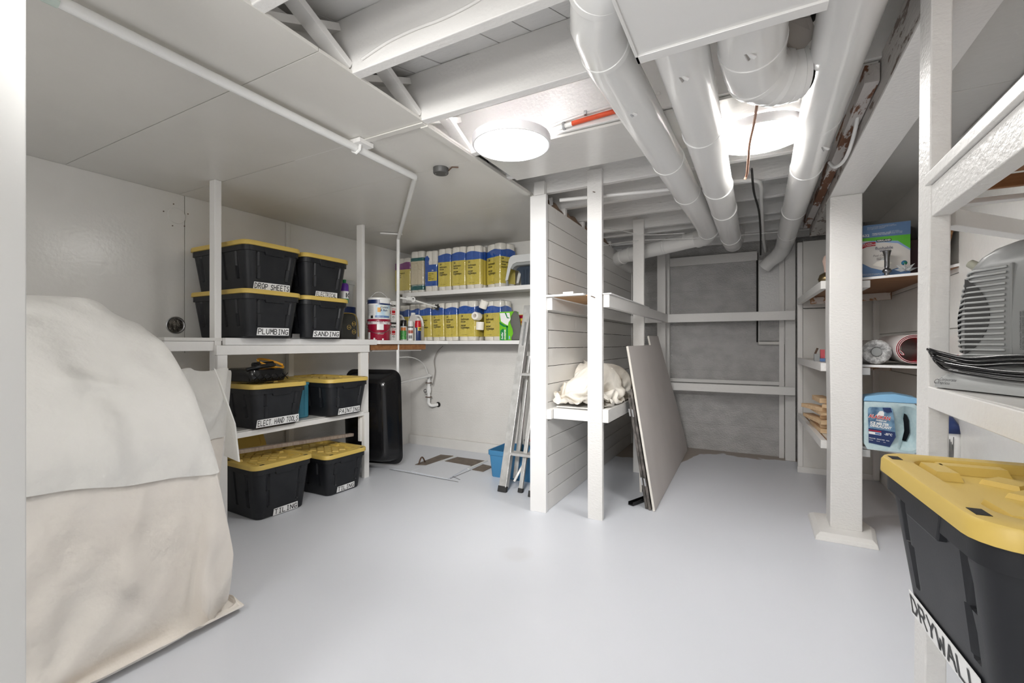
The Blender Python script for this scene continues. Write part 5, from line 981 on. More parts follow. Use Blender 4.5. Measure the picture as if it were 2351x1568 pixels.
6,6,-28,1,-2,-1,-5,-18,-6,-13,6,6,-12,32,0,2,-10,-17,17,-3,-2,5,-1,-1,1,-1,-5,9,-9,2,5,-1,0,1,-1,1,-1,-4,-4,3,3,0,-5,-6,0,3,-3,-4,4,2,-9,-3,-3,2,12,-2,-11,-5,10,-5,-7,4,-7,1,10,2,-27,-13,-1,-1,-6,-14,
-10,-12,0,14,3,13,-13,15,-6,-7,5,3,-4,2,-2,-2,3,-9,1,9,-2,1,-1,1,-1,0,1,-1,-3,-4,3,2,0,-3,-4,-2,1,-1,-5,0,2,0,-4,-6,-1,-1,2,5,0,-5,8,-9,-8,-2,0,4,11,-3,-22,-25,-1,-2,-5,-12,-11,-14,-2,21,13,-22,14,8,
-3,0,1,-1,-1,-3,-2,1,-9,0,10,1,0,0,-1,-1,0,1,-1,-1,-5,3,0,1,-2,-3,-1,0,-2,-5,-5,9,-4,0,-2,-7,-1,0,-2,2,-2,4,0,18,-30,-2,-1,7,14,-8,-14,-36,-2,-2,-6,-10,-16,-5,0,23,5,-31,5,31,-4,5,-3,-6,-2,-4,1,-10,
-5,16,1,-1,1,-1,-1,0,-1,0,-1,-2,0,1,-1,1,-3,-2,0,-2,-3,-11,12,-2,-3,0,-2,-3,-3,-2,-1,-1,-3,1,1,18,-1,-26,-2,6,9,9,-17,-44,],
[-125,-102,1,-4,-3,6,-4,3,-4,6,1,-1,0,-1,0,1,0,0,1,-1,0,0,-1,-1,2,-1,1,0,-1,1,-1,1,-1,-4,-4,4,3,2,-2,-10,2,2,3,0,1,1,0,-11,6,5,2,0,-3,-6,6,4,0,1,-3,1,-7,-8,9,4,-2,-1,-1,1,-3,-3,5,-5,3,0,3,0,0,0,0,-1,1,
0,0,0,0,0,0,0,-2,2,0,0,-1,1,0,-1,0,-4,-3,4,2,2,-3,-9,3,2,2,-1,1,2,-9,3,1,6,1,-2,-7,3,6,1,0,0,-2,1,-10,-5,10,4,-3,-3,0,0,0,-3,-1,2,-4,2,3,2,-1,0,0,0,-2,2,1,-1,0,0,0,0,0,-1,1,0,-1,1,0,0,-1,-5,-1,4,1,2,
-4,-7,3,2,-3,3,3,-7,-2,1,8,1,0,-8,1,6,2,1,0,0,-1,-2,-11,-1,10,3,-2,-2,0,-1,1,0,-1,-3,3,-4,1,3,1,0,0,0,0,-1,1,0,1,-1,0,0,0,-1,1,0,0,0,0,2,-4,-5,2,2,1,1,-5,-1,-1,-3,3,4,-7,-2,2,7,2,-2,-6,0,6,3,0,0,2,-1,
-1,-5,-10,2,10,3,-3,-3,0,0,0,0,0,-1,-1,0,-1,-2,4,1,0,0,0,0,0,0,0,0,0,0,0,0,0,0,1,-1,1,2,-5,-6,4,2,0,0,-3,-5,-4,7,0,-6,0,3,5,3,-3,-7,2,6,2,0,1,1,0,1,-3,-7,-8,4,10,2,-2,-2,0,0,0,0,0,-1,1,-1,0,-1,-3,4,0,
1,0,0,0,0,0,0,0,1,-1,-1,2,-1,1,-1,-1,7,-7,-7,4,2,1,-1,-10,-3,9,-4,-4,2,3,5,-1,-3,-6,6,5,0,0,2,0,0,1,1,-4,-9,-6,7,9,1,-2,-3,1,0,0,0,0,0,0,0,0,-1,-1,-3,4,1,0,0,0,0,0,0,1,-1,0,0,0,0,0,1,-1,2,-2,-6,4,-1,
3,-1,-18,9,-4,0,4,3,0,-1,-4,0,7,1,1,0,0,1,1,1,0,0,-5,-10,-3,9,8,0,-3,-2,0,0,1,-1,-1,1,0,0,0,-1,1,-2,-1,1,3,-1,0,0,0,0,0,1,-1,0,0,0,1,-1,0,0,0,-2,-2,2,1,0,-18,2,5,0,0,2,0,1,2,2,0,1,0,0,1,1,1,0,2,-2,-8,
-8,0,10,7,-1,-1,-1,0,0,0,0,0,0,-1,2,-1,0,-1,1,-1,-3,3,1,0,1,-1,0,0,0,0,1,-1,0,0,0,0,1,-2,1,-3,0,2,-1,-16,4,2,0,1,-1,1,2,2,1,0,2,-1,0,2,0,2,1,1,-4,-11,-3,2,10,5,-1,-2,-2,0,0,0,0,0,0,0,0,0,0,0,0,0,-1,
-2,2,1,0,0,1,-1,0,0,0,0,1,-1,0,0,0,0,0,-2,0,1,-3,-12,2,1,-1,2,2,0,2,1,0,1,1,0,0,0,3,0,2,0,-8,-8,-1,5,8,4,0,-2,-2,0,0,0,0,0,0,0,0,1,-1,0,0,0,0,-1,-1,0,3,-1,0,0,1,-1,0,0,0,0,0,1,-1,0,-1,1,-2,1,-3,-9,-2,
-1,3,2,1,1,1,0,2,-1,1,1,-1,0,3,1,2,-3,-11,-1,-1,5,9,3,-1,-2,-2,0,0,1,-1,0,0,0,0,0,0,0,0,0,1,-1,-1,-1,1,1,0,1,-1,0,0,1,-1,0,0,0,0,0,0,0,-1,1,-5,-11,-1,4,3,0,1,0,1,1,0,0,-1,-1,1,3,2,2,0,-10,-3,0,-1,7,7,
2,-1,0,-1,1,0,0,0,0,0,0,0,1,-1,0,0,0,0,0,0,0,-1,0,1,0,0,1,-1,0,0,0,0,0,0,0,0,1,-1,1,-6,-17,10,2,1,-1,0,1,0,-1,0,-1,2,1,3,2,0,2,-8,-4,0,-1,1,7,6,1,0,0,-1,1,1,0,0,1,-1,0,0,0,0,0,0,0,0,1,-1,0,-1,1,0,0,0,
0,0,0,0,1,-1,0,0,0,0,0,0,2,-7,-19,9,4,0,1,-1,1,0,1,0,1,2,0,1,1,0,-5,-2,-1,0,-1,2,7,4,2,-2,9,-1,11,1,0,0,0,0,0,0,0,0,1,-1,0,0,0,0,0,0,0,0,0,0,0,0,0,1,-1,0,0,0,0,0,0,1,0,-5,-20,10,4,0,-1,1,-1,1,0,1,1,1,
1,-1,0,-3,-1,1,-2,1,-1,3,7,3,0,0,13,9,5,10,1,0,0,1,-1,0,0,0,0,0,0,0,1,-1,0,0,0,0,0,0,0,0,0,1,-1,0,0,0,0,0,0,1,0,-5,-19,3,7,2,0,2,-1,1,0,0,1,-1,0,1,-2,1,-1,0,0,-1,0,5,6,0,1,1,-1,11,-10,4,10,0,0,0,0,0,
0,1,-1,0,0,0,0,0,0,0,0,1,-1,0,0,0,1,-1,0,0,0,0,0,0,1,-1,1,-5,-18,3,2,1,2,1,2,1,1,0,1,-1,1,-1,1,-1,0,0,-1,0,2,5,3,1,0,0,-4,0,-5,-8,5,9,-1,0,0,0,0,0,0,0,0,0,1,-1,0,0,0,1,-1,0,0,0,1,-1,0,0,0,0,0,0,0,0,1,
-3,-21,6,1,0,0,0,1,1,3,0,1,2,-1,1,0,0,-1,1,-2,3,3,3,1,0,1,1,-3,-4,1,-4,-9,7,6,0,0,0,0,1,-1,0,0,0,0,0,1,-1,0,0,1,-1,0,0,0,0,0,1,-1,0,0,0,0,0,1,-3,-20,4,2,1,1,-2,0,1,0,2,0,2,0,2,0,1,0,1,1,3,0,2,0,1,1,2,
-3,-3,0,1,-4,-7,6,5,0,0,0,0,0,0,1,-1,0,0,0,1,-1,0,0,0,0,1,-1,0,0,0,1,-1,0,0,0,0,1,-3,-19,4,0,1,0,2,-1,1,0,-1,2,0,2,1,0,1,1,2,0,2,1,2,0,1,1,1,0,-4,5,0,0,-5,-4,5,3,1,1,-1,0,0,0,1,-1,0,0,0,0,1,-1,0,0,0,
1,-1,0,0,0,1,-1,0,0,0,1,-3,-18,3,2,-1,-1,1,0,2,0,1,-1,1,1,1,1,1,1,1,1,1,2,1,1,1,1,1,9,-2,15,1,-1,1,-4,-4,4,4,0,1,-1,0,0,0,0,1,-1,0,0,0,0,1,-1,0,0,0,1,-1,0,0,0,0,0,1,0,-2,-19,-1,6,2,-2,0,-2,1,1,1,1,1,
0,0,2,0,1,2,1,1,1,2,1,0,2,2,15,2,23,5,1,0,0,-3,-5,5,3,0,0,1,-1,0,0,0,0,0,1,-1,0,0,0,1,-1,0,0,0,0,1,-1,0,0,0,1,0,-21,-2,2,6,2,-1,-1,-1,-1,0,2,2,-1,2,0,1,1,1,2,1,1,1,1,2,0,3,16,9,18,17,1,0,-1,1,-2,-4,3,
3,0,0,0,0,1,-1,0,0,0,0,0,1,-1,0,0,0,1,-1,0,0,0,0,0,1,-1,0,-17,-1,-5,2,6,4,0,-1,-2,-1,-1,2,1,1,1,1,1,1,1,1,2,1,1,1,1,4,15,15,6,23,7,0,-1,1,0,-1,-5,4,2,0,0,0,0,0,0,0,1,-1,0,0,0,1,-1,0,0,0,0,0,1,-1,0,0,
0,1,-17,-8,11,-9,-1,7,5,1,0,-1,-3,-1,0,2,2,0,2,0,2,2,0,1,2,0,2,4,14,16,-1,16,17,1,1,0,-1,1,-1,-3,2,2,0,0,1,-1,0,0,0,0,0,1,-1,0,0,0,0,0,0,1,-1,0,0,0,0,1,-14,-10,-2,13,-7,-4,6,5,3,0,0,-3,-2,0,1,2,1,1,1,
1,2,2,0,2,1,3,15,14,1,6,19,7,1,1,0,-1,1,-1,-2,2,1,0,0,0,0,0,1,-1,0,0,0,0,0,0,0,0,1,-1,0,0,0,0,0,2,-13,-15,5,-3,11,-3,-6,4,6,3,0,1,-1,-3,-1,0,2,2,1,1,1,2,1,1,1,6,16,14,5,-2,18,11,1,4,0,0,-1,1,-1,-1,1,
1,0,1,-1,0,0,0,0,0,0,0,0,0,0,0,0,0,0,1,-1,0,0,1,-8,-20,5,0,-2,10,1,-6,0,7,2,2,0,0,-1,-2,-1,1,2,2,1,1,2,0,2,6,5,18,-9,-3,12,16,0,5,3,0,-1,1,0,0,-2,2,0,0,0,0,0,0,1,-1,0,-1,1,0,0,0,1,-1,0,0,-1,1,0,0,-2,
-22,-4,8,-3,-1,10,3,-6,-2,7,2,1,2,0,0,-2,-1,0,2,1,2,1,0,3,6,1,13,-21,1,0,19,9,-8,10,2,0,0,-1,1,0,0,-1,1,0,1,-1,0,0,0,0,-1,1,1,-1,0,0,-1,1,0,0,0,-1,1,-1,-14,-18,8,5,-3,-2,12,5,-7,-5,8,3,0,1,2,0,-1,0,
-1,1,1,0,1,4,6,11,-3,12,-18,-4,14,17,3,-15,17,0,0,0,0,0,0,-1,1,0,0,1,-1,0,0,0,0,0,0,0,-1,1,0,0,0,0,0,-2,2,0,-8,-20,-7,11,6,-7,-1,16,3,-6,-6,7,3,0,1,2,1,-1,0,0,-1,2,0,4,6,11,-2,31,-18,-5,-1,21,11,-1,
-17,16,2,0,0,0,0,0,0,0,1,-1,0,0,0,0,0,0,0,0,-1,1,0,0,0,0,-1,0,0,-1,-1,-15,-19,5,10,5,-11,3,16,3,-5,-7,7,2,0,1,2,1,0,-1,0,1,2,2,7,6,6,21,8,-19,-5,13,17,3,-1,-13,12,3,0,0,0,0,1,-1,0,0,0,0,0,0,0,0,0,0,0,
0,-1,1,0,0,-1,-1,1,-3,2,-8,-19,-9,8,10,2,-11,5,16,2,-3,-6,4,3,-1,1,3,0,0,1,-1,2,3,7,4,9,2,26,-11,-13,-3,24,7,2,-4,-7,7,4,0,0,0,0,0,1,-1,0,0,0,0,0,0,0,0,-1,1,0,0,-1,1,-1,-1,1,-4,3,-4,-14,-16,-2,11,9,0,
-12,8,14,3,-3,-5,2,4,-1,1,1,1,2,-1,2,3,5,11,8,-1,25,5,-12,-14,10,21,3,-1,-3,-5,5,4,0,0,0,0,0,1,-1,0,0,0,0,0,0,0,-1,1,0,0,-1,1,-1,-2,2,-5,4,-3,-7,-17,-11,5,10,8,-2,-11,9,15,1,-1,-6,3,2,0,0,2,1,1,2,2,6,
10,5,4,13,22,-6,-18,-7,21,13,-1,1,-3,-5,4,4,0,0,0,0,1,-1,0,0,0,0,0,0,-1,1,0,0,0,-1,0,0,-2,2,-6,4,0,-5,-13,-15,-5,8,11,7,-6,-9,11,14,2,-3,-4,1,3,1,-1,1,2,3,2,5,11,10,1,9,26,-1,-2,-19,-2,28,3,0,-1,-1,
-6,5,4,-1,0,0,0,0,0,0,0,0,0,-1,1,0,0,0,-1,0,1,-1,-2,1,-5,2,2,-2,-8,-16,-12,1,10,9,8,-10,-8,16,11,2,-2,-5,1,3,1,-1,2,2,3,7,12,11,0,4,21,13,0,-5,-21,13,18,1,-1,0,0,-6,6,1,0,0,0,0,0,0,0,0,0,0,-1,1,0,0,
-2,2,-1,1,-4,2,-2,-7,10,-3,-5,-12,-15,-7,5,11,8,6,-13,-2,16,9,2,-2,-4,0,3,0,2,1,3,7,9,10,-1,1,14,19,7,-3,-10,-16,24,7,1,-1,0,0,-4,4,1,0,0,0,0,0,0,0,0,-1,1,0,-1,1,-1,0,0,1,-3,1,-1,-13,15,-2,-2,-10,-13,
-13,-2,6,16,3,2,-10,0,17,7,2,-2,-4,1,2,1,1,4,6,7,9,-2,0,5,22,13,-4,0,-14,-1,17,5,0,-1,0,0,-2,2,1,0,0,0,0,0,-1,1,0,0,-1,1,-1,0,1,-1,0,-2,1,0,-17,18,-1,-2,-6,-11,-15,-8,3,8,14,2,-1,-9,5,16,5,2,-2,-3,1,
1,2,3,6,9,7,2,0,-1,16,20,1,-1,-5,-8,3,14,1,0,1,-1,0,0,1,-1,1,0,0,0,-1,1,0,-1,1,0,-2,2,-1,0,1,-3,0,1,-18,17,1,0,-5,-8,-14,-12,-3,5,9,12,2,-2,-10,9,17,3,0,0,-3,0,2,3,8,3,10,-7,3,-2,8,22,8,-1,-1,-9,-2,6,
11,-1,0,1,-1,1,0,-1,1,0,0,-1,1,-1,1,0,0,-1,0,0,0,1,-1,-2,1,0,-21,20,-1,3,-3,-6,-12,-14,-8,1,7,8,11,2,-3,-10,14,15,1,1,-1,-3,2,2,8,-2,9,-18,3,0,0,18,18,-1,2,-4,-13,6,10,4,-1,1,-1,1,0,0,0,-1,1,0,0,-1,1,
-1,1,-1,0,1,-1,0,1,-3,0,3,-25,19,2,3,-1,-5,-8,-14,-13,-3,5,6,6,13,2,-4,-13,23,9,3,0,-2,-2,3,8,-6,5,-24,-4,4,-4,11,21,8,-2,2,-9,-9,12,6,1,1,-1,1,0,0,0,0,0,-1,1,0,-1,1,-1,0,0,1,-1,0,1,-3,1,1,-24,16,4,4,
0,-3,-7,-10,-16,-8,2,5,6,5,13,3,-7,-8,24,7,1,1,-2,-1,9,-7,0,-22,-13,4,-2,1,21,15,0,-1,2,-10,-5,11,5,1,0,-1,1,0,0,0,0,-1,1,0,0,-1,0,0,1,-2,2,0,-1,-2,1,2,-26,14,7,4,0,-2,-11,1,-10,-21,-1,4,7,4,3,12,6,
-12,5,18,4,3,1,-3,6,-6,-3,-15,-20,-2,4,-4,13,21,5,-2,1,0,-9,-3,13,1,1,-1,1,0,0,0,0,0,0,-1,1,0,-2,1,1,-1,0,1,-1,-2,2,1,-27,12,10,3,1,-1,-8,-12,15,-28,-10,2,10,1,0,4,12,8,-8,7,12,7,3,-1,2,-7,-5,-10,-20,
-10,6,-4,4,21,13,0,-2,1,-1,-7,0,9,2,0,0,-1,2,-1,-1,1,0,0,-1,0,0,0,0,1,-1,1,-1,-1,1,1,-27,10,14,-3,5,-1,-7,-16,18,-7,-30,0,12,1,-5,6,0,13,9,0,5,11,5,4,0,-6,-6,-5,-17,-16,2,2,-5,17,19,4,-3,1,0,-1,-8,5,
7,0,0,0,0,0,-1,1,0,0,-1,0,0,0,0,1,-1,1,-1,-1,1,1,-20,-3,20,-7,8,1,-6,-22,23,2,-29,-12,13,4,-8,1,6,-1,10,12,8,6,5,9,3,-5,-6,-2,-11,-18,-8,9,-7,7,22,9,1,-3,-1,3,-1,-7,5,5,0,0,0,0,0,0,-1,1,-1,-1,1,0,1,
-1,1,0,-2,1,1,0,-12,-18,25,-7,8,3,-5,-24,23,6,-14,-29,9,10,-12,5,2,0,0,6,19,12,4,10,10,-5,-6,0,-6,-17,-14,7,-2,-5,22,15,3,0,-4,1,2,0,-6,4,4,0,0,0,0,0,-1,0,-1,1,0,1,0,-1,0,1,0,-2,2,0,-5,-27,21,1,3,4,
-2,-25,20,2,1,-14,-16,5,2,2,-2,0,-2,-1,11,23,11,10,16,-4,-7,4,-4,-11,-19,-2,8,-10,12,20,7,0,1,-4,1,2,1,-4,3,1,1,0,0,-1,0,-1,1,1,-1,1,-1,0,1,0,-1,1,-1,1,-1,-18,-9,13,10,1,-6,3,-26,24,-2,2,-6,-15,-3,6,
-2,-2,-1,-2,-2,21,26,12,17,-3,-7,9,-4,-6,-17,-12,9,-3,-3,23,10,4,-1,0,-2,0,3,0,-1,0,1,1,-2,1,0,0,1,-1,1,-2,2,-1,1,-1,1,0,-1,0,1,-7,-17,-6,21,-2,6,3,-20,-2,9,14,-2,-20,-11,7,1,-8,4,-4,-6,7,35,21,19,-3,
-6,11,-1,-6,-10,-18,0,10,-12,15,18,5,1,-1,-1,-1,1,2,0,0,-1,0,1,1,-2,2,-1,1,-1,0,1,-1,1,-1,1,-1,0,0,-3,0,-6,-24,14,12,1,0,-1,-17,9,11,3,-13,-10,-1,-1,-6,2,-2,-7,-6,33,34,21,-1,-6,16,-1,-6,-3,-16,-12,
10,-3,0,23,7,3,0,-1,-1,-1,3,-2,1,1,0,1,0,-1,1,0,-2,1,-1,1,1,-1,1,-1,1,-1,-2,-6,7,-8,-13,0,12,1,4,-12,8,3,-2,-1,4,-8,-13,1,-7,1,-1,-9,-10,23,45,26,0,-5,19,2,-6,1,-13,-21,7,4,-2,16,8,7,0,2,-2,0,0,-1,2,
1,-1,1,0,-1,-1,1,-3,2,1,0,1,0,-1,1,-1,-2,-2,-2,0,-5,-1,-13,13,3,8,-14,13,-3,-3,1,-2,-11,10,-11,-10,-2,-4,-4,-12,13,46,38,-1,-4,19,4,-3,3,-11,-21,-6,11,5,-3,20,5,2,2,-4,3,1,0,-2,0,2,-1,0,0,-1,-3,3,1,1,
-1,0,1,-1,1,-5,-2,2,1,2,-5,-2,-8,-6,8,8,4,-1,-2,0,-1,-8,-6,10,-10,0,-20,8,-15,-5,5,39,50,-1,-3,16,10,-1,1,-10,-14,-16,14,-7,14,8,11,0,2,-4,5,0,-1,-2,0,1,1,0,-1,-3,2,3,-1,1,-1,1,-1,1,-4,-2,4,2,-1,-3,
-6,5,-13,-2,12,0,0,4,-1,-5,-1,-8,10,-11,10,-12,-14,0,-8,-11,-1,34,57,-2,-2,11,16,1,-9,0,-7,-18,-5,11,12,-1,11,0,3,1,1,1,-1,-2,2,0,1,-1,-3,2,2,1,0,-1,1,-1,0,-2,-2,3,2,0,-2,-6,0,7,-9,-5,7,0,0,0,0,2,-7,
-5,1,9,-19,18,-18,-12,-5,-9,-10,27,62,-1,0,5,21,1,-15,4,3,-16,-12,5,7,8,10,1,-1,4,1,0,1,-2,1,-2,1,-2,3,1,1,-1,1,-1,1,-1,-1,-3,4,1,0,-3,-4,4,1,-5,-1,4,-1,-3,0,-3,-2,7,0,-11,-8,16,-8,-8,13,-22,-11,-11,
-9,16,64,-2,-2,1,26,-2,-16,4,8,-4,-28,0,10,16,3,6,-2,3,2,-1,0,2,-5,0,2,-1,3,0,1,-1,1,0,-1,-1,-1,1,3,-1,-2,-1,0,2,-1,-7,1,7,0,-4,-6,-2,3,2,1,-11,-11,20,0,-16,8,-6,-22,-16,-3,6,58,-3,-3,-1,27,-2,-8,-12,
13,5,-36,8,14,1,8,2,6,1,0,0,1,-4,-1,4,1,0,-1,1,0,1,-1,1,-2,0,2,0,0,-1,-1,1,1,-1,-4,-7,10,1,0,-1,-6,-4,4,-1,0,-7,-20,20,17,-20,-2,-2,-19,-19,-3,-1,50,-2,-4,-1,29,-6,-1,-19,15,8,-36,12,11,2,-4,13,4,2,
-1,2,-6,-1,6,-1,1,1,-1,0,0,1,-1,0,1,0,0,0,0,0,0,0,0,-3,-13,16,-1,0,-1,0,-2,-3,-1,-1,-1,-4,-18,-9,41,4,-25,-3,-17,-18,-9,-1,40,],
[840,845,-9,10,-1,-12,16,-5,-16,14,-3,1,-1,5,-7,2,1,1,-1,1,-2,1,6,-12,5,1,0,3,0,-6,3,4,-11,-7,-5,5,6,7,-7,-12,1,2,2,3,-1,5,12,-20,0,5,6,10,-2,-11,1,4,2,4,4,-4,-8,1,0,2,1,-3,2,-5,9,-5,-7,15,-8,-12,11,
-3,2,-1,5,-7,2,2,0,-1,0,-1,1,5,-11,5,2,0,3,-4,-2,4,-8,-9,-3,6,3,7,-8,-10,1,4,1,0,5,7,-12,-2,0,8,6,5,-9,-2,3,1,3,5,3,-7,-5,1,0,3,1,1,0,1,-2,6,-5,-5,14,-12,-4,5,0,0,1,3,-4,0,2,-1,0,-1,0,1,4,-8,4,1,1,0,
-2,0,-6,-11,1,4,4,3,-6,-10,5,2,-1,4,5,-8,-4,1,6,4,5,-1,-5,0,3,1,4,4,1,-7,-2,0,1,2,3,2,0,1,0,0,4,-3,-6,12,-8,-6,4,1,0,1,3,-3,-2,3,-2,1,-1,1,0,2,-3,2,0,1,-1,-1,-8,-10,4,3,2,3,-9,-1,1,-3,6,3,-7,-3,2,5,4,
0,3,-4,1,1,1,2,4,4,0,-7,-1,0,2,2,2,2,0,1,0,-1,1,3,-1,-7,10,-6,-5,3,1,0,2,0,0,-3,2,-1,0,2,-1,2,-1,0,-1,2,-1,-1,-11,-7,6,2,0,2,-5,-5,-2,8,-1,-5,0,1,3,5,-2,3,-2,0,2,1,1,3,2,5,-2,-6,1,0,0,4,2,2,0,1,-1,1,
-1,1,2,0,-7,9,-6,-2,2,0,0,1,0,-1,0,1,-1,1,1,1,-2,1,0,-1,1,-2,-9,-9,8,1,3,-1,-10,-4,9,-4,-1,-1,3,3,0,-1,3,-1,3,0,0,2,2,1,4,5,-7,-2,1,0,1,4,2,2,0,0,0,2,1,-2,-1,1,-2,-2,4,-6,0,4,0,1,-1,0,0,1,-1,1,1,-1,1,
-1,0,1,-1,-1,-6,-9,6,0,5,-3,-13,3,-1,-1,3,2,-1,0,1,0,3,2,1,0,0,1,2,3,4,2,-6,-1,2,-2,3,3,2,1,0,0,0,0,-2,2,0,0,1,-1,-1,4,-8,1,4,1,-1,0,0,0,1,0,1,-1,1,-1,0,-1,1,-1,-3,-6,-1,1,3,-1,-12,0,1,0,1,1,0,1,2,1,
2,0,1,1,0,1,2,3,4,0,-6,2,1,-1,2,4,-10,-12,1,0,0,0,2,-2,0,1,0,1,0,-2,4,-8,2,3,0,0,0,1,0,0,0,1,-1,0,-1,1,-1,0,-1,-4,-4,0,4,-4,-9,-1,2,0,-1,2,-1,2,2,1,1,0,1,1,1,1,2,3,4,-3,-2,1,1,-1,2,4,-14,-14,1,0,0,0,
1,-1,1,0,0,0,0,0,1,2,-6,-2,6,-1,0,0,1,0,0,1,-1,-1,1,-1,1,-1,-1,-2,-3,-2,3,-4,-10,1,0,0,0,2,1,0,2,0,2,0,0,2,-1,3,2,4,2,-5,1,2,-1,0,3,4,-13,-13,0,1,0,0,1,-1,1,0,-1,1,1,-1,0,1,1,-3,-4,5,0,1,0,0,0,0,0,-1,
1,-1,0,0,0,-2,-2,-3,3,-4,-10,0,-1,0,2,1,1,1,0,1,1,1,1,-1,2,2,0,7,-3,-2,3,0,0,1,2,5,-14,-14,1,-1,1,0,1,-1,1,0,0,-1,2,-1,1,-1,1,0,-2,-3,4,1,0,0,0,-1,1,-1,0,0,1,-1,0,-1,-1,-4,4,-7,-9,-1,1,1,1,0,1,1,1,0,
1,-2,2,0,3,1,3,3,-3,0,2,2,-1,1,3,3,-9,-14,6,0,0,0,0,1,-1,1,-1,1,1,0,-1,1,-1,0,1,-2,-2,3,1,0,0,-1,1,-1,0,0,0,1,-1,-1,0,-1,1,-8,-11,3,1,-1,1,1,-1,1,0,1,-1,1,2,1,3,1,2,-1,0,2,1,1,0,2,2,4,-16,-10,-3,2,1,
1,-1,1,-1,0,1,0,0,1,0,-1,1,-1,-1,1,0,-2,2,1,0,-1,0,0,1,-1,1,-1,0,0,-1,0,2,-11,-10,2,1,1,-1,1,1,-1,2,-1,1,2,0,2,0,4,-1,0,2,0,2,1,0,2,2,5,0,-14,13,-1,2,0,1,-1,1,-1,0,1,1,-1,1,0,-1,0,-1,0,2,-2,1,1,-1,0,
0,0,1,-1,0,1,-1,0,-1,1,0,-9,-9,2,0,0,-1,2,-1,0,1,0,1,2,1,-1,1,2,2,0,1,2,1,0,2,1,3,5,-9,-2,-5,10,2,0,1,-1,1,-1,0,1,0,1,0,-1,1,-2,0,0,1,0,1,-1,0,0,1,-1,0,0,0,1,-1,0,0,-1,1,-8,-10,1,1,0,1,0,-1,1,0,1,0,0,
2,0,2,1,1,0,2,2,1,0,2,1,3,6,-18,-9,-8,-5,10,1,1,-1,1,-1,0,1,0,1,-1,1,-1,0,-1,-1,2,0,0,1,-1,1,-1,0,0,0,0,1,-1,0,-1,1,0,-7,-10,-1,1,1,1,0,1,-1,1,0,-1,2,0,1,2,0,2,0,2,1,2,0,2,2,2,6,-14,-16,1,-7,-4,10,1,
0,-1,0,0,1,0,0,1,0,-1,0,-1,1,-1,1,0,0,0,0,0,0,0,0,0,0,0,1,-2,0,2,-8,-10,0,1,0,0,0,1,1,1,-1,1,0,0,1,1,1,1,2,1,0,2,2,1,1,4,5,-15,-15,-1,3,-8,-2,9,-1,1,-1,1,-1,1,0,0,0,0,-1,1,-1,0,1,0,1,-1,0,1,-1,0,-1,2,
-1,0,0,0,-1,1,-6,-10,-1,0,2,-1,1,0,0,0,2,0,0,1,1,1,0,1,0,2,2,1,1,2,2,2,8,-13,-14,0,1,2,-9,1,7,-1,1,-1,0,1,0,0,0,0,-1,0,0,1,-1,1,1,0,0,-1,0,-1,1,0,0,0,0,0,-1,2,-6,-12,1,-1,1,0,1,1,-1,1,0,1,0,1,1,0,1,1,
1,1,1,2,1,2,2,3,7,-6,-14,9,-1,1,2,-9,2,5,1,-1,0,1,0,0,0,-1,1,-1,0,1,-1,1,1,-1,1,0,-2,1,0,0,0,-1,1,0,-1,2,-6,-11,0,0,0,0,1,0,0,1,1,-1,2,0,0,1,1,1,1,1,1,2,2,1,2,3,7,-3,-12,15,3,-1,1,2,-7,-1,7,-1,1,-1,1,
-1,1,0,-1,1,-1,0,1,0,1,-1,1,-1,0,0,0,-1,1,0,0,0,-1,2,-5,-13,0,1,1,0,0,-1,2,-1,2,0,0,1,0,2,0,0,2,1,2,1,1,2,3,2,8,-6,-7,9,9,1,0,0,1,-3,-6,9,-1,1,-1,1,0,-1,1,-1,1,0,0,0,0,0,1,-1,0,-1,1,-1,1,0,-1,1,-1,1,
-3,-12,-3,3,-1,2,-1,0,1,0,-1,2,0,1,1,0,1,1,1,1,1,2,1,3,1,4,7,-11,-4,-5,13,4,-1,1,0,1,-2,-6,8,0,-1,0,1,0,-1,1,-1,1,0,-1,1,0,0,0,0,-1,0,1,-1,1,-1,0,1,-1,-1,-12,-1,-2,1,1,1,0,0,1,-2,2,0,1,0,1,1,2,-1,3,0,
1,3,1,3,3,8,-14,-7,-12,6,10,1,0,-1,1,0,-1,-6,8,-1,0,1,-1,1,0,-1,1,-1,1,0,0,-1,1,0,-1,1,-1,1,-1,0,0,1,-1,-1,-10,-3,0,-1,0,2,0,0,1,1,-2,1,0,2,0,1,1,1,1,2,0,3,1,3,3,9,-15,-11,-11,-3,12,0,2,0,1,-1,1,-2,
-3,5,0,0,1,0,-1,1,0,-1,1,-1,1,0,0,-1,1,-1,0,1,-1,1,-1,0,0,0,-10,-4,1,-1,-1,1,1,0,1,1,-1,1,0,0,1,1,0,2,1,2,1,1,3,2,3,9,-13,-15,-1,-13,8,6,0,2,0,0,0,2,-3,-2,3,2,-1,1,0,-1,1,0,-1,1,0,-1,1,-1,1,-1,1,-1,0,
1,-1,0,-1,1,-9,-3,-1,0,-1,0,0,1,1,0,1,1,-1,1,0,0,2,1,1,1,2,2,2,2,4,8,-7,-14,9,-12,0,7,1,3,1,0,0,0,1,-1,-2,2,2,-1,1,0,0,-1,1,0,-1,1,-1,1,-1,0,1,-1,0,0,0,0,-1,1,-7,-5,-1,1,-1,-1,1,0,0,1,1,1,0,0,1,0,0,2,
1,1,2,2,2,2,4,9,-4,-9,12,-8,-2,6,-3,6,2,1,0,0,0,1,0,-1,1,0,0,1,-1,0,1,-1,1,-1,0,1,-1,0,1,-1,0,0,0,0,-1,0,-4,-6,-1,0,0,-1,0,-1,2,-1,2,1,0,0,1,1,0,1,1,1,2,1,3,3,3,10,-5,-5,2,7,-9,5,8,-11,9,3,0,0,0,1,-1,
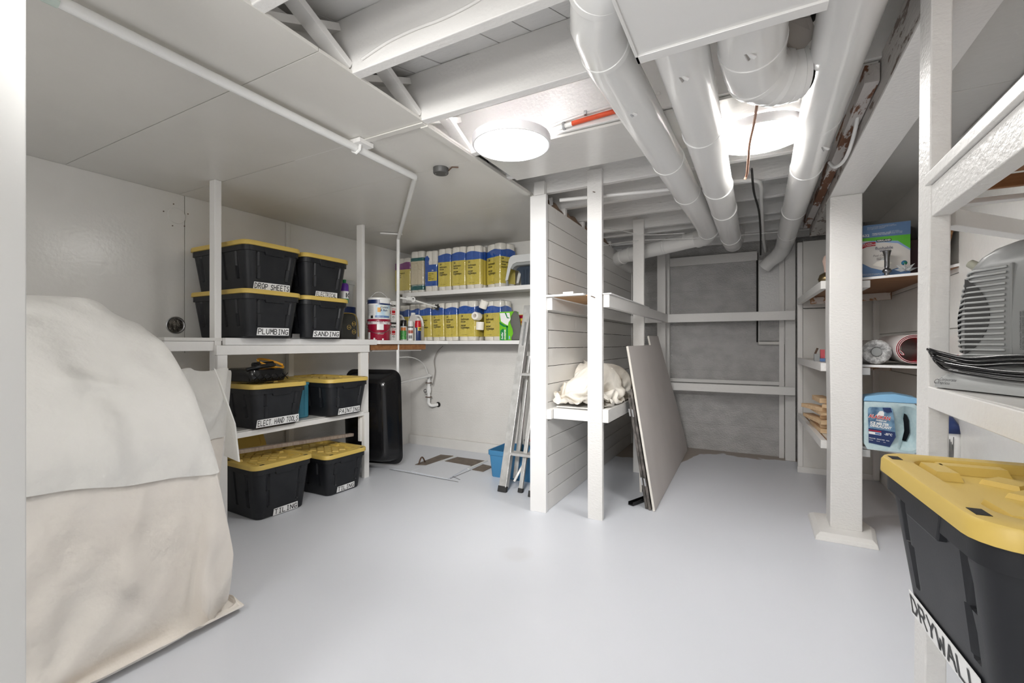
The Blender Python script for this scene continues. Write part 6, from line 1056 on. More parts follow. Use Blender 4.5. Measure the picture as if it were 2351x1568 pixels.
1,0,-1,1,1,-1,1,-1,0,1,-1,0,1,-1,0,0,0,0,0,0,-1,0,0,-2,-5,-5,2,-1,0,0,-2,1,1,0,2,0,1,0,1,0,2,0,1,2,2,2,2,5,9,-10,-13,6,5,-6,-2,12,3,-18,17,-1,2,-1,-1,1,1,0,0,0,1,-1,0,0,0,0,1,-1,0,0,0,0,1,-2,1,-1,1,0,
-2,0,-4,-5,-1,1,-1,1,-1,-1,-1,3,0,1,1,1,0,0,1,2,1,1,2,2,2,6,8,-16,-9,0,-5,8,-8,9,5,2,-18,15,2,0,1,-1,1,-1,1,-1,1,0,0,0,0,1,-1,0,0,0,0,0,0,0,0,-1,1,-1,0,0,-3,-5,-3,0,1,0,0,0,-2,0,2,0,2,1,0,1,1,0,2,1,3,
0,4,5,9,-20,-13,-10,4,-4,3,-2,9,2,-1,-11,9,5,-1,0,1,0,-1,1,0,0,-1,1,0,1,-1,0,0,0,1,-2,1,0,0,-1,1,-1,0,0,-2,-4,-3,-2,1,0,1,-1,1,-4,2,1,2,0,2,0,1,1,1,1,2,3,2,5,10,-20,-16,-12,4,-5,-1,-1,8,5,-1,-2,-7,8,
3,1,-1,1,0,-1,1,0,0,0,0,0,0,0,0,0,0,1,-2,1,0,-1,1,0,-2,2,-3,-2,-3,-4,0,2,-1,1,0,0,-2,0,1,3,0,2,0,1,1,2,1,3,2,6,9,-17,-18,-8,-1,2,-6,-1,1,10,2,-1,-2,-5,5,5,-1,1,0,-1,1,0,0,0,0,0,0,0,0,1,-1,0,-1,1,0,-1,
1,-1,0,1,-2,-3,-1,-3,-3,1,0,2,-1,0,0,-1,-1,2,2,2,0,2,0,2,2,2,2,6,10,-13,-20,3,-6,3,0,-7,-3,8,8,0,-1,-2,-4,5,3,1,0,0,-1,1,0,0,0,0,0,1,-1,0,0,-1,1,0,0,-1,1,-1,0,1,-1,-3,-1,-3,-3,0,0,2,-1,1,0,0,-3,1,2,2,
2,1,0,3,1,2,3,5,11,-14,-17,5,-4,-1,6,-4,-9,1,13,1,1,-1,-1,-6,8,1,1,0,0,-1,1,0,0,0,0,1,-1,0,0,0,0,0,-1,0,1,-1,1,-1,1,-4,0,-2,-3,-3,1,1,1,1,-1,0,1,-3,0,3,3,1,1,1,2,3,2,6,10,-15,-16,3,1,-3,4,1,-7,-6,7,9,
1,-1,0,0,-6,7,2,0,0,0,0,-1,1,1,-1,0,0,0,0,0,-1,2,-2,0,1,-1,1,-1,2,-5,0,-1,-2,-2,-3,1,2,1,0,0,0,0,-3,1,4,2,1,1,3,2,3,5,11,-17,-15,0,0,-1,2,4,-3,-7,-2,9,5,1,-1,0,0,-4,5,2,0,0,-1,2,-1,0,0,0,0,0,0,0,-1,2,
-2,0,1,-1,1,-1,2,-4,0,-1,-2,-2,-3,0,1,3,-2,2,-1,1,-1,-1,0,4,2,2,2,2,3,6,10,-18,-18,1,-2,0,2,3,-2,-1,-7,2,9,2,0,1,-1,0,-2,4,0,1,0,0,0,0,0,0,0,0,0,0,0,0,-1,1,-1,0,1,0,1,-4,0,-1,0,-2,-4,-1,1,1,2,0,0,0,1,
-2,-1,2,3,3,2,3,3,5,11,-17,-18,2,-2,0,2,2,-1,1,-5,-3,4,8,0,0,1,-1,0,0,2,0,1,0,0,0,0,0,0,0,0,0,0,0,-1,0,1,0,-1,1,1,-3,-1,0,-1,-1,-2,-3,-1,2,1,2,-1,1,0,1,-4,2,2,3,3,3,3,6,10,-18,-18,1,0,0,-1,3,2,-1,-2,
-4,-1,6,5,1,-1,0,1,0,1,-1,2,-1,1,1,-2,2,-1,-1,1,0,1,-2,1,-1,0,1,-1,1,2,-4,0,-2,1,-1,-1,-4,-2,1,2,2,0,0,1,0,2,-5,1,4,3,4,3,6,12,-19,-18,0,0,0,-1,2,2,0,1,-3,-7,5,6,3,-1,0,1,0,0,1,0,1,0,0,0,0,0,0,-1,2,
-1,-1,1,-1,0,1,-1,1,2,-3,-1,-1,0,0,-1,-3,-3,-1,3,2,1,-1,1,1,0,3,-8,4,3,6,4,6,11,-20,-18,-2,0,0,-1,1,2,2,-1,1,-4,-6,8,4,2,0,-1,1,0,1,0,1,0,0,0,-1,1,0,0,0,0,-1,1,-1,0,1,-1,1,2,-2,-2,-1,0,0,0,-1,-4,-3,2,
2,2,2,-3,1,3,1,-1,-6,5,5,5,7,13,-20,-19,-2,-1,0,0,-1,2,3,-1,1,0,-6,-2,7,4,1,0,0,0,1,0,1,-1,1,0,-1,1,0,0,1,-2,1,-1,0,0,1,-1,1,2,-2,-1,-2,0,1,1,-3,-1,-6,2,1,3,1,2,-3,0,4,3,-4,-4,5,7,8,13,-19,-19,-1,-3,
2,-1,-1,1,2,3,-2,1,-1,-5,0,8,1,1,0,0,1,0,0,1,0,-1,1,-1,1,1,0,-2,0,0,1,-1,0,1,-1,3,0,-4,0,-1,1,0,2,-5,-3,-3,3,5,-1,0,2,-2,1,5,3,-7,-4,8,12,14,-20,-19,-2,-2,1,-1,-1,0,3,2,0,-1,1,-1,-5,3,6,0,1,1,-1,1,0,
1,-1,1,-1,1,0,1,-1,-1,0,1,-1,0,0,1,-1,4,-2,-1,-3,1,-1,2,3,-6,-2,-4,1,7,0,-5,5,2,-2,5,-1,4,-10,-1,16,17,-20,-20,-1,-2,-1,1,-1,-2,3,2,2,-2,1,-1,0,-4,4,5,0,0,0,1,0,0,1,-1,1,0,1,-1,-1,0,1,-1,0,0,1,-1,1,3,
-3,1,-3,-1,1,0,6,-7,0,-7,2,7,3,-8,-1,7,2,3,-1,-3,4,-13,11,26,-21,-19,-3,-1,-2,0,1,-2,0,4,1,1,-2,0,0,0,-2,3,5,-1,0,1,0,0,0,0,2,-1,1,-1,-1,0,1,-1,-1,1,1,-1,1,4,-4,1,-3,0,0,0,6,-6,0,-3,-5,8,8,-11,1,3,3,
1,6,-3,-2,-13,7,27,-20,-20,-3,0,-2,-1,1,-1,-2,3,3,1,0,-3,1,1,0,-2,3,4,-1,1,-1,1,1,0,0,2,-2,-1,0,1,-1,-1,1,0,0,1,-1,5,-4,2,-4,1,-1,0,7,-6,7,-7,-16,13,18,-12,-8,4,4,0,1,8,-2,-20,9,18,-21,-20,-3,-1,-1,
-2,0,2,-3,0,3,3,0,-1,-2,2,0,0,0,3,1,1,-1,1,1,1,1,-2,-2,1,2,-1,-2,1,-1,1,-1,2,1,2,3,-9,2,1,0,6,4,-12,-3,13,-18,6,15,-2,-17,2,10,-4,2,4,3,-14,3,9,-21,-20,-4,-1,0,-2,-1,2,-2,-2,3,3,1,0,-1,-1,0,1,1,1,1,1,
1,2,1,-2,0,-1,0,2,2,-6,3,-2,0,0,1,2,1,1,7,-15,4,8,-3,-7,8,-6,4,5,-1,-11,2,3,10,-23,17,-5,0,3,3,-4,-5,5,-21,-20,-4,-2,0,-1,-2,1,0,-2,0,4,2,0,0,-1,-1,0,1,3,0,2,2,0,-1,3,-2,-2,0,2,-2,0,1,0,0,1,1,3,0,-9,
11,-7,4,-1,-5,9,-11,11,-11,8,5,-1,-14,1,21,-17,-8,15,-6,2,1,2,-8,4,-20,-20,-4,-2,1,-1,-3,1,0,-1,-1,2,3,1,1,-1,-1,-1,3,-3,6,1,0,0,3,-1,0,0,4,-5,-6,7,-1,1,0,0,0,4,5,-22,14,11,-14,-8,12,1,-5,5,-4,-4,9,2,
-3,-15,15,8,-27,17,0,2,-5,1,4,-8,-21,-21,-2,-4,0,1,-3,-1,1,0,0,-1,2,2,1,1,-1,1,10,2,-9,1,1,-1,-2,-1,0,10,-3,-7,6,-4,3,0,0,0,0,9,-12,10,-12,6,4,-9,0,9,2,-23,16,5,-11,10,11,-21,-6,23,-24,15,4,-6,-4,1,6,
-7,-21,-20,-3,-3,-1,1,-2,-2,1,1,1,-6,4,3,2,1,14,-9,-1,2,-7,-1,5,0,2,0,4,0,-12,10,-4,2,0,0,0,0,8,-11,8,-14,12,-7,4,9,-10,-7,13,6,-25,12,2,0,15,-18,4,-14,16,3,-9,0,8,-10,2,3,-21,-21,-2,-4,0,2,-5,-1,0,5,
-1,-6,1,11,6,-7,-6,8,1,1,4,-8,1,4,-5,7,0,-12,8,0,0,0,0,0,0,6,-7,-4,5,6,-9,15,-18,7,0,-11,10,2,9,-17,9,-2,0,-1,-10,9,8,-14,9,-2,0,-2,0,2,-21,-20,-2,-5,1,3,-8,-1,1,4,2,0,-4,13,-8,6,1,-6,2,6,-3,-4,5,-5,
7,-2,-9,7,0,0,0,0,0,1,4,-6,-4,5,0,5,-2,-9,8,7,-8,-11,10,-4,7,7,-14,-3,7,10,-13,0,3,-5,7,-4,6,-6,-1,3,-21,-21,-1,-6,2,3,-5,-8,3,13,-10,12,-6,5,1,-3,-2,2,-1,6,-5,1,3,-1,-4,-5,7,0,0,0,0,0,0,6,-8,-2,4,0,
6,-5,-8,9,8,-14,2,3,-5,2,6,-4,8,-11,0,0,13,-24,22,-10,-4,10,-3,-4,1,2,-21,-21,-1,-5,1,5,-4,-9,1,18,-12,7,4,-1,-7,6,-6,3,4,-6,2,7,-5,-4,3,-5,5,0,0,0,0,0,7,-11,1,3,0,6,-2,-13,8,6,1,-16,9,4,-4,9,-13,0,
10,4,-13,3,-2,5,-9,12,-4,-5,6,-3,-2,2,-21,-21,0,-6,1,6,-2,-10,13,-2,6,-13,9,6,-13,5,0,7,-11,4,5,-2,-6,2,4,-1,-4,3,0,0,0,7,-13,5,1,0,4,-3,-4,1,4,5,-10,5,-1,0,0,-2,-9,10,0,7,-4,-9,10,-7,-2,5,6,-2,-10,3,
2,1,-21,-20,-1,-5,5,0,-1,2,0,0,0,-1,2,-1,3,-5,5,-7,4,3,-3,-3,3,0,0,0,0,0,0,0,5,-10,5,0,0,1,-1,-1,1,2,3,-12,7,0,0,0,0,0,0,0,0,0,1,-1,-1,1,3,-6,5,-1,-2,0,0,1,]])
HEAP = (48, 66, 0.0015, [
[-789,-773,-13,0,-3,-9,-1,5,19,-8,-6,-6,3,1,-9,19,-9,3,-11,8,2,2,-4,1,0,0,1,-3,3,-4,9,-11,5,-1,2,0,0,1,0,-1,-3,1,-18,20,-2,10,-1,0,-8,-1,-2,1,1,2,2,-7,5,-3,-1,12,-3,-2,0,0,1,2,4,-4,3,-2,-17,-4,0,10,9,
-5,1,-11,18,-13,-6,6,4,3,2,-14,10,-7,7,-3,2,-1,1,2,-3,-1,-4,8,-6,3,1,4,0,-2,-7,-5,12,0,-25,12,8,7,18,-17,-10,10,-1,-4,0,0,0,-9,3,7,0,6,-2,-2,0,0,1,-17,1,6,-4,-2,-15,-3,1,6,1,4,8,-20,16,-5,-1,1,4,-1,
-1,-1,-7,0,13,-3,-4,0,0,-1,2,-4,0,0,0,6,1,-7,5,2,-1,-10,5,2,0,-18,11,9,9,-1,-6,-8,6,3,-1,0,1,-8,-4,8,4,2,-1,-1,-2,-3,-4,-10,7,8,-12,7,-13,-8,1,3,12,-10,11,-11,4,3,2,-4,10,-3,-13,14,-11,1,4,9,-10,0,-3,
-2,7,-7,2,2,4,0,-10,4,11,-5,4,-11,0,-2,11,-13,8,2,-4,0,3,3,-8,3,2,4,4,-2,-11,6,4,0,-1,0,-8,-4,1,-6,6,8,-16,5,-13,3,-4,4,-3,5,2,9,-12,5,3,-2,-5,6,-5,7,-3,-5,7,2,-5,0,-2,-4,-2,10,-6,5,0,-10,9,-6,7,8,-5,
-1,-12,5,2,-7,2,7,0,-4,4,1,5,-10,0,-1,13,1,-3,-4,0,-2,-1,5,-11,2,-6,-2,9,6,-12,-3,5,-16,8,-7,0,13,3,5,-16,14,-11,11,-10,9,-6,0,1,-4,10,-11,9,2,-12,0,1,-2,14,-10,0,-1,1,0,-4,17,-2,1,-18,2,1,-10,21,-4,
-2,-5,8,-10,12,0,-6,-6,6,10,0,-4,-7,-1,4,6,-10,-2,-5,-2,9,6,-13,9,-6,-10,0,-2,-2,15,7,-7,3,0,-12,13,-5,4,-4,4,-1,-5,-2,10,-3,-10,0,1,5,1,-1,-1,-2,3,0,3,1,7,1,0,-19,3,-2,-4,14,0,-3,-4,5,-7,3,5,1,-4,-7,
11,3,-1,-9,3,4,3,-8,2,-5,-5,7,6,-8,5,-16,9,-12,-2,4,13,6,-6,2,-4,-8,12,-1,-7,11,-7,4,1,-12,13,-13,-2,6,0,-2,2,1,1,0,1,4,0,1,5,2,-3,-13,-7,3,4,-1,8,3,-13,2,7,-2,-1,2,-2,-2,0,2,-1,-1,3,3,2,-1,-5,3,-13,
4,4,-3,-5,-6,0,-8,-2,3,17,5,-7,-3,-7,7,4,-9,3,11,-9,7,-6,-8,12,-15,8,3,-4,-2,1,2,1,1,0,2,-1,7,3,-1,-3,-14,-1,6,-3,0,3,9,-15,7,0,4,-3,4,-5,-2,-1,-2,1,4,-1,-2,5,8,-8,1,-10,8,7,-7,3,-6,-6,-5,0,5,13,7,
-12,-7,4,0,3,-1,0,9,-7,8,-10,-4,5,-4,6,-3,-3,0,2,-1,2,1,-5,5,6,-3,1,5,-4,-3,-11,14,-10,2,-3,10,-10,6,-6,8,3,-2,2,-7,-5,2,1,2,-1,-5,5,0,7,-4,0,10,10,-12,10,-8,-7,-3,1,6,11,6,-13,-6,3,3,0,3,-3,-1,8,-1,
-4,-5,1,4,1,-5,0,-1,2,-3,5,-1,-1,0,10,-5,-3,-2,6,3,-14,14,-6,-7,2,4,-4,0,5,-5,5,2,5,-2,-12,0,1,2,-3,1,-4,4,4,1,0,9,4,-7,10,-11,-1,-5,3,3,15,1,-12,-4,1,2,3,-2,1,1,-1,4,-1,-6,-2,5,2,-5,1,-1,-1,1,1,0,1,
0,-1,-3,3,3,0,8,-5,0,-3,2,-5,-5,8,-10,9,4,-6,0,6,7,-9,-9,-1,4,0,-1,-1,3,2,0,-1,9,6,-2,3,-4,-5,-1,1,8,12,-1,-11,-4,0,2,1,0,0,4,-5,3,2,-6,0,2,1,-2,1,0,-4,1,5,-1,-6,-1,0,7,-2,2,-1,3,9,-4,-11,9,0,-12,6,
-10,9,6,-1,-5,0,10,3,-14,-6,2,2,5,-7,5,0,0,-1,10,9,0,0,-4,-4,-3,8,8,9,-2,-10,-4,-1,1,2,-1,0,3,-2,-1,7,-7,0,1,1,-2,-1,4,-6,3,5,-4,-9,3,1,5,1,0,-3,2,7,7,-18,4,11,-13,-8,6,1,10,-6,4,-10,8,12,-11,-11,-1,
4,1,-2,9,-2,-1,-11,9,11,-1,-3,-6,-1,0,8,6,10,-3,-7,-7,-2,1,1,1,1,1,-2,1,2,2,-6,3,0,-2,-1,4,-6,4,3,-1,-9,-2,4,5,0,0,-2,3,2,9,-10,-9,18,-10,-12,9,-2,14,-9,-1,1,-7,20,-4,-18,5,-2,0,1,-4,7,6,-5,9,11,-2,
-6,-4,-1,0,-2,24,2,0,-9,-8,-3,0,3,1,1,1,0,-2,2,4,-6,3,-2,-1,-3,5,-4,3,4,-2,-8,-2,3,3,2,0,-1,0,3,9,-8,-13,17,-3,-14,14,-11,15,-3,-8,3,-3,10,6,-15,-3,-2,3,-3,2,-4,6,10,13,6,9,-9,-5,-5,1,6,18,4,0,-8,-10,
-4,0,2,4,1,1,-2,1,-1,2,0,0,-1,-3,-2,0,2,4,1,-1,-6,-3,3,3,1,-2,0,2,2,6,-5,-13,11,5,-15,15,-13,9,10,-14,0,2,1,12,-15,-3,0,0,-1,0,-3,-1,12,5,5,13,-15,-2,-6,1,6,18,5,0,-9,-8,-7,0,4,3,3,-1,-2,0,0,1,1,0,-1,
-3,-2,0,1,3,4,-3,-5,0,0,3,2,-3,0,1,4,0,1,-13,6,6,-8,10,-9,-2,20,-10,-5,1,-1,9,-5,-10,3,-2,-2,3,-5,1,1,1,2,15,-17,0,-8,-1,8,16,5,-1,-6,-6,-10,1,5,2,3,-1,-4,0,0,2,0,0,-1,-3,0,-1,0,4,2,-1,-4,0,0,4,-1,-1,
-1,1,3,0,2,-11,3,0,0,7,-2,-10,15,7,-10,-5,1,4,3,-13,2,0,-5,5,-5,3,-2,-1,9,-1,-4,-7,-8,-1,8,17,3,-1,-7,-10,-1,5,1,-4,4,2,-2,-2,0,0,0,0,-2,-2,1,-1,0,3,3,-1,-3,0,0,3,0,-1,-2,0,3,2,-4,-2,1,-4,1,1,1,1,1,
12,2,-12,-3,1,8,-14,1,0,-3,2,-2,5,-1,14,7,8,-6,-8,-5,-3,11,12,3,-2,-5,-7,-2,3,5,-3,-1,2,0,-2,-1,0,-1,-1,-1,-1,1,-1,0,3,3,-1,-2,-2,3,1,1,-2,-2,-1,3,2,-2,-2,-1,-3,1,1,2,0,1,1,8,6,-13,-6,8,-9,1,-3,-1,0,
1,2,-3,13,10,9,-6,-7,-1,-4,13,6,0,-3,-1,-1,-6,5,7,-5,-3,-4,10,-2,-5,0,-2,0,-2,0,1,0,-1,4,1,0,-2,-1,1,3,0,-3,-1,-1,2,2,0,-3,-2,-2,2,1,0,3,-1,0,1,6,6,-14,-5,7,-7,-1,0,-2,4,0,-2,11,5,16,-9,1,-10,4,3,8,7,
-11,-5,10,-3,3,1,-3,-5,1,8,-1,-6,-1,-3,1,-1,-1,2,-1,0,3,2,-1,-3,-1,2,2,0,-1,-3,1,0,1,1,-1,-2,-3,2,3,-1,2,-1,-1,3,-4,10,0,-15,8,-7,-2,1,1,-3,2,9,8,6,19,-11,1,-5,1,-1,11,6,-6,-12,7,9,-3,2,-9,2,1,7,-1,
-5,-6,2,-1,0,0,0,-1,1,2,1,1,-3,-3,2,2,0,1,-3,-2,-1,4,2,-2,-2,-2,2,2,1,-3,0,1,1,2,-1,7,-9,-3,3,-6,-3,4,-5,5,0,5,6,18,-8,-2,-5,-6,5,18,0,-15,11,-16,21,-4,-2,-4,-2,2,7,-3,-3,-3,0,-2,1,-2,2,-2,2,2,2,-2,
-4,0,0,2,2,-2,-2,-2,2,3,1,-3,-3,-1,6,0,0,-3,0,-1,2,1,1,2,0,-4,-3,-1,-5,0,5,-3,0,2,7,12,-4,-10,2,-7,5,16,-9,3,6,-19,20,0,-7,-1,-4,3,5,0,-4,-2,-3,3,-2,0,0,-1,0,3,1,1,-5,-3,2,1,3,-2,-1,-2,2,1,0,-1,-3,-1,
2,7,-3,-5,-1,2,5,-1,0,-1,5,-9,1,-3,-1,-3,4,-1,-2,5,11,6,-5,-14,4,1,-1,13,-3,2,7,-18,13,3,-4,-5,-2,7,-1,1,-2,-3,-1,0,0,0,-3,2,3,-1,0,0,-2,-3,-1,3,2,0,-2,0,0,1,-1,-1,-1,-3,3,3,2,-3,-2,-1,2,3,3,-3,-3,2,
-6,1,-3,0,-2,4,-2,4,11,0,-11,-10,4,5,-6,14,2,-3,-2,3,-2,5,-8,2,7,-1,-6,1,3,-4,-3,3,-2,-1,-1,-1,5,1,0,-2,-2,-3,0,2,1,1,-2,-1,2,1,-2,-1,-3,0,0,5,0,3,-5,-1,1,2,-4,5,0,1,-7,0,-3,0,-4,3,2,5,9,-3,-13,-9,3,
2,0,14,1,-6,-8,17,-10,9,-18,13,5,-2,2,-8,2,-5,5,-3,0,-4,0,2,4,-1,0,1,-3,-2,-2,2,0,1,-2,2,-1,0,2,-5,0,0,-2,5,3,-2,5,-8,0,1,-4,0,8,3,-7,-3,1,-8,0,2,2,13,13,-11,-3,-8,-2,2,4,13,-6,2,-10,7,8,-1,-18,19,5,
-13,10,-4,-7,3,2,-4,-3,1,-4,7,3,-1,-3,0,-1,-1,-2,1,1,-2,1,-3,4,1,-3,-2,1,-1,4,-3,1,5,-2,1,-7,1,-3,3,3,0,3,-4,-4,1,-7,-1,5,9,10,-11,-4,-10,-1,3,-2,24,-10,-1,-6,1,13,-12,-1,13,4,-13,9,-2,-6,2,1,-4,-4,1,
0,1,7,-1,-4,1,0,-3,-1,0,-2,2,1,-3,0,1,1,-1,0,2,-1,-1,0,1,3,-2,-5,0,0,-2,9,-2,1,-1,-4,-5,0,-4,6,2,4,-7,-13,-5,-4,2,-2,24,-12,6,-8,6,3,-11,8,6,4,-8,-1,4,-3,0,-2,-3,-4,0,5,1,-1,5,-1,-4,4,-6,-2,1,-4,1,8,
-5,-2,1,-2,2,3,-2,0,0,1,0,-1,-1,-2,-2,1,-1,7,-4,5,1,-8,-1,-4,1,3,3,0,-1,-13,-10,0,-2,-1,23,-12,5,4,2,-5,-7,0,13,2,1,-14,12,-7,3,1,-8,-2,-2,2,4,3,5,-5,2,-3,-4,0,-1,-4,-4,9,9,-15,4,-3,6,-6,0,1,3,1,3,0,
0,-5,-6,3,0,3,2,-2,1,2,-5,-5,3,1,10,-1,11,-13,-9,-2,-2,2,10,5,2,0,-3,5,-13,-2,18,-2,1,-12,17,-10,-6,4,-1,-6,1,-1,3,6,5,0,-2,-8,-2,5,-8,-3,2,-2,18,-9,-11,9,-2,-7,2,3,0,3,1,1,5,3,-13,0,-1,1,5,-2,-4,8,
-7,-2,2,0,8,6,6,-9,-1,-8,1,8,-3,11,4,-10,1,7,-4,-3,8,-3,-4,5,7,-3,-9,-3,-3,3,0,-5,9,9,0,-6,3,-7,-5,5,1,-13,5,6,-5,13,-14,1,4,-7,3,0,1,0,1,3,-2,1,6,-3,-5,-3,5,-3,-2,0,6,-3,0,-1,12,9,2,0,-8,1,2,2,2,7,3,
-8,-2,1,10,-4,-1,-1,0,1,8,1,-12,-2,-5,1,0,1,8,4,0,-4,7,-11,-4,3,4,-8,-2,8,-2,0,2,-5,-2,3,-2,0,0,2,0,3,0,-4,-4,9,4,-3,-6,-2,-1,2,3,1,0,0,6,8,0,-4,-1,-2,-1,9,2,2,4,-9,-1,0,3,9,-5,-2,0,-4,14,2,-12,-4,-3,
-4,4,0,2,8,1,-1,8,-19,5,-4,4,4,-12,6,11,-11,2,-7,4,2,-3,-2,0,0,4,2,3,-5,-6,-1,7,8,-7,1,-8,4,2,-1,1,2,1,9,-11,-3,1,1,-6,17,-3,1,-1,-2,-3,0,-3,15,0,-8,-6,7,9,2,-13,2,-6,-1,0,-4,-2,16,0,9,-6,-18,14,-5,
-7,11,-5,4,0,-10,14,-9,-1,2,-3,-3,-1,1,5,4,0,0,-9,-1,1,1,5,5,-2,-8,2,3,0,-2,2,5,-11,-3,-5,4,-9,19,7,-8,-4,-3,3,-4,-1,16,-3,-4,-7,-4,19,3,-11,-11,3,0,4,-5,-6,14,13,1,-19,-1,3,5,-5,0,-2,-1,10,-16,10,4,
-4,-1,-1,-6,-2,3,2,8,-3,3,-9,-4,3,-2,7,-2,6,-1,-6,3,-1,0,7,-6,7,-2,-9,-2,-6,23,4,-8,-3,-2,0,-1,-4,15,-3,-4,-7,-1,15,1,-8,-11,7,5,-8,0,0,13,8,-4,-7,-10,3,-1,3,-4,1,8,-3,-2,-4,6,0,-1,1,-2,-7,1,4,4,-1,4,
-6,-8,-1,3,2,7,-6,5,1,-4,2,-1,-9,-6,7,-2,-10,-6,-3,24,-9,3,3,-6,2,0,-8,8,-8,6,-7,5,7,-1,-1,-7,-1,5,-7,3,8,3,1,0,2,-8,-4,-7,4,-4,6,4,-3,5,-3,0,0,-1,1,-2,3,-4,1,4,-2,0,-1,-6,-4,2,3,5,-1,1,-2,3,0,-2,-10,
-6,4,-6,-7,-5,3,9,-3,6,5,-8,11,-6,-9,-4,-6,7,1,4,2,4,0,1,-13,0,5,-2,16,-4,-4,-1,2,3,-8,-2,-2,-5,-1,6,-5,14,-6,1,3,-5,0,4,0,0,-1,-1,-2,-2,2,1,-4,-4,6,1,0,1,-1,2,1,-5,-5,-5,2,-6,-4,-4,-1,7,2,7,3,2,2,-7,
-15,13,-18,6,6,1,-2,3,9,-7,0,-12,-1,11,11,-2,-8,3,-1,-1,0,1,-5,-7,-2,5,-1,7,-2,7,-7,0,2,-1,1,3,-2,-1,-1,-2,0,4,-1,0,-3,7,-6,-2,3,1,0,-1,-6,-8,5,-6,-8,-1,-1,11,-6,12,5,2,0,-12,-11,15,-11,-4,11,-3,2,-3,
1,8,-4,-15,0,5,12,4,-10,6,1,2,-12,7,-5,-8,4,3,-10,9,4,4,-7,1,0,-1,3,1,2,-2,-1,-2,0,3,2,3,2,-9,5,-6,-2,4,-1,1,-8,-8,5,-8,-5,-2,-1,12,-3,8,9,-6,5,-8,-7,-8,9,-4,2,3,-2,-2,3,4,-7,-7,-1,3,10,-2,2,4,0,-7,
-1,4,-10,-5,7,7,-12,0,7,5,-3,-4,3,-1,3,0,1,0,2,-2,2,1,5,0,-6,0,-2,-1,-3,3,1,0,-11,-9,0,-4,-4,0,-3,13,0,-2,8,4,-8,4,-5,-8,1,-5,4,9,-11,5,2,-6,-3,-4,10,-5,10,0,-4,2,5,-7,-9,1,2,-7,11,-1,-5,4,-4,6,3,-5,
1,2,-2,-2,2,4,1,4,1,-1,0,-3,1,-5,0,0,1,1,2,-3,-3,-10,10,-8,-5,7,4,-9,8,9,1,0,-9,8,-14,2,3,-3,-5,15,-12,2,-3,-7,1,-1,15,0,4,-1,-6,-2,-1,2,-3,-7,-3,-1,8,2,-2,7,-1,-2,2,-3,2,0,-2,-1,-4,14,-4,5,0,-2,-3,2,
1,-5,0,0,-1,3,0,-1,-7,-10,12,-3,-2,-4,13,-11,-7,23,4,-8,-7,7,-8,-8,13,-9,10,-7,1,-5,-7,-1,1,15,-10,16,2,-12,-1,8,-5,-5,-2,-1,-7,-3,1,7,2,9,5,-3,-5,-2,1,2,-5,1,-7,7,15,-5,0,-2,-2,1,-1,-2,-1,-2,4,-1,0,
-3,],
[1856,1860,-4,5,5,-17,5,14,-7,7,1,-2,1,-4,7,-2,-2,0,-3,-7,11,3,3,0,-1,0,-1,0,-6,4,4,-5,-6,9,1,0,-3,-3,-9,0,4,1,0,10,-6,-6,4,1,1,-2,-6,2,0,0,-1,9,0,2,1,1,-2,0,2,-1,2,1,6,3,-6,13,-3,-3,-5,12,-2,2,0,3,1,
3,-3,0,0,-3,-9,8,0,2,6,2,-2,-2,1,0,1,-8,6,-1,-3,6,0,-4,0,-2,-2,-6,5,-2,-1,7,-2,-4,-2,5,2,-3,0,-1,-1,0,1,-6,16,1,-2,-1,0,2,-1,1,0,-5,8,2,2,10,1,-7,-8,15,2,2,-5,-1,13,-4,0,-1,-5,-3,-1,3,1,5,2,0,1,-2,-1,
1,3,-3,-5,2,3,2,-3,-2,1,-5,4,-1,-3,-4,4,-5,5,-4,0,9,-4,0,-3,1,-1,-1,0,4,9,0,-4,-1,2,3,-1,-1,-2,-7,-3,2,-3,7,4,-10,1,11,1,0,-6,4,7,1,-3,2,-11,2,1,-2,3,4,5,-5,4,-2,-3,3,1,-3,-1,0,3,2,-3,0,-6,3,1,3,-3,
-9,9,-8,-3,-4,4,13,-2,-3,-2,1,0,-3,-4,11,8,-4,-4,0,4,2,-1,-2,-4,-3,-4,-4,6,-3,2,-2,-5,10,3,0,-3,1,2,7,-3,-4,-8,8,2,-6,0,7,-2,4,0,-2,-1,2,0,-2,-3,5,2,-2,1,-3,-2,-5,6,4,-10,4,8,-14,-7,2,1,0,15,-5,-2,2,
-4,1,1,0,12,-4,-5,2,2,0,1,-3,-3,1,-4,7,-3,-3,-13,17,-8,1,8,5,-10,3,5,2,-6,-1,-1,7,0,-2,-1,-7,8,7,-4,-2,-1,3,3,-5,-3,4,3,3,-3,-3,-2,-6,4,2,-6,10,-2,-4,-17,5,5,-3,1,11,-4,1,2,-6,5,4,4,-3,-3,-2,5,1,-7,5,
-5,4,-3,-2,2,-14,2,4,-5,4,-6,18,-13,6,2,1,-10,6,3,2,1,-4,0,-3,0,8,-1,-3,0,3,1,-2,3,-2,3,1,-2,-2,-2,-4,-2,3,2,1,4,-8,-16,3,1,11,-10,7,3,1,-1,2,-2,13,-3,-5,-3,2,4,-1,-8,7,-2,2,3,2,-2,-3,-2,2,-3,3,-12,
19,-4,-9,15,-7,-4,8,2,0,-2,2,-2,-1,-9,12,0,-2,1,2,2,0,1,-1,1,0,-1,-3,-2,-2,-5,7,6,-5,1,-2,-14,-5,-1,15,-1,-6,3,4,1,2,3,5,0,-4,-3,3,0,-1,-1,1,1,-3,5,-3,5,1,1,-3,-6,-6,7,10,-2,-14,16,-7,4,3,0,3,-1,0,-2,
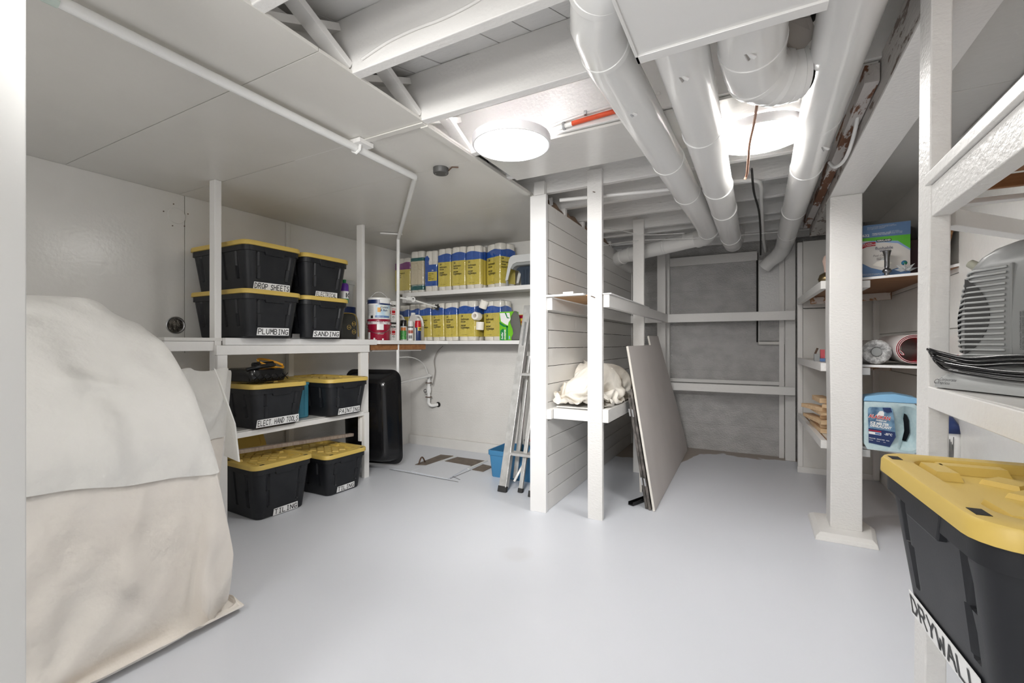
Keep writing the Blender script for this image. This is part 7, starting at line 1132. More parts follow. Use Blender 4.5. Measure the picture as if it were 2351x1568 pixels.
-4,-5,11,0,1,1,-1,1,0,1,2,-1,0,-2,-1,-5,-5,2,8,4,-3,-4,-2,-3,-12,-6,11,14,-12,1,3,0,3,2,4,1,0,-2,0,0,1,-2,0,2,-2,-3,2,-5,7,4,-12,-4,-5,16,2,-4,-2,-7,13,-4,3,3,3,-1,2,-4,-3,-12,17,1,1,-1,0,0,-3,5,1,-1,
0,-2,-2,-9,7,-5,5,8,-7,-2,0,1,-10,-12,3,24,-8,-5,2,0,-3,5,6,0,2,0,-3,0,3,-1,-1,1,2,-4,-1,-7,3,5,-10,-5,-5,23,-5,-7,0,-1,8,1,-5,8,1,0,2,-4,0,-13,12,7,0,-3,0,-1,-2,5,0,0,-1,-3,-2,-3,0,3,-2,5,-5,3,0,0,
-1,-19,-4,25,-2,0,-4,-3,-4,0,9,3,4,-1,-3,2,1,-1,0,-1,3,-1,-5,0,-1,1,-4,-8,4,14,-5,-7,3,0,5,1,0,1,4,3,-3,-1,0,-8,6,6,1,-2,-2,-1,-1,0,2,2,1,-3,-5,0,1,1,3,-2,-2,-5,8,2,0,-14,-14,21,2,1,3,-7,-7,-3,6,8,4,
0,-2,1,2,-1,-2,0,2,1,1,3,-1,-9,-5,0,10,6,-4,-5,3,-2,4,4,-1,2,2,4,-5,4,-3,-3,2,5,0,-1,-2,0,-6,0,7,1,-1,-1,-2,-1,-1,-1,2,4,-5,-5,8,3,0,-6,-20,10,9,3,3,-3,-9,-5,1,9,5,0,0,2,0,0,-2,0,3,0,2,2,-1,-16,-4,4,
16,1,-5,-3,3,-3,3,4,2,0,3,0,2,-4,2,-1,1,2,0,-1,0,-2,-7,2,8,1,-1,-1,0,-2,-6,1,1,-2,6,-4,3,4,-1,0,-14,-6,10,7,0,1,-2,-10,-3,6,8,-2,1,3,2,-2,0,-1,-4,0,3,-2,-7,-14,2,7,17,-8,0,-4,6,-8,5,4,3,0,2,2,-1,-3,0,
3,-1,1,0,0,0,-2,-8,9,0,3,3,-4,-1,-6,1,-4,4,-6,6,1,3,-4,5,0,-12,2,-3,5,7,-2,1,-3,-11,1,9,-1,1,6,2,-4,-1,1,-3,1,-2,2,-13,-10,10,0,10,2,-3,-3,5,-6,4,3,3,1,0,2,1,-2,-4,4,1,0,-1,0,2,-3,-2,2,2,2,3,-3,-4,-2,
-2,-3,1,1,-1,1,7,-9,9,-3,-7,5,-5,2,6,-2,1,2,-7,-8,6,3,1,5,2,-2,-3,-2,4,-1,-2,2,-10,-13,16,-1,5,-9,10,-3,5,-1,-2,1,5,2,-1,0,1,1,-2,-1,3,0,-2,2,1,-1,-2,0,2,4,1,-3,-4,-6,3,-5,3,0,-5,6,6,-12,9,0,-6,7,-3,
-1,0,4,0,0,1,-13,3,4,0,4,3,0,-5,-4,5,0,-2,0,-5,-6,14,-10,7,-10,3,6,7,1,-5,1,5,-1,1,0,0,-1,2,0,1,0,-1,1,2,-2,-1,0,1,4,2,-4,-6,-4,2,-3,2,0,-6,5,7,-12,8,-1,-1,6,0,-1,-6,5,2,1,1,-10,-2,4,0,4,0,2,-4,-5,3,
4,-5,8,3,-9,10,-10,8,-11,-6,13,11,0,-1,-1,-2,4,-2,2,0,-1,0,2,2,0,0,-1,2,-2,-1,0,2,3,1,-4,-6,-1,-5,6,-1,-3,-1,-3,10,-7,4,-5,6,4,3,-3,-1,-6,7,2,3,-8,-6,2,2,2,0,1,-4,-2,3,-5,1,2,3,-5,6,-11,10,-12,-9,13,
11,3,2,2,-9,6,-1,0,-1,-3,2,1,4,1,0,-1,0,-1,-1,0,3,1,0,-2,-6,-4,2,3,-3,2,-8,-2,7,3,1,-8,4,6,3,3,-2,-6,-1,5,4,-3,-10,0,4,1,-2,4,-6,-2,-5,2,5,-7,6,4,-1,-6,5,-12,-6,11,10,2,3,1,-2,-2,3,-3,1,-3,2,1,5,1,-1,
-1,-1,0,-2,2,2,0,0,-2,-3,-5,2,1,-1,2,-11,1,6,1,3,-6,3,4,4,3,-1,-1,-5,-1,5,2,-9,-3,3,1,2,-2,0,-4,-4,-1,2,-12,14,-9,8,-4,-4,-5,-3,5,11,1,3,2,-6,3,3,1,-8,1,1,3,2,4,-2,-1,-2,0,0,1,2,0,-2,-1,-1,-4,3,0,-3,
-2,-8,3,5,1,1,0,0,4,2,3,1,-3,1,-4,-1,3,-2,-9,6,0,3,-2,-2,-2,-3,1,-2,2,-2,-6,5,9,-10,-6,-5,5,12,0,3,-1,0,0,4,2,-9,0,2,2,5,2,-1,-4,0,-1,2,0,2,-1,-2,0,1,-4,5,-4,-5,-7,1,5,3,-3,1,4,0,2,2,4,-1,-3,0,2,-3,
-3,2,-7,3,2,2,-1,-3,-4,1,0,0,-1,-4,0,12,2,-3,-13,-8,5,14,-1,1,4,-7,7,1,-3,3,-7,3,4,3,2,-1,-3,-3,1,2,2,0,-1,-4,1,4,-2,0,-4,-8,-2,4,3,-2,-2,3,5,2,-1,4,0,0,-2,-1,1,3,-6,-3,2,-4,5,-1,1,-4,1,-3,3,5,-10,-1,
11,5,-5,1,-7,3,-4,2,4,2,2,-1,-1,2,7,-6,-4,8,-1,2,4,-1,-5,-1,-1,3,2,0,-1,-3,1,1,2,-2,-5,-4,-3,1,0,0,1,2,6,1,2,0,1,-1,-2,0,1,4,-5,-4,-2,3,0,1,-4,2,-3,2,3,4,-21,12,14,-1,-4,3,-8,1,-3,-2,8,-3,-2,7,1,2,4,
-10,6,4,-2,4,1,0,-4,-3,1,2,1,1,-2,-1,2,-1,1,-3,-5,-3,-1,0,0,0,1,5,2,5,0,1,-2,-3,-1,2,3,2,-1,-7,-1,0,1,-1,-3,2,0,1,2,4,-26,19,7,1,1,-10,8,-2,-3,-7,7,-1,-5,8,3,2,-4,2,3,1,2,3,0,0,-4,-3,1,1,2,1,-2,0,1,1,
-2,-3,-5,-3,0,0,0,1,1,4,5,3,1,-4,1,-4,-2,3,4,3,-1,-6,0,-2,0,-2,-3,3,2,0,-2,-5,-19,19,4,-1,1,-14,17,-5,-5,2,1,-6,-3,8,5,-6,1,7,0,0,5,1,0,-1,-3,-3,1,2,1,-1,0,1,1,0,-3,-4,-2,-2,0,-2,0,1,1,5,5,4,-3,-2,-3,
-1,-1,4,4,-1,2,-4,0,-2,-1,-2,-4,2,5,0,-5,-3,-9,5,-2,4,1,-6,13,-6,1,-4,-3,6,-10,5,4,-2,2,-2,6,3,4,-1,2,-3,-3,-2,2,2,-1,0,-1,2,2,-2,-2,-8,2,0,2,-1,-4,-2,5,3,5,3,-2,-6,1,-4,3,3,4,1,-2,-1,-1,-2,-1,0,-5,4,
3,2,-1,-1,1,-16,10,-2,5,1,6,-1,-4,-2,3,-6,0,2,3,-6,6,-7,7,6,4,0,0,-2,-3,-3,3,1,0,0,-1,2,2,-3,-2,-2,-5,-1,2,3,1,-2,0,2,1,8,-5,-4,-1,-1,2,5,2,0,-2,-1,-1,1,-3,0,-2,3,2,2,2,-1,7,-18,3,4,9,1,-6,7,-2,3,-1,
-8,-3,6,-1,-4,4,-6,7,7,4,0,0,-2,-3,-2,1,2,0,-1,-1,3,0,-1,-3,-3,3,-4,-4,1,2,4,-1,1,6,3,-5,-3,-1,-2,4,2,3,0,-3,-2,0,2,-3,2,0,0,-1,4,1,1,5,-8,-6,6,6,-3,-2,8,2,3,-1,-6,-6,-4,7,-1,-1,-4,5,10,4,-1,-1,-1,-4,
-2,3,0,1,-1,-1,2,-1,-1,-1,-3,2,3,-4,-8,1,3,4,5,4,1,-6,-2,0,0,1,3,1,0,-3,-3,2,1,-2,1,3,-2,1,3,-2,3,-4,4,-14,1,6,1,3,2,4,0,6,-1,-20,7,4,-4,-7,3,0,16,2,-1,-1,-2,-4,-3,4,0,2,0,-2,1,-1,-1,0,-2,0,4,0,-6,-5,
3,-1,11,1,0,-2,-2,0,0,2,1,1,-1,-3,0,-3,4,-1,0,3,-3,3,3,-2,-1,-4,1,-1,-18,6,11,6,-1,-5,10,3,-1,-12,1,3,-5,-6,1,-3,16,8,-2,-3,-2,-3,-4,4,3,-2,0,0,1,-2,1,-4,2,1,1,0,2,-7,-4,3,4,4,0,0,-1,0,0,1,2,0,1,-5,
-1,0,0,1,-2,4,0,1,4,0,-4,-2,2,1,-8,0,2,6,5,-9,10,4,0,-3,-18,14,-2,-5,-4,-3,12,10,-1,-2,-1,-5,-3,5,-5,4,5,-3,0,-4,2,2,-6,4,3,-2,0,2,-8,1,1,4,1,0,1,-1,0,0,2,3,-2,-2,-3,-1,1,1,-1,4,-1,0,5,4,-2,2,9,-4,-2,
-10,6,6,5,-8,7,4,-1,-6,-3,6,-8,3,-8,2,8,9,1,-3,-3,-4,1,-2,-3,9,4,-7,1,-3,2,3,-1,-5,5,-1,0,2,-7,4,-2,1,2,2,1,-1,-3,0,4,2,0,-3,-1,-1,-2,2,0,1,2,1,1,-2,3,0,4,2,-8,-8,-1,18,-2,-4,4,2,-1,-1,1,-1,-11,4,2,
-5,5,12,0,1,-6,-1,-6,-3,7,4,2,-5,-2,2,1,2,1,-6,2,0,2,2,-7,3,-1,1,1,3,-1,0,-2,-3,5,2,2,-2,-3,-2,0,1,0,2,1,3,-1,-3,-1,5,0,-2,-17,12,-15,21,-2,0,0,2,-1,4,-3,-9,1,0,2,-9,11,10,0,1,-1,-4,-8,-4,7,3,-2,3,-4,
4,0,1,2,-6,-2,4,-3,7,-3,-1,-1,0,1,1,1,1,-5,0,1,6,1,-1,-3,-2,-1,0,2,3,0,1,-1,7,2,12,0,-15,8,-7,-1,2,9,-1,-1,2,3,-6,6,-10,-1,6,-8,2,2,10,1,0,3,-4,-2,-9,4,-2,2,4,2,-2,2,1,-2,-1,-1,-2,2,4,-2,-1,-1,1,0,0,
1,1,-2,-1,0,4,3,-1,-4,1,-1,-1,1,3,1,-1,-1,-1,6,0,4,-5,-2,-3,-5,2,7,2,-2,2,0,-7,9,-5,-2,3,-8,7,0,7,-6,9,3,-4,-2,-5,-5,2,6,2,-4,4,-3,1,2,0,-4,0,4,0,-1,-2,0,2,0,-2,2,0,0,1,-4,5,2,-1,-1,-4,2,1,1,1,0,-2,0,
-5,-2,0,0,-1,-2,-5,-7,4,1,7,0,-2,-4,0,9,-11,3,3,-1,2,-1,5,-8,9,5,-2,-3,-5,0,1,2,-5,5,1,-1,2,-1,1,-1,-6,6,0,0,-3,2,2,-2,1,0,1,0,-1,-1,3,2,0,-4,-4,3,1,2,2,-2,-1,-4,1,2,-3,2,-5,1,-3,1,-6,0,7,4,-10,1,7,0,
-14,11,2,2,2,0,-1,-7,3,6,3,-7,-1,2,3,-1,-3,-2,6,0,3,-4,-3,2,-3,4,-2,1,-1,1,2,0,-2,3,-1,0,0,-1,1,4,1,-7,-5,4,0,4,2,-1,-3,-2,-2,1,-6,1,-9,8,-5,5,-6,-6,7,1,-12,11,4,-1,-8,9,1,3,1,0,-7,0,-2,2,5,-1,-1,0,4,
-1,-8,4,3,1,2,-2,-7,2,2,5,-2,-4,1,2,1,1,-1,1,-1,0,-1,1,0,5,-1,-3,-3,-7,4,5,3,-1,-5,2,1,2,-9,-1,1,0,-4,6,-1,-9,3,-10,2,11,4,0,4,-6,1,1,1,3,-1,-7,-1,2,-1,5,2,-4,3,0,-3,-4,5,4,1,-7,2,0,-6,12,-1,-3,-2,2,
3,-2,1,0,-1,1,-3,1,3,3,-2,-4,-4,-3,6,3,1,-1,-4,2,1,-3,-3,-1,-6,7,-3,-2,4,2,-15,-10,12,12,0,0,6,-5,0,-7,8,0,1,-4,-3,0,3,-3,6,0,-2,-3,-1,6,-1,1,0,-4,2,0,-1,4,0,1,-4,4,1,1,-2,0,0,-1,-2,1,2,2,-3,-3,-4,3,
3,4,0,0,-5,0,0,-4,1,-1,-2,-3,5,1,-1,3,-14,-8,-2,20,4,0,3,-4,0,-6,4,5,-2,-3,-1,-3,7,-3,1,-3,2,-3,4,2,-1,0,0,-6,6,0,0,3,-3,3,0,-1,3,1,-2,-1,-1,-3,0,2,3,-3,0,-3,0,1,3,3,1,-1,-3,-2,5,-4,8,0,3,-8,8,-2,4,
-5,-1,-17,-3,14,10,4,0,-5,-4,0,6,1,-2,-3,-1,3,1,0,-4,0,1,1,4,1,-2,-3,-3,-1,4,3,1,2,-5,4,1,-1,3,1,-3,-2,-4,-1,1,3,2,-1,-1,-2,0,2,2,1,2,-2,-1,-1,-5,2,-1,-4,11,-6,4,3,-3,-2,-8,-1,-16,15,8,8,-3,-4,0,-3,7,
-1,-1,-2,0,2,5,-5,-6,4,2,2,4,0,-2,-4,-3,-3,-2,9,5,-2,-4,1,3,3,1,1,-5,-2,-4,-4,4,4,2,0,-2,-2,2,1,2,0,1,0,-1,-2,],
[486,499,6,-19,2,-5,2,7,-6,0,-6,13,-13,18,-8,3,2,-3,-5,-14,5,1,8,-1,1,1,0,3,10,-3,-8,4,-13,0,5,3,6,2,3,1,2,-8,-1,-5,-16,1,9,-4,-11,0,0,4,1,-1,-2,4,2,7,9,-6,5,2,0,-5,-10,0,-9,-6,-2,-5,-13,3,-1,3,1,0,0,
2,-12,19,-9,7,-2,-2,5,-13,-5,3,6,-2,1,2,-1,1,6,8,-8,-2,-4,-4,2,-2,7,2,2,1,5,-1,-5,-5,-17,2,4,-3,-4,-5,3,4,2,-2,-4,-1,11,8,-5,6,1,0,3,-9,-3,2,-4,-7,0,-6,-3,-9,-1,7,5,-1,-8,4,-4,10,-1,3,-2,-2,2,-2,-7,2,
-5,-2,10,-2,2,4,0,4,1,-4,-2,-8,1,0,4,3,0,-7,15,1,-3,-14,-10,2,1,2,-9,-1,1,5,1,-2,-4,1,12,4,1,2,-2,-1,1,-8,3,2,0,-6,4,-4,-3,-8,-4,9,8,-8,-4,9,-12,11,4,-4,6,-5,-3,3,-4,3,-4,-10,13,-1,3,1,-1,3,2,0,-8,-3,
1,-1,0,0,-2,3,13,-1,1,-15,-10,1,-2,3,-6,-2,2,4,1,-3,-4,4,16,0,-1,-2,-1,1,-4,2,11,-8,-4,-4,0,-3,4,-8,-11,17,-2,-8,9,2,-19,15,4,5,-5,-3,-1,3,-2,2,8,-21,11,1,0,2,1,-2,4,-3,1,-3,-8,4,-6,7,-5,1,15,1,-4,
-12,-9,1,-2,-3,3,-3,0,4,0,-3,-1,-1,19,0,-4,0,5,-7,5,6,0,-7,-3,-3,-2,1,1,-9,-7,11,2,-8,11,-1,-1,-6,9,3,-4,-9,1,4,3,9,-2,-15,8,-2,4,0,-3,4,-2,2,0,-7,-4,-3,3,3,-3,-2,16,-3,-3,-4,-11,-4,2,-4,-1,1,0,3,1,
-3,-2,4,12,-2,3,5,-5,-5,16,-7,-2,-4,8,-3,5,6,4,-13,-8,16,-10,1,9,1,1,-1,4,1,-4,-10,1,1,6,7,3,-21,12,-1,2,-2,2,1,-3,1,-2,-1,-7,2,2,-3,1,-2,3,13,-9,-4,-8,-4,-2,3,-6,-1,2,3,-1,-1,0,12,1,4,-3,1,1,-3,15,
-9,-5,0,11,6,-1,19,-6,2,-7,7,-10,-1,9,10,-10,12,-1,-5,1,-9,-5,7,2,4,3,-14,11,-1,1,-3,0,0,1,0,0,-3,-8,1,1,3,-3,0,-2,10,-5,5,-16,-1,-1,1,-4,-2,0,1,0,1,1,8,10,-6,3,2,3,-11,10,0,-4,-2,10,4,4,22,-15,13,-5,
-4,3,-12,4,17,-2,4,-1,-3,1,-7,-6,4,-1,7,3,-7,5,-1,-5,-1,4,3,0,-3,0,-2,-6,-1,-1,0,-1,0,4,3,3,-2,-9,-7,0,0,6,-9,0,0,-1,1,2,6,8,-1,1,2,5,-1,-9,4,1,4,3,5,3,16,-6,9,-3,-9,10,-14,-4,23,1,-1,3,-3,-2,-4,-6,2,
-3,8,5,-5,-3,0,-7,4,4,6,-5,0,2,-8,-1,4,-12,2,1,1,5,3,5,-11,0,-11,0,-1,14,-8,-6,-2,0,1,2,9,0,7,-2,-3,6,2,-2,-1,-2,0,-1,0,5,8,5,5,-6,-6,5,-6,-11,24,2,-1,1,1,-8,0,5,-12,1,5,7,-3,-8,-3,2,-3,6,5,-7,6,1,0,
-1,-11,-6,-2,6,-3,6,10,-4,-3,-6,-3,-7,0,14,1,-7,-9,0,2,1,6,0,9,2,-3,-1,-2,5,-1,-1,0,-2,-6,7,18,1,-1,-9,9,-2,-14,-5,22,3,-1,2,-2,-2,-4,-2,5,-9,2,8,-1,-7,-2,-2,-4,7,1,9,0,-2,-3,-7,-11,2,1,0,3,-3,14,-1,
-7,-1,-4,-8,2,10,3,-2,-6,-6,-1,5,-2,6,10,2,-7,-1,0,5,-4,4,-2,-4,-4,8,16,7,-7,-5,5,4,-21,-3,22,2,0,2,-2,-1,-3,-6,10,-10,-1,7,0,-4,-4,-2,-4,2,11,4,-3,2,-12,-8,2,-1,2,-2,0,1,6,7,-10,0,-1,-6,-2,6,8,-4,1,
-4,-6,1,2,-3,14,1,1,-3,3,-1,-1,-1,-1,-5,-2,8,14,3,-3,-4,3,5,-22,-1,19,2,1,1,0,-3,-2,0,-2,4,-10,7,-2,1,-5,-3,-2,-2,13,4,-9,1,-1,-12,5,-1,-3,0,-2,-4,8,12,-11,-1,2,-4,-1,-1,7,6,-11,9,-5,-7,2,2,3,1,8,-6,
6,2,-4,1,1,-9,1,-2,16,-6,6,0,-5,9,-23,-2,17,4,0,2,0,-3,-2,-3,6,-3,0,-7,7,-3,-2,-5,-2,-2,12,-3,4,-4,-2,-9,1,-2,4,-3,-4,-6,3,15,-3,-8,6,-3,1,-3,3,10,-8,1,6,-8,-5,3,7,-6,13,-11,2,3,7,-5,10,-7,0,-7,10,4,
2,-3,-4,2,-8,-12,18,4,1,3,-2,-2,0,-3,-3,4,5,-8,1,-1,-3,-3,-1,-4,3,3,7,3,-15,0,-1,1,-1,-4,-4,-3,-2,12,4,-9,5,0,-1,5,-7,12,0,-9,9,2,-17,3,8,-1,1,4,-1,-5,2,8,1,3,-2,4,6,1,0,-8,4,5,-5,-15,12,6,2,4,-3,-3,
-1,2,-3,-2,4,2,-5,-2,-2,-3,-1,-3,3,-1,7,3,-9,-4,1,-2,2,-6,-3,-4,-2,9,5,-5,3,1,0,5,-7,11,3,-7,0,9,-16,-4,6,14,-11,-1,5,2,-4,3,5,10,7,3,10,5,-15,2,3,8,-2,-11,4,3,6,2,-3,-2,-2,1,2,-2,-1,1,1,-4,-4,-2,-2,
-4,4,3,5,-4,-3,-1,-4,2,-1,-6,-4,-3,-1,5,9,-5,3,-1,2,6,-5,8,2,0,-7,10,-11,-10,4,11,5,-9,2,-4,8,-5,5,12,9,3,7,13,-21,2,7,9,-5,4,-6,-3,3,7,0,-6,2,-1,1,-1,1,-1,0,-3,-3,-3,-4,-1,1,5,4,-3,-3,-2,0,0,-7,-1,
-4,-5,3,0,10,-2,3,-5,5,6,0,-1,8,-2,0,-4,3,-12,-5,15,-1,3,1,-10,6,-1,2,12,9,7,-2,18,-19,-2,14,7,-5,5,-1,-4,-1,-4,10,-10,4,2,2,-1,0,0,-2,-2,-5,-2,-3,-1,0,3,2,2,-4,-1,2,-7,-4,-2,-4,1,-2,2,4,4,3,-6,4,6,1,
-1,7,2,-3,-2,2,-7,-12,11,7,0,-3,6,-8,-6,16,3,6,3,-5,14,-11,-2,18,4,-7,3,3,-1,-2,-3,-7,10,-4,5,0,-1,-1,0,-1,-2,-4,-2,-5,1,0,1,2,0,-1,1,1,-9,-6,0,-3,2,-2,2,2,3,3,-2,5,4,0,1,0,3,1,1,2,-7,-10,4,5,1,4,-6,
6,-6,2,1,8,-10,0,3,2,1,17,2,-7,-2,8,-2,-5,-3,4,2,-4,0,7,-2,-2,1,-1,-3,-4,-1,-2,-4,0,2,0,1,1,0,2,-12,-4,0,-2,1,-1,1,1,2,2,3,7,0,3,0,-5,0,5,2,5,-3,-12,-7,15,-2,1,2,-5,1,-2,4,7,-14,-2,-2,8,7,15,0,-11,5,
1,4,-10,-1,5,2,-2,0,6,-4,0,0,-2,-1,-5,-2,2,-2,-4,-1,1,1,2,0,1,-12,-1,-3,0,1,-2,2,0,0,1,7,4,8,-8,4,-1,3,-7,3,9,1,-8,-13,9,2,0,7,-4,-5,-4,7,3,-14,1,-1,11,8,6,6,-12,4,0,1,-6,0,6,-2,4,4,-7,4,-1,-4,3,-3,
-6,-1,0,3,0,-5,0,-2,-1,3,0,-9,-3,-2,1,1,1,-3,0,-1,2,6,7,7,-8,10,-3,-3,-4,-5,8,12,-12,-2,-6,8,0,-4,6,2,-8,6,4,-15,2,3,14,3,3,3,-6,5,2,-13,10,-6,5,5,3,-7,3,1,-6,4,1,-5,-6,-1,1,1,3,-2,-1,-2,-2,-1,-1,-5,
-5,0,3,0,-3,-1,-1,0,4,6,0,10,-1,2,-1,-1,-3,-4,-2,13,3,-16,5,-1,3,3,-8,3,2,4,-1,-7,-2,13,-1,8,-3,6,-4,6,2,-10,10,-4,4,3,-1,-6,9,-6,-3,6,-5,-2,-5,-2,1,3,-1,1,0,0,-1,-3,-4,-4,-4,-1,3,1,-4,-2,1,1,1,3,14,
-8,5,-1,4,-3,2,-2,-3,3,11,-13,-4,4,3,5,-11,-1,5,0,0,-6,2,12,-5,2,-7,12,1,5,-1,-2,7,-8,7,2,-2,2,-2,-2,-1,0,-1,-3,-5,-1,-1,4,2,1,-2,1,0,-4,-4,-5,-3,0,0,0,-2,-1,2,-1,1,5,5,7,-7,3,5,-7,4,-5,5,1,4,-5,-7,6,
-2,12,-12,-4,2,-3,6,-15,6,8,-9,-3,0,11,5,2,1,0,3,-5,8,1,-2,2,-7,2,1,-3,-3,0,-4,-2,-1,1,5,2,0,-2,1,-4,-4,-4,-4,0,0,-2,-2,1,1,0,2,2,7,0,6,-8,5,2,-2,0,6,-6,-4,1,0,3,1,7,-9,1,-8,5,7,-21,11,-2,1,-3,-6,18,
7,-2,-10,13,3,-3,4,0,-1,1,-5,1,-1,-4,1,-1,-2,-4,-2,1,6,2,1,0,-2,-4,-4,-2,-6,1,-1,-1,-1,0,-1,3,-2,5,1,11,-4,4,-9,7,1,5,-3,-1,-7,-2,4,2,-3,0,4,4,-11,-4,-1,-21,-1,8,1,-2,-3,12,0,5,-10,17,-1,1,-1,2,-2,-1,
-3,3,-3,-4,2,0,-2,-2,-6,4,4,4,-1,-1,-3,-3,-4,-1,1,-6,-4,-1,2,5,-1,-2,-3,-2,14,7,-5,3,1,-9,4,6,-1,3,2,-10,-1,3,-2,-9,7,6,-1,-4,-6,-17,0,3,3,0,5,-3,7,-6,2,8,5,1,1,-1,-5,0,2,0,-2,-5,2,2,-2,0,-6,-3,8,4,0,
-3,-1,-5,-4,0,0,1,-7,-6,2,4,2,-2,-3,5,11,-1,0,-1,4,-1,-6,3,2,2,5,-5,-1,-4,-3,1,-1,6,-5,-4,-8,-7,-4,0,5,5,3,-8,4,1,-1,-2,15,-1,3,-5,-3,4,0,-3,1,-5,1,3,0,0,-6,-5,7,3,2,-4,2,-9,-4,1,1,1,1,-9,-4,2,3,-1,3,
6,3,1,-2,2,-2,6,-6,5,-7,6,1,-4,3,1,-4,-2,6,-10,4,-9,-9,-5,1,-1,-1,6,6,-10,0,4,-7,3,7,8,-2,-3,0,-1,4,-5,2,-3,0,4,1,-3,-5,-2,3,2,3,0,-5,-6,-3,1,1,0,4,-2,-9,-3,4,-2,11,1,0,0,1,1,0,-3,-2,10,-11,10,0,-10,
4,6,4,-10,3,-11,8,-4,-9,2,-2,6,4,-5,7,-11,2,-5,5,0,1,12,-19,14,0,0,3,-1,-6,-2,4,3,1,-3,-6,0,2,2,6,-5,-7,-2,0,-5,4,2,1,1,-2,-6,-6,5,15,-6,0,0,0,2,-2,-2,0,-5,11,-1,0,2,-10,8,7,-2,-10,-6,8,-8,2,-16,11,
-6,12,0,4,-4,-9,-4,6,-2,2,4,-17,18,0,4,3,-4,2,-12,0,8,1,-2,-4,-1,5,2,-2,-1,-7,-1,1,-3,0,2,7,-9,4,2,-13,6,12,-10,5,-3,6,0,-1,-5,-3,2,-4,10,-3,8,-9,0,7,4,-9,-9,8,-1,-1,-18,9,-1,12,7,-3,-2,-11,-4,4,1,-1,
-1,-12,18,4,-6,9,-5,4,-6,-4,0,1,4,-6,4,4,-4,1,0,-6,-1,0,-1,1,-2,8,-7,-3,11,-10,4,-1,-3,5,4,-6,6,3,-7,-2,1,-3,1,1,1,8,-5,-3,10,-7,-5,0,5,2,-14,5,2,15,3,0,-8,0,-9,3,-1,0,-4,-7,7,11,1,-2,1,0,-2,-2,1,-4,
3,-3,2,3,0,2,-3,-3,-3,0,2,-3,-1,3,6,-10,9,-8,-1,2,2,5,-1,-1,-2,4,5,-14,4,2,0,-4,-3,5,2,5,-2,-7,6,-1,-7,-2,-9,-5,0,19,-3,-4,2,4,-10,-4,2,-1,-4,-7,2,13,-1,4,-2,-3,2,0,0,0,0,-6,3,2,6,-2,-6,1,-3,1,-2,0,
-4,6,1,-1,1,0,-1,0,1,-1,0,3,2,-7,11,-7,-5,3,3,1,-9,-1,0,7,2,-1,0,2,-11,-12,-4,0,-12,21,-9,8,2,-1,-5,-5,-6,2,-12,14,-13,9,6,-1,3,-7,6,3,3,-4,-11,4,1,6,2,0,-8,0,0,0,5,-13,0,9,-3,2,2,-2,1,1,1,-2,2,5,-8,
2,-1,10,-7,-4,0,-4,7,-7,-2,0,7,1,0,5,-5,-7,-8,7,-7,11,-2,5,2,1,-6,-7,3,-11,-9,20,-17,3,9,4,-5,3,4,8,-7,-8,0,-2,2,9,0,-2,-4,-4,4,3,-7,-2,1,-1,-2,4,4,0,-1,0,1,5,1,-1,-7,0,1,6,2,-10,-1,3,-7,11,-4,-4,1,4,
-1,1,1,-9,6,-2,2,5,1,0,12,-7,-7,0,-3,-5,-13,18,-12,1,8,-5,7,8,-10,13,-7,-7,8,-12,1,14,-4,1,-11,7,-1,-2,2,-2,0,1,-12,6,1,6,-1,1,0,4,1,0,-1,-5,-3,7,2,1,-7,-5,-5,11,0,1,0,0,-3,-7,-1,-3,6,-1,9,-4,-1,4,14,
-8,-6,-2,-3,-1,-12,6,1,-3,2,3,7,3,-2,2,-4,-6,8,-5,-2,7,-3,2,-9,2,5,1,-3,-2,0,7,-5,-6,0,6,1,1,-3,4,-4,3,-1,1,-2,5,6,-9,3,-10,-6,10,7,-9,4,4,-4,-8,-8,-5,9,-9,14,-2,-10,1,17,-5,-5,-4,5,-12,0,-3,-1,0,4,4,
4,3,2,2,-5,-14,14,-6,0,3,3,-2,-10,12,-1,-8,0,2,7,4,-14,10,-12,11,-5,1,2,0,-2,0,-4,4,4,1,4,-9,-2,0,-2,-2,16,-6,-5,-1,-3,4,-6,3,-5,2,1,5,-1,-5,-2,9,-5,-1,2,-7,-4,-2,11,-8,-1,5,1,5,-3,8,-5,-4,-11,9,3,-2,
8,-4,-11,6,9,-4,-1,-9,6,0,8,-8,-2,-1,10,-9,5,-6,4,0,2,-3,1,4,-2,-5,-3,-1,9,7,-6,-6,-4,4,5,1,9,0,6,-4,12,-7,5,-13,6,5,-3,2,-5,2,-7,-4,15,-7,1,-10,17,-1,-9,8,-3,2,-4,-9,6,5,4,-2,-11,10,2,1,0,-6,-3,-3,
10,3,-11,2,10,-9,1,-1,2,2,1,-1,-7,3,0,3,-6,8,3,-8,-1,3,1,-2,-3,6,1,-3,16,-11,6,9,-14,-2,0,10,-1,-1,-4,3,-7,-3,15,-7,-5,2,12,-10,-3,3,1,-2,6,0,-11,2,12,-3,-13,7,3,4,2,-7,-7,1,12,-3,-8,2,5,-1,-4,2,1,1,
2,3,-14,6,2,8,-8,0,-5,3,1,0,1,1,-1,5,3,2,10,-2,2,11,-15,-1,5,0,4,-5,5,-8,6,-11,14,-7,8,-7,5,-6,-6,7,2,-1,7,-7,-6,6,8,-1,-13,0,2,7,0,-5,0,2,-3,5,1,-5,1,1,2,-2,0,-4,8,-2,-8,8,0,0,-4,-1,2,4,-4,-2,6,-3,2,
-1,-3,7,-7,12,-4,-9,6,0,4,0,-5,14,-15,4,-5,6,2,-6,4,11,-15,-6,6,5,0,1,-7,0,11,0,-12,5,2,2,-7,-5,5,3,1,1,0,-2,-5,6,-2,5,-8,4,1,1,4,-16,12,-3,1,0,1,2,-1,-5,1,5,-4,-1,3,-4,]])
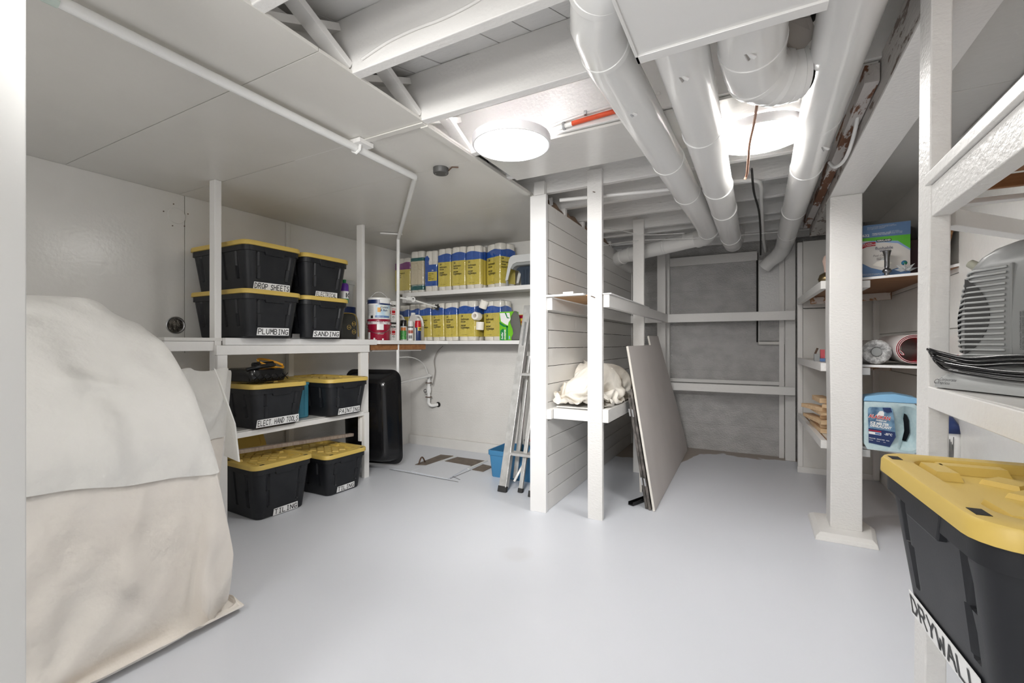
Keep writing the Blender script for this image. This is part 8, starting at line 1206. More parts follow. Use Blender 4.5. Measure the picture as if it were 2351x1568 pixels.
def sheet_obj(name, m, data, keep=None, off=0, sub=1, th=.0):
    nx, ny, P = data
    F = [(i*ny+j, (i+1)*ny+j, (i+1)*ny+j+1, i*ny+j+1) for i in range(nx-1) for j in range(ny-1)]
    if off:
        N = [Vector() for _ in P]
        for f in F:
            n = (P[f[1]]-P[f[0]]).cross(P[f[3]]-P[f[0]])
            for v in f: N[v] += n
        for _ in range(2): N = [N[i]+.5*(N[max(i-ny, 0)]+N[min(i+ny, len(N)-1)]) for i in range(len(N))]
        P = [p+n.normalized()*off for p, n in zip(P, N)]
    if keep: F = [f for f in F if keep([P[v] for v in f], f)]
    used = sorted({v for f in F for v in f}); mp = {v: k for k, v in enumerate(used)}
    me = bpy.data.meshes.new(name); me.from_pydata([tuple(P[v]) for v in used], [], [tuple(mp[v] for v in f) for f in F]); me.materials.append(m)
    for p in me.polygons: p.use_smooth = True
    o = bpy.data.objects.new(name, me); C.objects.link(o)
    s_ = o.modifiers.new('s', 'SUBSURF'); s_.levels = sub; s_.render_levels = sub
    return o
hp_ = unpack(HEAP)
for p in hp_[2]: p.x = max(p.x, -1.192)
tag(sheet_obj('drop_cloth', cloth, hp_), 'crumpled cream drop cloth heaped on the low platform behind the flat post', 'drop cloth')
# leaning boards
def leaning(name, pts, th_, m, label, cat, edge=None, base=(-.585, 0), top_=(-.775, 1.08), off=0):
    """pts in (y, s): s = distance up the lean from the floor line"""
    b = Vector((base[0]+off, 0, 0)); u = Vector((top_[0]-base[0], 0, top_[1])).normalized(); n = Vector((u.z, 0, -u.x))
    return lambda a, s, w: b+Vector((0, a, 0))+u*s+n*th_*w+Vector((-.035*(a-3.06)/2.0, 0, .001))
f = leaning('', None, .014, None, None, None)
g_ = [(3.06, 0), (3.125, 1.10), (3.98, 1.105), (3.965, 1.185), (4.44, 1.19), (4.62, .86), (4.84, .46), (4.98, .12), (4.98, 0)]
e = empty('drywall_sheet', (-.6, 3.1, 0), 0, 'large grey drywall sheet with a notched top leaning beyond the flat post', 'drywall sheet')
o0 = Vector((-.6, 3.1, 0))
MB().prism(g_, lambda a, s, w: f(a, s, w)-o0).obj('sheet_core', gypsum, e, bev=.001)
MB().prism(g_, lambda a, s, w: f(a, s, 1.0+.06*w)-o0).obj('grey_face', drywall, e)
h2 = [(4.3, 0), (4.45, .62), (4.88, .56), (5.04, .14), (5.05, 0)]
e2 = tag(MB().prism(h2, lambda a, s, w: f(a, s, w-1.15)).obj('drywall_offcut', gypsum, bev=.001), 'lower drywall offcut showing past the far edge of the large grey sheet', 'drywall sheet')
dk = mat('dark_frame', (.05, .045, .04), .5, bump=.3, bscale=30, noisecol=(.16, .14, .13), nscale=20)
def lean2(d, thk): return lambda a, s, w: f(a, s, 0)+Vector((-d-thk+thk*w, 0, 0))
for i, (y0, L_, s1, d) in enumerate(((3.07, 1.2, .80, .012), (3.085, 1.1, .74, .036))):
    q = lean2(d, .018); e = empty('window_screen', (-.6-d, y0, 0), 0, ['dark-edged window screen frame right behind the drywall sheet', 'second dark-edged screen frame behind the first'][i], 'window screen', 'dark screen frames behind the drywall'); o0 = Vector((-.6-d, y0, 0))
    for nm, poly in (('frame_side', [(y0, 0), (y0+.03, 0), (y0+.09, s1), (y0+.06, s1)]), ('frame_side', [(y0+L_, 0), (y0+L_+.03, 0), (y0+L_+.03, s1), (y0+L_, s1)]), ('frame_rail', [(y0+.03, 0), (y0+L_, 0), (y0+L_, .03), (y0+.03, .03)]), ('frame_rail', [(y0+.09, s1-.03), (y0+L_, s1-.03), (y0+L_, s1), (y0+.09, s1)])):
        MB().prism(poly, lambda a, s, w: q(a, s, w)-o0).obj(nm, dk, e, bev=.002)
    MB().prism([(y0+.03, .03), (y0+L_, .03), (y0+L_, s1-.03), (y0+.09, s1-.03)], lambda a, s, w: q(a, s, .45+.1*w)-o0).obj('mesh_panel', greypd, e)
    for s in (.16, .62): MB().prism([(y0+.002, s), (y0+.004, s+.05), (y0-.004, s+.05), (y0-.006, s)], lambda a, s_, w: q(a, s_, .2+.6*w)-o0).obj('corner_bracket', steel, e)
q = lambda a, s, w: Vector((-.745-.09*s+.012*w, a, s*.985+.001))
tag(MB().prism([(3.42, 0), (3.52, .36), (4.15, .40), (4.1, 0)], q).obj('board_offcut', mat('dark_board', (.06, .05, .045), .5), bev=.001), 'small dark board with a pale edge leaning low behind the screens', 'board')
tag(MB().prism([(3.415, 0), (3.515, .362), (3.522, .362), (3.422, 0)], lambda a, s, w: Vector((-.747-.09*s+.016*w, a-.003, s*.985+.0015))).obj('pale_strip', gypsum), 'pale narrow strip on the edge of the small dark board', 'board')
tag(MB().prism([(3.55, 0), (3.60, .56), (3.9, .56), (3.9, 0)], lambda a, s, w: Vector((-.735-.06*s+.008*w, a+.5, s*.98+.001))).obj('white_board_offcut', panelp), 'narrow white board leaning behind the screen frames', 'board')
e = empty('metal_channel', (-.70, 3.2, 0), 0, 'black metal channel lying on the floor at the foot of the screens', 'channel')
MB().bar((-.04, -.10, .006), (.06, .14, .006), .035, .006).obj('web', blackg, e, bev=.001); MB().bar((-.057, -.093, .014), (.043, .147, .014), .003, .022).obj('flange', blackg, e); MB().bar((-.023, -.107, .014), (.077, .133, .014), .003, .022).obj('flange', blackg, e)

# ================================================================= RIGHT SIDE: far nook shelves
nk = empty('nook_shelves', (.6, 4.0, 0), 0, 'three-tier white shelf unit behind the thick square post', 'shelf unit')
NO = Vector((.6, 4.0, 0))
def nb(name, m, a, b, w, h, up=(0, 0, 1), bev=.002): return bar(name, m, Vector(a)-NO, Vector(b)-NO, w, h, nk, up, bev)
fr = [(.405, 3.375), (.552, 3.375), (.558, 3.295), (.79, 3.20), (.878, 2.90), (.878, 4.585), (.375, 4.585)]
for z in (1.487, .98, .505):
    o = MB().prism([(a-.6, b-4.0) for a, b in fr], lambda a, b, w: (a, b, z-.014+.013*w)).obj('shelf_board', brownw if z > 1 else plyw, nk)
    MB().prism([(a-.6, b-4.0) for a, b in fr], lambda a, b, w: (a, b, z-.001+.002*w)).obj('painted_top', panelp, nk)
    for a, b in zip(fr[2:4], fr[3:5]): nb('edge_strip', trimw, (a[0], a[1]-.004, z-.006), (b[0], b[1]-.004, z-.006), .006, .014, bev=.001)
    h = .050; nb('side_rail', rough, (.345, 4.60, z-.022), (.380, 3.365, z-.022), .032, h); nb('cleat', trimw, (.575, 3.285, z-.038), (.575, 4.58, z-.038), .038, .042)
    nb('back_cleat', mat('half_painted_cleat', (.62, .56, .52), .6, chips=(.35, .18, .09), chipth=.5, chipscale=14), (.40, 4.30, z-.045), (.86, 4.10, z-.045), .03, .05)
nb('stud', woodp, (.353, 4.635, 0), (.350, 4.635, 1.975), .036, .06, up=(0, 1, 0)); nb('stud', woodp, (.862, 4.56, .02), (.862, 4.56, 1.98), .036, .04, up=(0, 1, 0))
bw = carton('wipes_box', (.668, 3.375, 1.489), math.radians(-4), .225, .12, .232, simple('pale_grey_print', (.66, .63, .60), .45), 'blue, green and white wipes carton with its flap up on the top nook shelf')
y0 = -.0608; wmat = simple('wipes_blue', (.10, .19, .36), .4); bw.rotation_euler = (0, 0, math.radians(-2))
def wp2(name, m, pts, lift=0): return plate(name, m, pts, (-.1125, y0-.0004*lift, 0), (1, 0, 0), (0, 0, 1), .0005, bw)
wp2('blue_print', wmat, [(0, 0), (.225, 0), (.225, .045), (.18, .05), (.12, .03), (.05, .055), (0, .09)]); wp2('green_print', simple('wipes_green', (.10, .45, .03)), [(.11, .205), (.17, .20), (.225, .15), (.225, .232), (.0, .232), (.0, .215), (.06, .212)]); wp2('blue_arc', simple('arc_blue', (.25, .38, .62)), [(0, .195), (.05, .200), (.11, .198), (.17, .186), (.225, .14), (.225, .15), (.17, .20), (.11, .209), (.05, .212), (0, .20)], 1)
b_ = wp2('red_flag', simple('wipes_red', (.40, .01, .02)), [(0, .165), (.03, .18), (.07, .182), (.07, .205), (.03, .205), (0, .192)], 2); text('10-56 ct Packs\n2-10 ct Travel Packs', .0085, (-.110, y0-.003, .190), (1, 0, .10), (0, 0, 1), b_, whitep, bold=.02)
b_ = wp2('black_tag', ink, rect(.066, .015, .075, .201), 3); text('KIRKLAND', .0125, (-.035, y0-.0035, .2045), (1, 0, 0), (0, 0, 1), b_, whitep, bold=.03)
text('flushable\n   wipes', .0235, (-.045, y0-.002, .158), (1, 0, 0), (0, 0, 1), bw, simple('slate', (.10, .11, .16)), ls=.65, bold=.004); text('Feel Clean', .0155, (-.055, y0-.002, .118), (1, 0, 0), (0, 0, 1), bw, simple('slate2', (.14, .13, .12)), shear=.25)
text('FRAGRANCE\nDERMATOLOGIST', .0070, (-.038, y0-.002, .106), (1, 0, 0), (0, 0, 1), bw, ink, bold=.02, ls=1.2)
wp2('tissue_print', tissue, [(.055, .07), (.075, .088), (.10, .095), (.13, .09), (.145, .075), (.10, .055)], 2); wp2('tissue_print', whitep, [(.09, .092), (.10, .108), (.115, .105), (.122, .093)], 3)
text('Wipes are made with sustainably sourced fibres\nRemove and dispose, flushable wipes', .0062, (-.105, y0-.002, .018), (1, 0, 0), (0, 0, 1), bw, whitep)
fl = MB().prism([(-.105, .0), (.1125, .0), (.118, .082), (-.098, .080)], lambda a, b, w: (a, -.0625-.0*b+.035*b*0+w*.0015+b*.25, .2315+b*.97)).obj('raised_flap', simple('flap_blue', (.13, .23, .42), .4), bw)
text('632', .022, (-.104, -.0632, .238), (1, 0, 0), (0, .25, .97), fl, whitep, bold=.02, off=.0014); text('PREMOISTENED WIPES\nLINGETTES HUMIDES', .0085, (-.058, -.0632+.003, .250), (1, 0, 0), (0, .25, .97), fl, whitep, bold=.02, off=.0014); text('10 x 56 ct Packs\n2 x 10 ct Travel Packs\nEmballages de voyage', .0065, (.02, -.060, .257), (1, 0, 0), (0, .25, .97), fl, whitep, off=.0014)
text('Must be used within the date stamped on pack\nDo not flush if your system does not accept solids\nPour usage externe seulement', .0065, (-.08, -.0535, .29), (1, 0, .05), (0, .25, .97), fl, whitep, off=.0018)
e = empty('bud_vase', (.663, 3.255, 1.489), 0, 'small flared pewter bud vase in front of the wipes carton', 'vase')
MB().lathe([(.012, 0), (.014, .004), (.010, .009), (.019, .016), (.022, .024), (.018, .034), (.010, .040), (.012, .048), (.0125, .10), (.019, .132), (.021, .137), (.018, .136), (.0105, .10), (0, .05)], seg=28, caps=False).obj('vase_body', mat('pewter', (.20, .20, .21), .25, metal=1, bump=.3, bscale=120), e, smooth=True)
e = empty('glass_star', (.738, 3.225, 1.489), 0, 'clear spiky glass star holder beside the vase', 'candle holder')
for k in range(10):
    a = 2*PI*k/10; el = .25+.45*(k % 2); d = Vector((math.cos(a)*math.cos(el), math.sin(a)*math.cos(el), math.sin(el))); s_ = d.cross(Vector((0, 0, 1))).normalized()*.009; u_ = d.cross(s_).normalized()*.009; c_ = Vector((0, 0, .016)); m_ = c_+d*.020
    MB().add([c_, m_+s_, m_+u_, m_-s_, m_-u_, c_+d*.055], [(0, 1, 2), (0, 2, 3), (0, 3, 4), (0, 4, 1), (5, 2, 1), (5, 3, 2), (5, 4, 3), (5, 1, 4)]).obj('point', mat('crystal', (.80, .82, .82), .05, trans=.5), e)
e2 = top('marbled_ball', mat('marble_green', (.02, .22, .06), .15, noisecol=(.02, .08, .30), nscale=60), MB().lathe([(.0135*math.sin(PI*k/10)+.0001, -.0135*math.cos(PI*k/10)) for k in range(11)], (.733, 3.228, 1.549), 20, False), 'green and blue marbled ball resting on the glass star', 'ball', smooth=True)
e = empty('dark_box', (.82, 3.50, 1.489), 0, 'dark maroon box behind the glass star', 'box'); MB().box(-.04, .045, -.06, .2, 0, .22).obj('box_body', simple('very_dark_maroon', (.035, .006, .008)), e, bev=.002)
e = empty('black_bag', (.80, 3.75, 1.71), 0, 'black bag lying on the dark box near the nook ceiling', 'bag'); MB().loft([[(x*s, y*s, z) for x, y in rrect(.08, .2, .05, 4, .05)] for z, s in ((0, .8), (.03, 1), (.10, .9), (.14, .5))]).obj('bag_body', simple('dark_cloth', (.06, .055, .055), .8), e, smooth=True)
e = carton('paper_stack', (.70, 3.95, 1.489), 0, .28, .2, .36, mat('grey_brown_paper', (.36, .33, .30), .8), 'grey stack of boxed papers behind the wipes carton', 'box')
e = empty('picture_frame', (.810, 3.03, 1.494), 0, 'ornate gold and brown picture frame leaning by the right wall', 'picture frame'); e.rotation_euler = (0, math.radians(12), math.radians(0))
o_ = [(-.09, 0), (.10, 0), (.10, .30), (-.09, .30)]
bm_ = mat('brown_gilt_frame', (.16, .06, .025), .35, bump=.6, bscale=90, noisecol=(.38, .22, .08), nscale=70)
MB().box(-.012, .008, -.10, -.07, 0, .30).obj('frame_side', bm_, e, bev=.003); MB().box(-.012, .008, .12, .15, 0, .30).obj('frame_side', bm_, e, bev=.003); MB().box(-.012, .008, -.069, .119, .27, .30).obj('frame_rail', bm_, e, bev=.003); MB().box(-.012, .008, -.069, .119, 0, .03).obj('frame_rail', bm_, e, bev=.003)
MB().box(-.006, .004, -.069, .119, .031, .269).obj('picture', mat('green_grey_picture', (.16, .20, .15), .5, noisecol=(.34, .30, .20), nscale=20), e)
e = empty('gold_ornament', (.42, 3.62, 1.489), 0, 'brown and gold ornament half hidden left of the square post', 'ornament'); MB().lathe([(.02, 0), (.035, .01), (.045, .04), (.035, .07), (.01, .085)], seg=20).obj('bowl', mat('bronze', (.16, .12, .06), .3, metal=.8), e, smooth=True); MB().lathe([(.008, .085), (.012, .12), (.02, .16), (.012, .19), (0, .2)], seg=16, caps=False).obj('figure', simple('pinkish', (.62, .45, .38)), e, smooth=True)
# middle nook shelf
e = empty('bubble_wrap_roll', (.625, 3.30, 1.055), 0, 'clear plastic-wrapped roll on the middle nook shelf', 'roll')
MB().tube([(0, 0, 0), (0, .5, 0)], .070, 32, caps=False).obj('outer_wrap', mat('shiny_grey_film', (.55, .55, .55), .25, bump=.9, bscale=40, bdist=.01, noisecol=(.35, .34, .34), nscale=40), e, auto=60)
cr = mat('crinkled_film', (.62, .62, .62), .15, bump=1, bscale=50, bdist=.012, noisecol=(.30, .30, .30), nscale=60)
mb = MB()
for k in range(48):
    pass
V = []; F = []
for i, (r_, yy) in enumerate(((.070, .0), (.060, -.012), (.045, -.008), (.030, .0), (.022, .012), (.0, .02))):
    for k in range(36): a = 2*PI*k/36; V.append((r_*math.cos(a), yy+.004*math.sin(k*2.7+i*1.9), r_*math.sin(a)))
for i in range(5):
    for k in range(36): F.append((i*36+k, i*36+(k+1) % 36, (i+1)*36+(k+1) % 36, (i+1)*36+k))
MB().add(V, F).obj('gathered_end', cr, e, smooth=True); MB().tube([(0, -.003, 0), (0, .004, 0)], .024, 20).obj('dark_core', greypd, e)
e = empty('rolled_mat', (.782, 3.25, 1.071), 0, 'rolled red and white vinyl sheet on the middle nook shelf', 'roll')
P1 = []; nT = 90
for k in range(nT+1):
    t = k/nT; a = -1.2+2*PI*2.7*t; r_ = .085-.020*t+.0*math.sin(3*a); P1.append((r_*math.cos(a), r_*math.sin(a)*.98))
for k in range(1, 14):
    t = k/13; P1.append((P1[nT][0]*(1-t)+(-.05)*t+.015*math.sin(t*5), P1[nT][1]*(1-t)+(.0)*t-.03*math.sin(t*PI)))
def strip(off, th_):
    V = []; F = []; n_ = len(P1)
    for i, (x, z) in enumerate(P1):
        x2, z2 = P1[min(i+1, n_-1)]; x1, z1 = P1[max(i-1, 0)]; t = Vector((x2-x1, z2-z1)).normalized(); nn = Vector((-t.y, t.x))
        for o_, yy in ((off, 0), (off, .55), (off+th_, 0), (off+th_, .55)): V.append((x+nn.x*o_, yy, z+nn.y*o_))
    for i in range(n_-1):
        a, b = i*4, (i+1)*4; F += [(a, b, b+1, a+1), (a+2, a+3, b+3, b+2), (a, a+2, b+2, b), (a+1, b+1, b+3, a+3)]
    return MB().add(V, F)
strip(0, .0016).obj('red_inner_layer', simple('red_vinyl', (.50, .0, .02), .3), e, auto=60); strip(-.0022, .0020).obj('white_outer_layer', simple('white_vinyl', (.74, .70, .69), .5), e, auto=60)
e = carton('instruction_box', (.845, 2.99, .983), 0, .06, .10, .07, whitep, 'small white and red carton seen between the near post and the fan heater'); plate('red_print', redp, rect(.05, .02), (-.025, -.0506, .045), (1, 0, 0), (0, 0, 1), .0005, e)
e = empty('toy_bits', (.395, 3.72, .983), 0, 'little pile of clamps and coloured parts left of the square post', 'parts'); MB().box(-.03, .0, -.02, .03, 0, .05).obj('grey_clamp', greypd, e); MB().box(.0, .03, -.03, .03, 0, .02).obj('blue_piece', bluel, e); MB().box(.005, .03, -.01, .02, .021, .08).obj('pink_piece', simple('pink', (.60, .10, .12)), e); MB().tube([(-.025, 0, .05), (-.01, 0, .09)], .006, 6).obj('clamp_arm', rust, e)
# lower nook shelf: ice melter jug
jg = empty('ice_melter_jug', (.672, 3.26, .507), math.radians(-5), 'pale blue jug of ice melter with a blue lid on the lowest nook shelf', 'jug')
w_, d_, h_ = .118, .075, .335
prof = [(-w_, .0), (w_-.004, 0), (w_, .02), (w_-.002, h_*.78), (w_-.006, h_*.82), (-w_+.004, h_*.82)]
outer = [(x, z) for x, z in ((-w_+.006, 0), (w_-.012, 0), (w_, .012), (w_-.002, .268), (w_-.004, .272), (-w_+.002, .272), (-w_, .262), (-w_, .01))]
hole = [(.052, .055), (.078, .052), (.092, .10), (.088, .17), (.075, .205), (.056, .212), (.062, .16), (.064, .11)]
# body with a real handle opening, as a ring of quads between outline and hole
K = 40
def resample(P, K, c):
    out = []
    for k in range(K):
        a = -PI+2*PI*k/K; dx, dz = math.cos(a), math.sin(a); best = None
        for i in range(len(P)):
            p, q = P[i], P[(i+1) % len(P)]; ex, ez = q[0]-p[0], q[1]-p[1]; den = dx*ez-dz*ex
            if abs(den) < 1e-9: continue
            t = ((p[0]-c[0])*ez-(p[1]-c[1])*ex)/den; s = ((p[0]-c[0])*dz-(p[1]-c[1])*dx)/den
            if t > 0 and -1e-6 <= s <= 1+1e-6 and (best is None or t < best): best = t
        out.append((c[0]+dx*best, c[1]+dz*best))
    return out
cc = (.076, .13); O = resample(outer, K, cc); I = resample(hole, K, cc); Mi = [((a[0]*.7+b[0]*.3), (a[1]*.7+b[1]*.3)) for a, b in zip(I, O)]
def lay(P, y): return [(x, y, z) for x, z in P]
MB().loft([lay(I, -.018), lay(Mi, -.045), lay([(a[0]*.25+b[0]*.75, a[1]*.25+b[1]*.75) for a, b in zip(I, O)], -d_), lay([(x*.985, z*.992+.001) for x, z in O], -d_+.002), lay(O, -d_+.014), lay(O, d_-.014), lay([(x*.985, z*.992+.001) for x, z in O], d_), lay(Mi, .045), lay(I, .018), lay(I, -.018)], caps=False).obj('jug_body', paleblue, jg, auto=45)
MB().prism([(-w_-.001, .272), (w_-.002, .272), (w_-.004, .300), (w_-.03, .306), (.02, .318), (-.04, .312), (-w_+.006, .296)], lambda a, b, w: (a, -d_-.002+w*(2*d_+.004), b)).obj('lid', lblue, jg, bev=.004)
y0 = -d_-.0012; LO = (-w_+.018, y0, .030)
lab = plate('front_label', mat('label_ice', (.05, .12, .22), .4, noisecol=(.20, .35, .50), nscale=22), [(.004, .008), (.095, -.006), (.122, .055), (.115, .14), (.108, .205), (.100, .213), (.008, .210), (.0, .2)], LO, (1, 0, 0), (0, 0, 1), .0006, jg)
plate('navy_panel', dblue, [(.004, .010), (.095, -.004), (.120, .052), (.118, .080), (.003, .092)], (LO[0], y0-.0006, LO[2]), (1, 0, 0), (0, 0, 1), .0005, lab); plate('navy_tag', dblue, [(.064, .210), (.099, .212), (.106, .188), (.085, .183), (.070, .190)], (LO[0], y0-.0006, LO[2]), (1, 0, 0), (0, 0, 1), .0005, lab)
plate('white_bear', whitep, [(.035, .160), (.045, .178), (.052, .190), (.066, .192), (.072, .182), (.070, .165)], (LO[0], y0-.0006, LO[2]), (1, 0, 0), (0, 0, 1), .0005, lab)
def jt(t_, s, x, z, m, **k): return text(t_, s, (LO[0]+x, y0-.0012, LO[2]+z), (1, 0, -.10), (0, 0, 1), lab, m, off=.0006, **k)
jt('ALASKAN', .0265, .004, .152, whitep, bold=.09, shear=.2, sx=.80); text('ALASKAN', .0265, (LO[0]+.004, y0-.0022, LO[2]+.152), (1, 0, -.10), (0, 0, 1), lab, simple('alaskan_red', (.55, .01, .02)), bold=.02, shear=.2, sx=.80)
jt('PREMIUM', .011, .035, .135, whitep, bold=.03, shear=.2); jt('ICE MELTER\nDÉGLAÇANT', .0185, .010, .118, whitep, bold=.05, shear=.2, ls=.85, sx=.84); jt('-35°C', .017, .072, .060, whitep, bold=.04, shear=.2, sx=.8)
plate('red_line', redp, rect(.055, .005, .004, .078), (LO[0], y0-.0012, LO[2]), (1, 0, -.08), (0, 0, 1), .0004, lab); plate('white_badge', whitep, rect(.055, .014, .004, .060), (LO[0], y0-.0012, LO[2]), (1, 0, -.08), (0, 0, 1), .0004, lab); plate('blue_badge', bluel, rect(.024, .009, .032, .0625), (LO[0], y0-.0018, LO[2]), (1, 0, -.08), (0, 0, 1), .0004, lab)
jt('KILLS ICE   READY MIX   4.5kg', .0068, .006, .035, whitep, bold=.03); jt('FASTER           VALUE           10 lb', .005, .006, .024, whitep, bold=.02)
e = empty('dark_container', (.745, 3.44, .507), 0, 'dark navy container behind the pale blue jug, seen through its handle', 'container'); MB().loft([[(x*s_, y*s_, z) for x, y in rrect(.06, .06, .02, 4, .05)] for z, s_ in ((0, .95), (.01, 1), (.22, 1), (.25, .6))]).obj('container_body', navy, e, auto=40)
e = empty('striped_bag', (.835, 3.02, .507), math.radians(0), 'white paper bag with black stripes and a dark top by the right wall', 'bag')
MB().loft([[(x*s, y*s, z) for x, y in rrect(.045, .12, .03, 4, .03)] for z, s in ((0, .85), (.03, 1), (.13, 1.0), (.20, .85), (.235, .5))]).obj('bag_body', whitep, e, smooth=True); MB().loft([[(x*s*1.03, y*s*1.03, z) for x, y in rrect(.045, .12, .03, 4, .03)] for z, s in ((.165, .97), (.20, .86), (.237, .52))]).obj('navy_top', dblue, e, smooth=True)
for k in range(13): MB().bar((-.030+k*.005*0-.002+.0046*k-.02, -.121, .02+.006*(k % 3)), (-.052+.0046*k+.002, -.1225, .15-.012*(k % 4)), .0022, .001, (0, 1, 0)).obj('printed_stripe', ink, e)
# wood offcuts
rnd = random.Random(5)
for i, (z, y1, x, L_, rz, hh_) in enumerate(((.507, 3.63, .425, .42, 3, .030), (.5375, 3.66, .428, .36, -2, .030), (.568, 3.60, .425, .40, 10, .024), (.5925, 3.70, .43, .34, -8, .030), (.623, 3.64, .428, .30, 6, .018), (.6415, 3.70, .435, .26, 22, .028), (.6700, 3.66, .435, .20, -25, .026), (.6965, 3.72, .430, .24, 5, .034))):
    e = empty('timber_offcut', (x, y1, z), math.radians(rz), ['pale pine offcut at the very bottom of the stack left of the square post', 'pine offcut second from the bottom of the offcut stack', 'pine offcut third from the bottom, turned slightly', 'pine offcut fourth from the bottom of the offcut stack', 'thin pine offcut in the middle of the offcut stack', 'pine offcut turned outwards above the middle of the offcut stack', 'short pine offcut just below the topmost one of the offcut stack', 'thick pine offcut on top of the stack left of the square post'][i], 'offcut', 'pine offcuts in the stack left of the square post')
    MB().box(-.034, .034, 0, L_, 0, hh_-.0005).obj('offcut_body', pinew, e, bev=.002)

# ================================================================= RIGHT SIDE: near shelf unit
nu = empty('near_shelf_unit', (.6, 1.0, 0), 0, 'near white timber shelf unit in the right foreground', 'shelf unit'); UO = Vector((.6, 1.0, 0))
def ub(name, m, a, b, w, h, up=(0, 0, 1), bev=.002): return bar(name, m, Vector(a)-UO, Vector(b)-UO, w, h, nu, up, bev)
ub('upright_post', rough, (.386, 1.492, 0), (.401, 1.492, ZC-.002), .040, .086, up=(0, 1, 0), bev=.003)
ub('upper_rail', rough, (.398, 1.448, 1.447), (.375, -.6, 1.447), .036, .076); ub('upper_board_edge', woodp, (.385, 1.46, 1.500), (.360, -.6, 1.500), .030, .026)
o = ub('upper_board', brownw, (.64, 1.44, 1.497), (.64, -.6, 1.497), .48, .014); o['label'] = 'bare brown plywood underside'
ub('wall_cleat', woodp, (.862, 1.7, 1.46), (.862, -.6, 1.46), .034, .055); ub('cross_lath', woodp, (.425, 1.50, 1.445), (.875, 1.50, 1.445), .03, .012); ub('diagonal_brace', woodp, (.43, 1.53, 1.418), (.87, 2.02, 1.418), .038, .042)
ub('back_board', brownw, (.43, 1.475, 1.48), (.87, 1.475, 1.48), .012, .03)
ub('lower_rail', woodp, (.390, 1.448, .972), (.352, -.6, .968), .036, .050); ub('shelf_board', panelp, (.625, 1.47, .991), (.625, -.6, .991), .50, .014); 
ub('tote_shelf', panelp, (.635, 1.46, .575), (.635, -.6, .575), .49, .014); ub('tote_rail', woodp, (.402, 1.448, .555), (.390, -.6, .555), .030, .05); ub('rear_post', woodp, (.865, 1.49, 0), (.865, 1.49, ZC-.002), .036, .06, up=(0, 1, 0))
tag(box('wall_lining', panelp, XR-.022, XR-.013, YF+.3, 2.93, .02, ZC-.01), 'smooth white wall lining behind the near shelf unit', 'wall panel')
# fan heater
ht = empty('fan_heater', (.496, 1.338, .999), math.radians(-66), 'grey upright fan heater with curved louvres and a coiled black cord', 'heater')
def hs(z0, xf, xb, hw, n=26):      # horizontal section: blunt front (-x), rounded
    pts = []
    for k in range(n):
        a = PI/2+PI*k/(n-1); pts.append((xf+.055+.055*math.cos(a), hw*math.sin(a)*(1-0*k), z0))
    pts += [(xb-.02, -hw, z0), (xb, -hw+.02, z0), (xb, hw-.02, z0), (xb-.02, hw, z0)]
    return pts
lv = [(.062, -.082, .115, .076), (.10, -.090, .115, .078), (.16, -.090, .115, .078), (.22, -.082, .115, .076), (.262, -.070, .112, .073), (.285, -.052, .105, .068), (.300, -.028, .092, .060), (.309, .0, .072, .048), (.312, .015, .05, .03)]
MB().loft([hs(*l) for l in lv]).obj('housing', greyp, ht, auto=40)
def lerp_lv(z):
    for a, b in zip(lv, lv[1:]):
        if a[0] <= z <= b[0]:
            t = (z-a[0])/(b[0]-a[0]); return [a[i]*(1-t)+b[i]*t for i in range(4)]
for k in range(17):
    z = .074+k*.0112; l = lerp_lv(z); pts = [Vector(p) for p in hs(z, l[1]-.006, l[2], l[3]+.004)[:26]]
    P = []
    for i, p in enumerate(pts):
        t = abs(i/25-.5)*2; P.append((p.x+.0045*(1 if abs(p.y) < l[3]+.003 else 1)*(1-(1-t)*.6), p.y*(1-.030*t), z-.007*(1-t)**2*2+.004*t))
    P = [(.046, P[0][1], P[0][2])]+P+[(.046, P[-1][1], P[-1][2])]
    MB().tube(P, .0026, 6).obj('louvre_slat', mat('pale_grey_louvre', (.36, .37, .37), .35), ht, smooth=True)
P = []
for z in [.068+.0175*k for k in range(11)]:
    l = lerp_lv(z); P.append(z)
V = []; F = []
for i in range(15):
    z = .078+i*.0115; l = lerp_lv(z); wv = .50*math.sin(PI*(i+.5)/15)+.05; pts = hs(z, l[1]-.0012, l[2], l[3]+.0012, 41)[:41]; a, b = int(25-22*wv), int(25+15*wv)
    s_ = [(cx_*1.0-.003*(1 if abs(cy_)<.07 else 0), cy_*1.035, cz_) for cx_, cy_, cz_ in [pts[a+round((b-a)*q/10)] for q in range(11)]]; V += s_
for i in range(14):
    for q in range(10): F.append((i*11+q, i*11+q+1, (i+1)*11+q+1, (i+1)*11+q))
plate('side_grille', mat('grille_dark', (.03, .03, .03), .6), [(-.04, .078)]+[(-.036+.052*math.sin(PI*q/10)**.8, .078+.165*q/10) for q in range(1, 10)]+[(-.04, .243)], (0, -.0788, 0), (1, 0, 0), (0, 0, 1), .0006, ht)
MB().add(V, F).obj('grille_opening', mat('grille_dark', (.03, .03, .03), .6), ht)
MB().box(.055, .060, -.0785, .0785, .066, .262).obj('casing_seam', greyp, ht, bev=.001)
for (x, y, z, r_) in ((-.046, -.050, .268, .010), (-.070, .0, .258, .010)):
    MB().tube([(x+.006, y, z), (x-.010, y-.004, z+.012)], [r_, r_*.9], 20).obj('control_knob', mat('knob_olive', (.34, .34, .28), .25), ht, auto=40)
MB().loft([[(x*s+dx+.01, y*s, z) for x, y in rrect(.135, .098, .05, 5, .05)] for z, s, dx in ((.002, 1, 0), (.014, 1.0, 0), (.032, .90, .008), (.046, .74, .015), (.062, .70, .018))]).obj('base_foot', mat('heater_base_grey', (.38, .39, .39), .4), ht, auto=40)
MB().box(-.10, .12, -.079, .079, .0585, .0625).obj('shadow_gap', dark, ht)
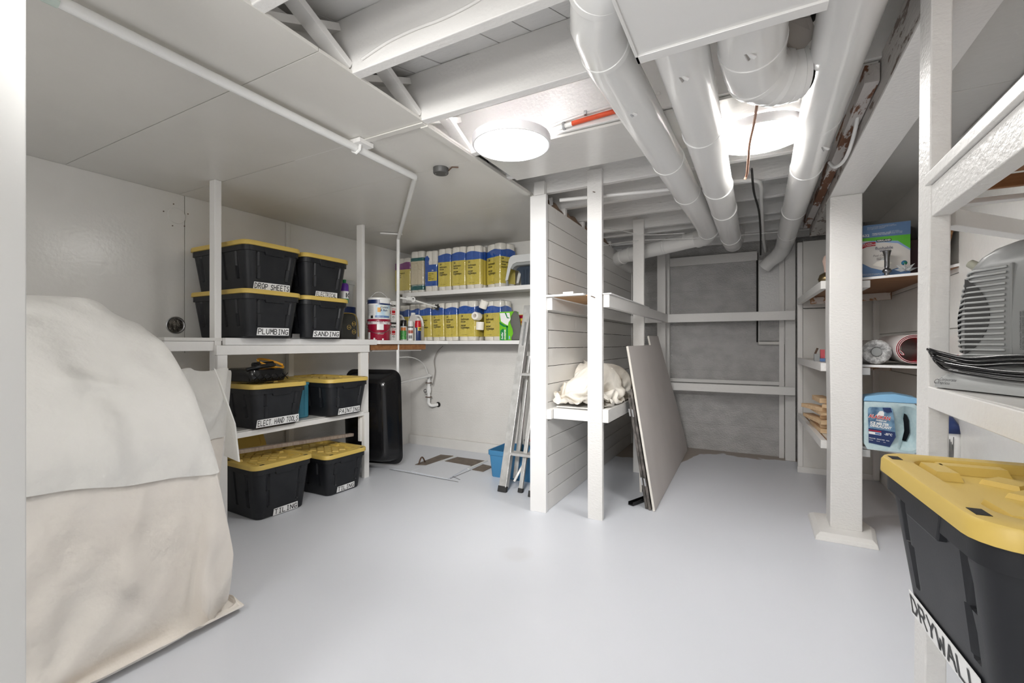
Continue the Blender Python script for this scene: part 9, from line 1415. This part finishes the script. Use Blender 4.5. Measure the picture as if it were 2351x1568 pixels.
text('Corporate\nExpress', .010, (-.085, -.0955, .018), (1, 0, 0), (0, .5, 1), ht, ink, off=.0005, ls=.8); text('O', .017, (-.100, -.096, .010), (1, 0, 0), (0, .5, 1), ht, ink, off=.0005)
text('CAUTION HIGH TEMPERATURE KEEP\nELECTRICAL CORDS DRAPERIES AND\nOTHER FURNISHINGS AT LEAST 3 FT\nAWAY FROM FRONT OF HEATER', .0045, (.078, -.0785, .09), (0, 0, 1), (-1, 0, 0), ht, ink, off=.0004, ls=1)
co = smooth_path([(.34, -.084, .060), (.12, -.086, .072), (.0, -.092, .064), (-.07, -.097, .075), (-.095, -.10, .082), (-.112, -.085, .078), (-.108, -.08, .066), (-.06, -.098, .052), (.02, -.102, .044), (.12, -.102, .040), (.34, -.10, .048)], 7)
MB().tube(co, .0035, 8).obj('power_cord', blackg, ht, smooth=True)
MB().tube([(p[0]-.008, p[1]-.003, p[2]+.007) for p in co], .0035, 8).obj('power_cord', blackg, ht, smooth=True)
MB().tube([(p[0]+.004, p[1]-.004, p[2]-.008) for p in co], .0035, 8).obj('power_cord', blackg, ht, smooth=True)

# ================================================================= COVERED PILE
sheet = unpack(SHEET)
for p in sheet[2]:      # the hem bunches up where it meets the floor
    p.y *= .93
    if p.z < .07:
        ex = max(0, p.x+1.86); ey = max(0, p.y-1.12); p.x -= ex*.86; p.y -= ey*.86; p.z += (ex+ey)*.12
tag(sheet_obj('dust_sheet', cream, sheet), 'long cream dust sheet hanging to the floor over a hidden pile on the left', 'dust sheet')
def hem(y): return .645-.09*(y-.5)+.010*math.sin(y*5)+.004*math.sin(y*23)
nx_, ny_, P_ = sheet; P2 = [p.copy() for p in P_]; drop = set()
for j in range(ny_):
    cut = False
    for i in range(1, nx_):
        k = i*ny_+j
        if cut: drop.add(k); P2[k] = P2[k-ny_].copy()
        elif P_[k].z < hem(P_[k].y):
            a_ = P_[k-ny_]; t = (a_.z-hem(a_.y))/max(1e-4, a_.z-P_[k].z); P2[k] = a_.lerp(P_[k], min(1, max(0, t))); cut = True
tag(sheet_obj('light_cover_sheet', plasticw, (nx_, ny_, P2), lambda ps, f: not any(v in drop for v in f), .010), 'thin white sheet laid over the upper half of the cream dust sheet', 'dust sheet')
fl = [(-2.10, 1.20, .80), (-2.27, 1.235, .985), (-2.20, 1.22, .93), (-2.02, 1.185, .75), (-1.93, 1.15, .60), (-2.1, 1.185, .60)]
tag(MB().add(fl+[(x-.01, y+.012, z-.004) for x, y, z in fl], [(0, 1, 2), (0, 2, 3), (0, 3, 4), (0, 4, 5), (6, 8, 7), (6, 9, 8), (6, 10, 9), (6, 11, 10), (1, 7, 8, 2), (2, 8, 9, 3), (3, 9, 10, 4), (4, 10, 11, 5)]).obj('sheet_corner', plasticw), 'stiff pointed corner of white sheet standing up behind the covered pile', 'dust sheet')
tag(cv, None, None, 'sheets over the hidden pile') if False else None
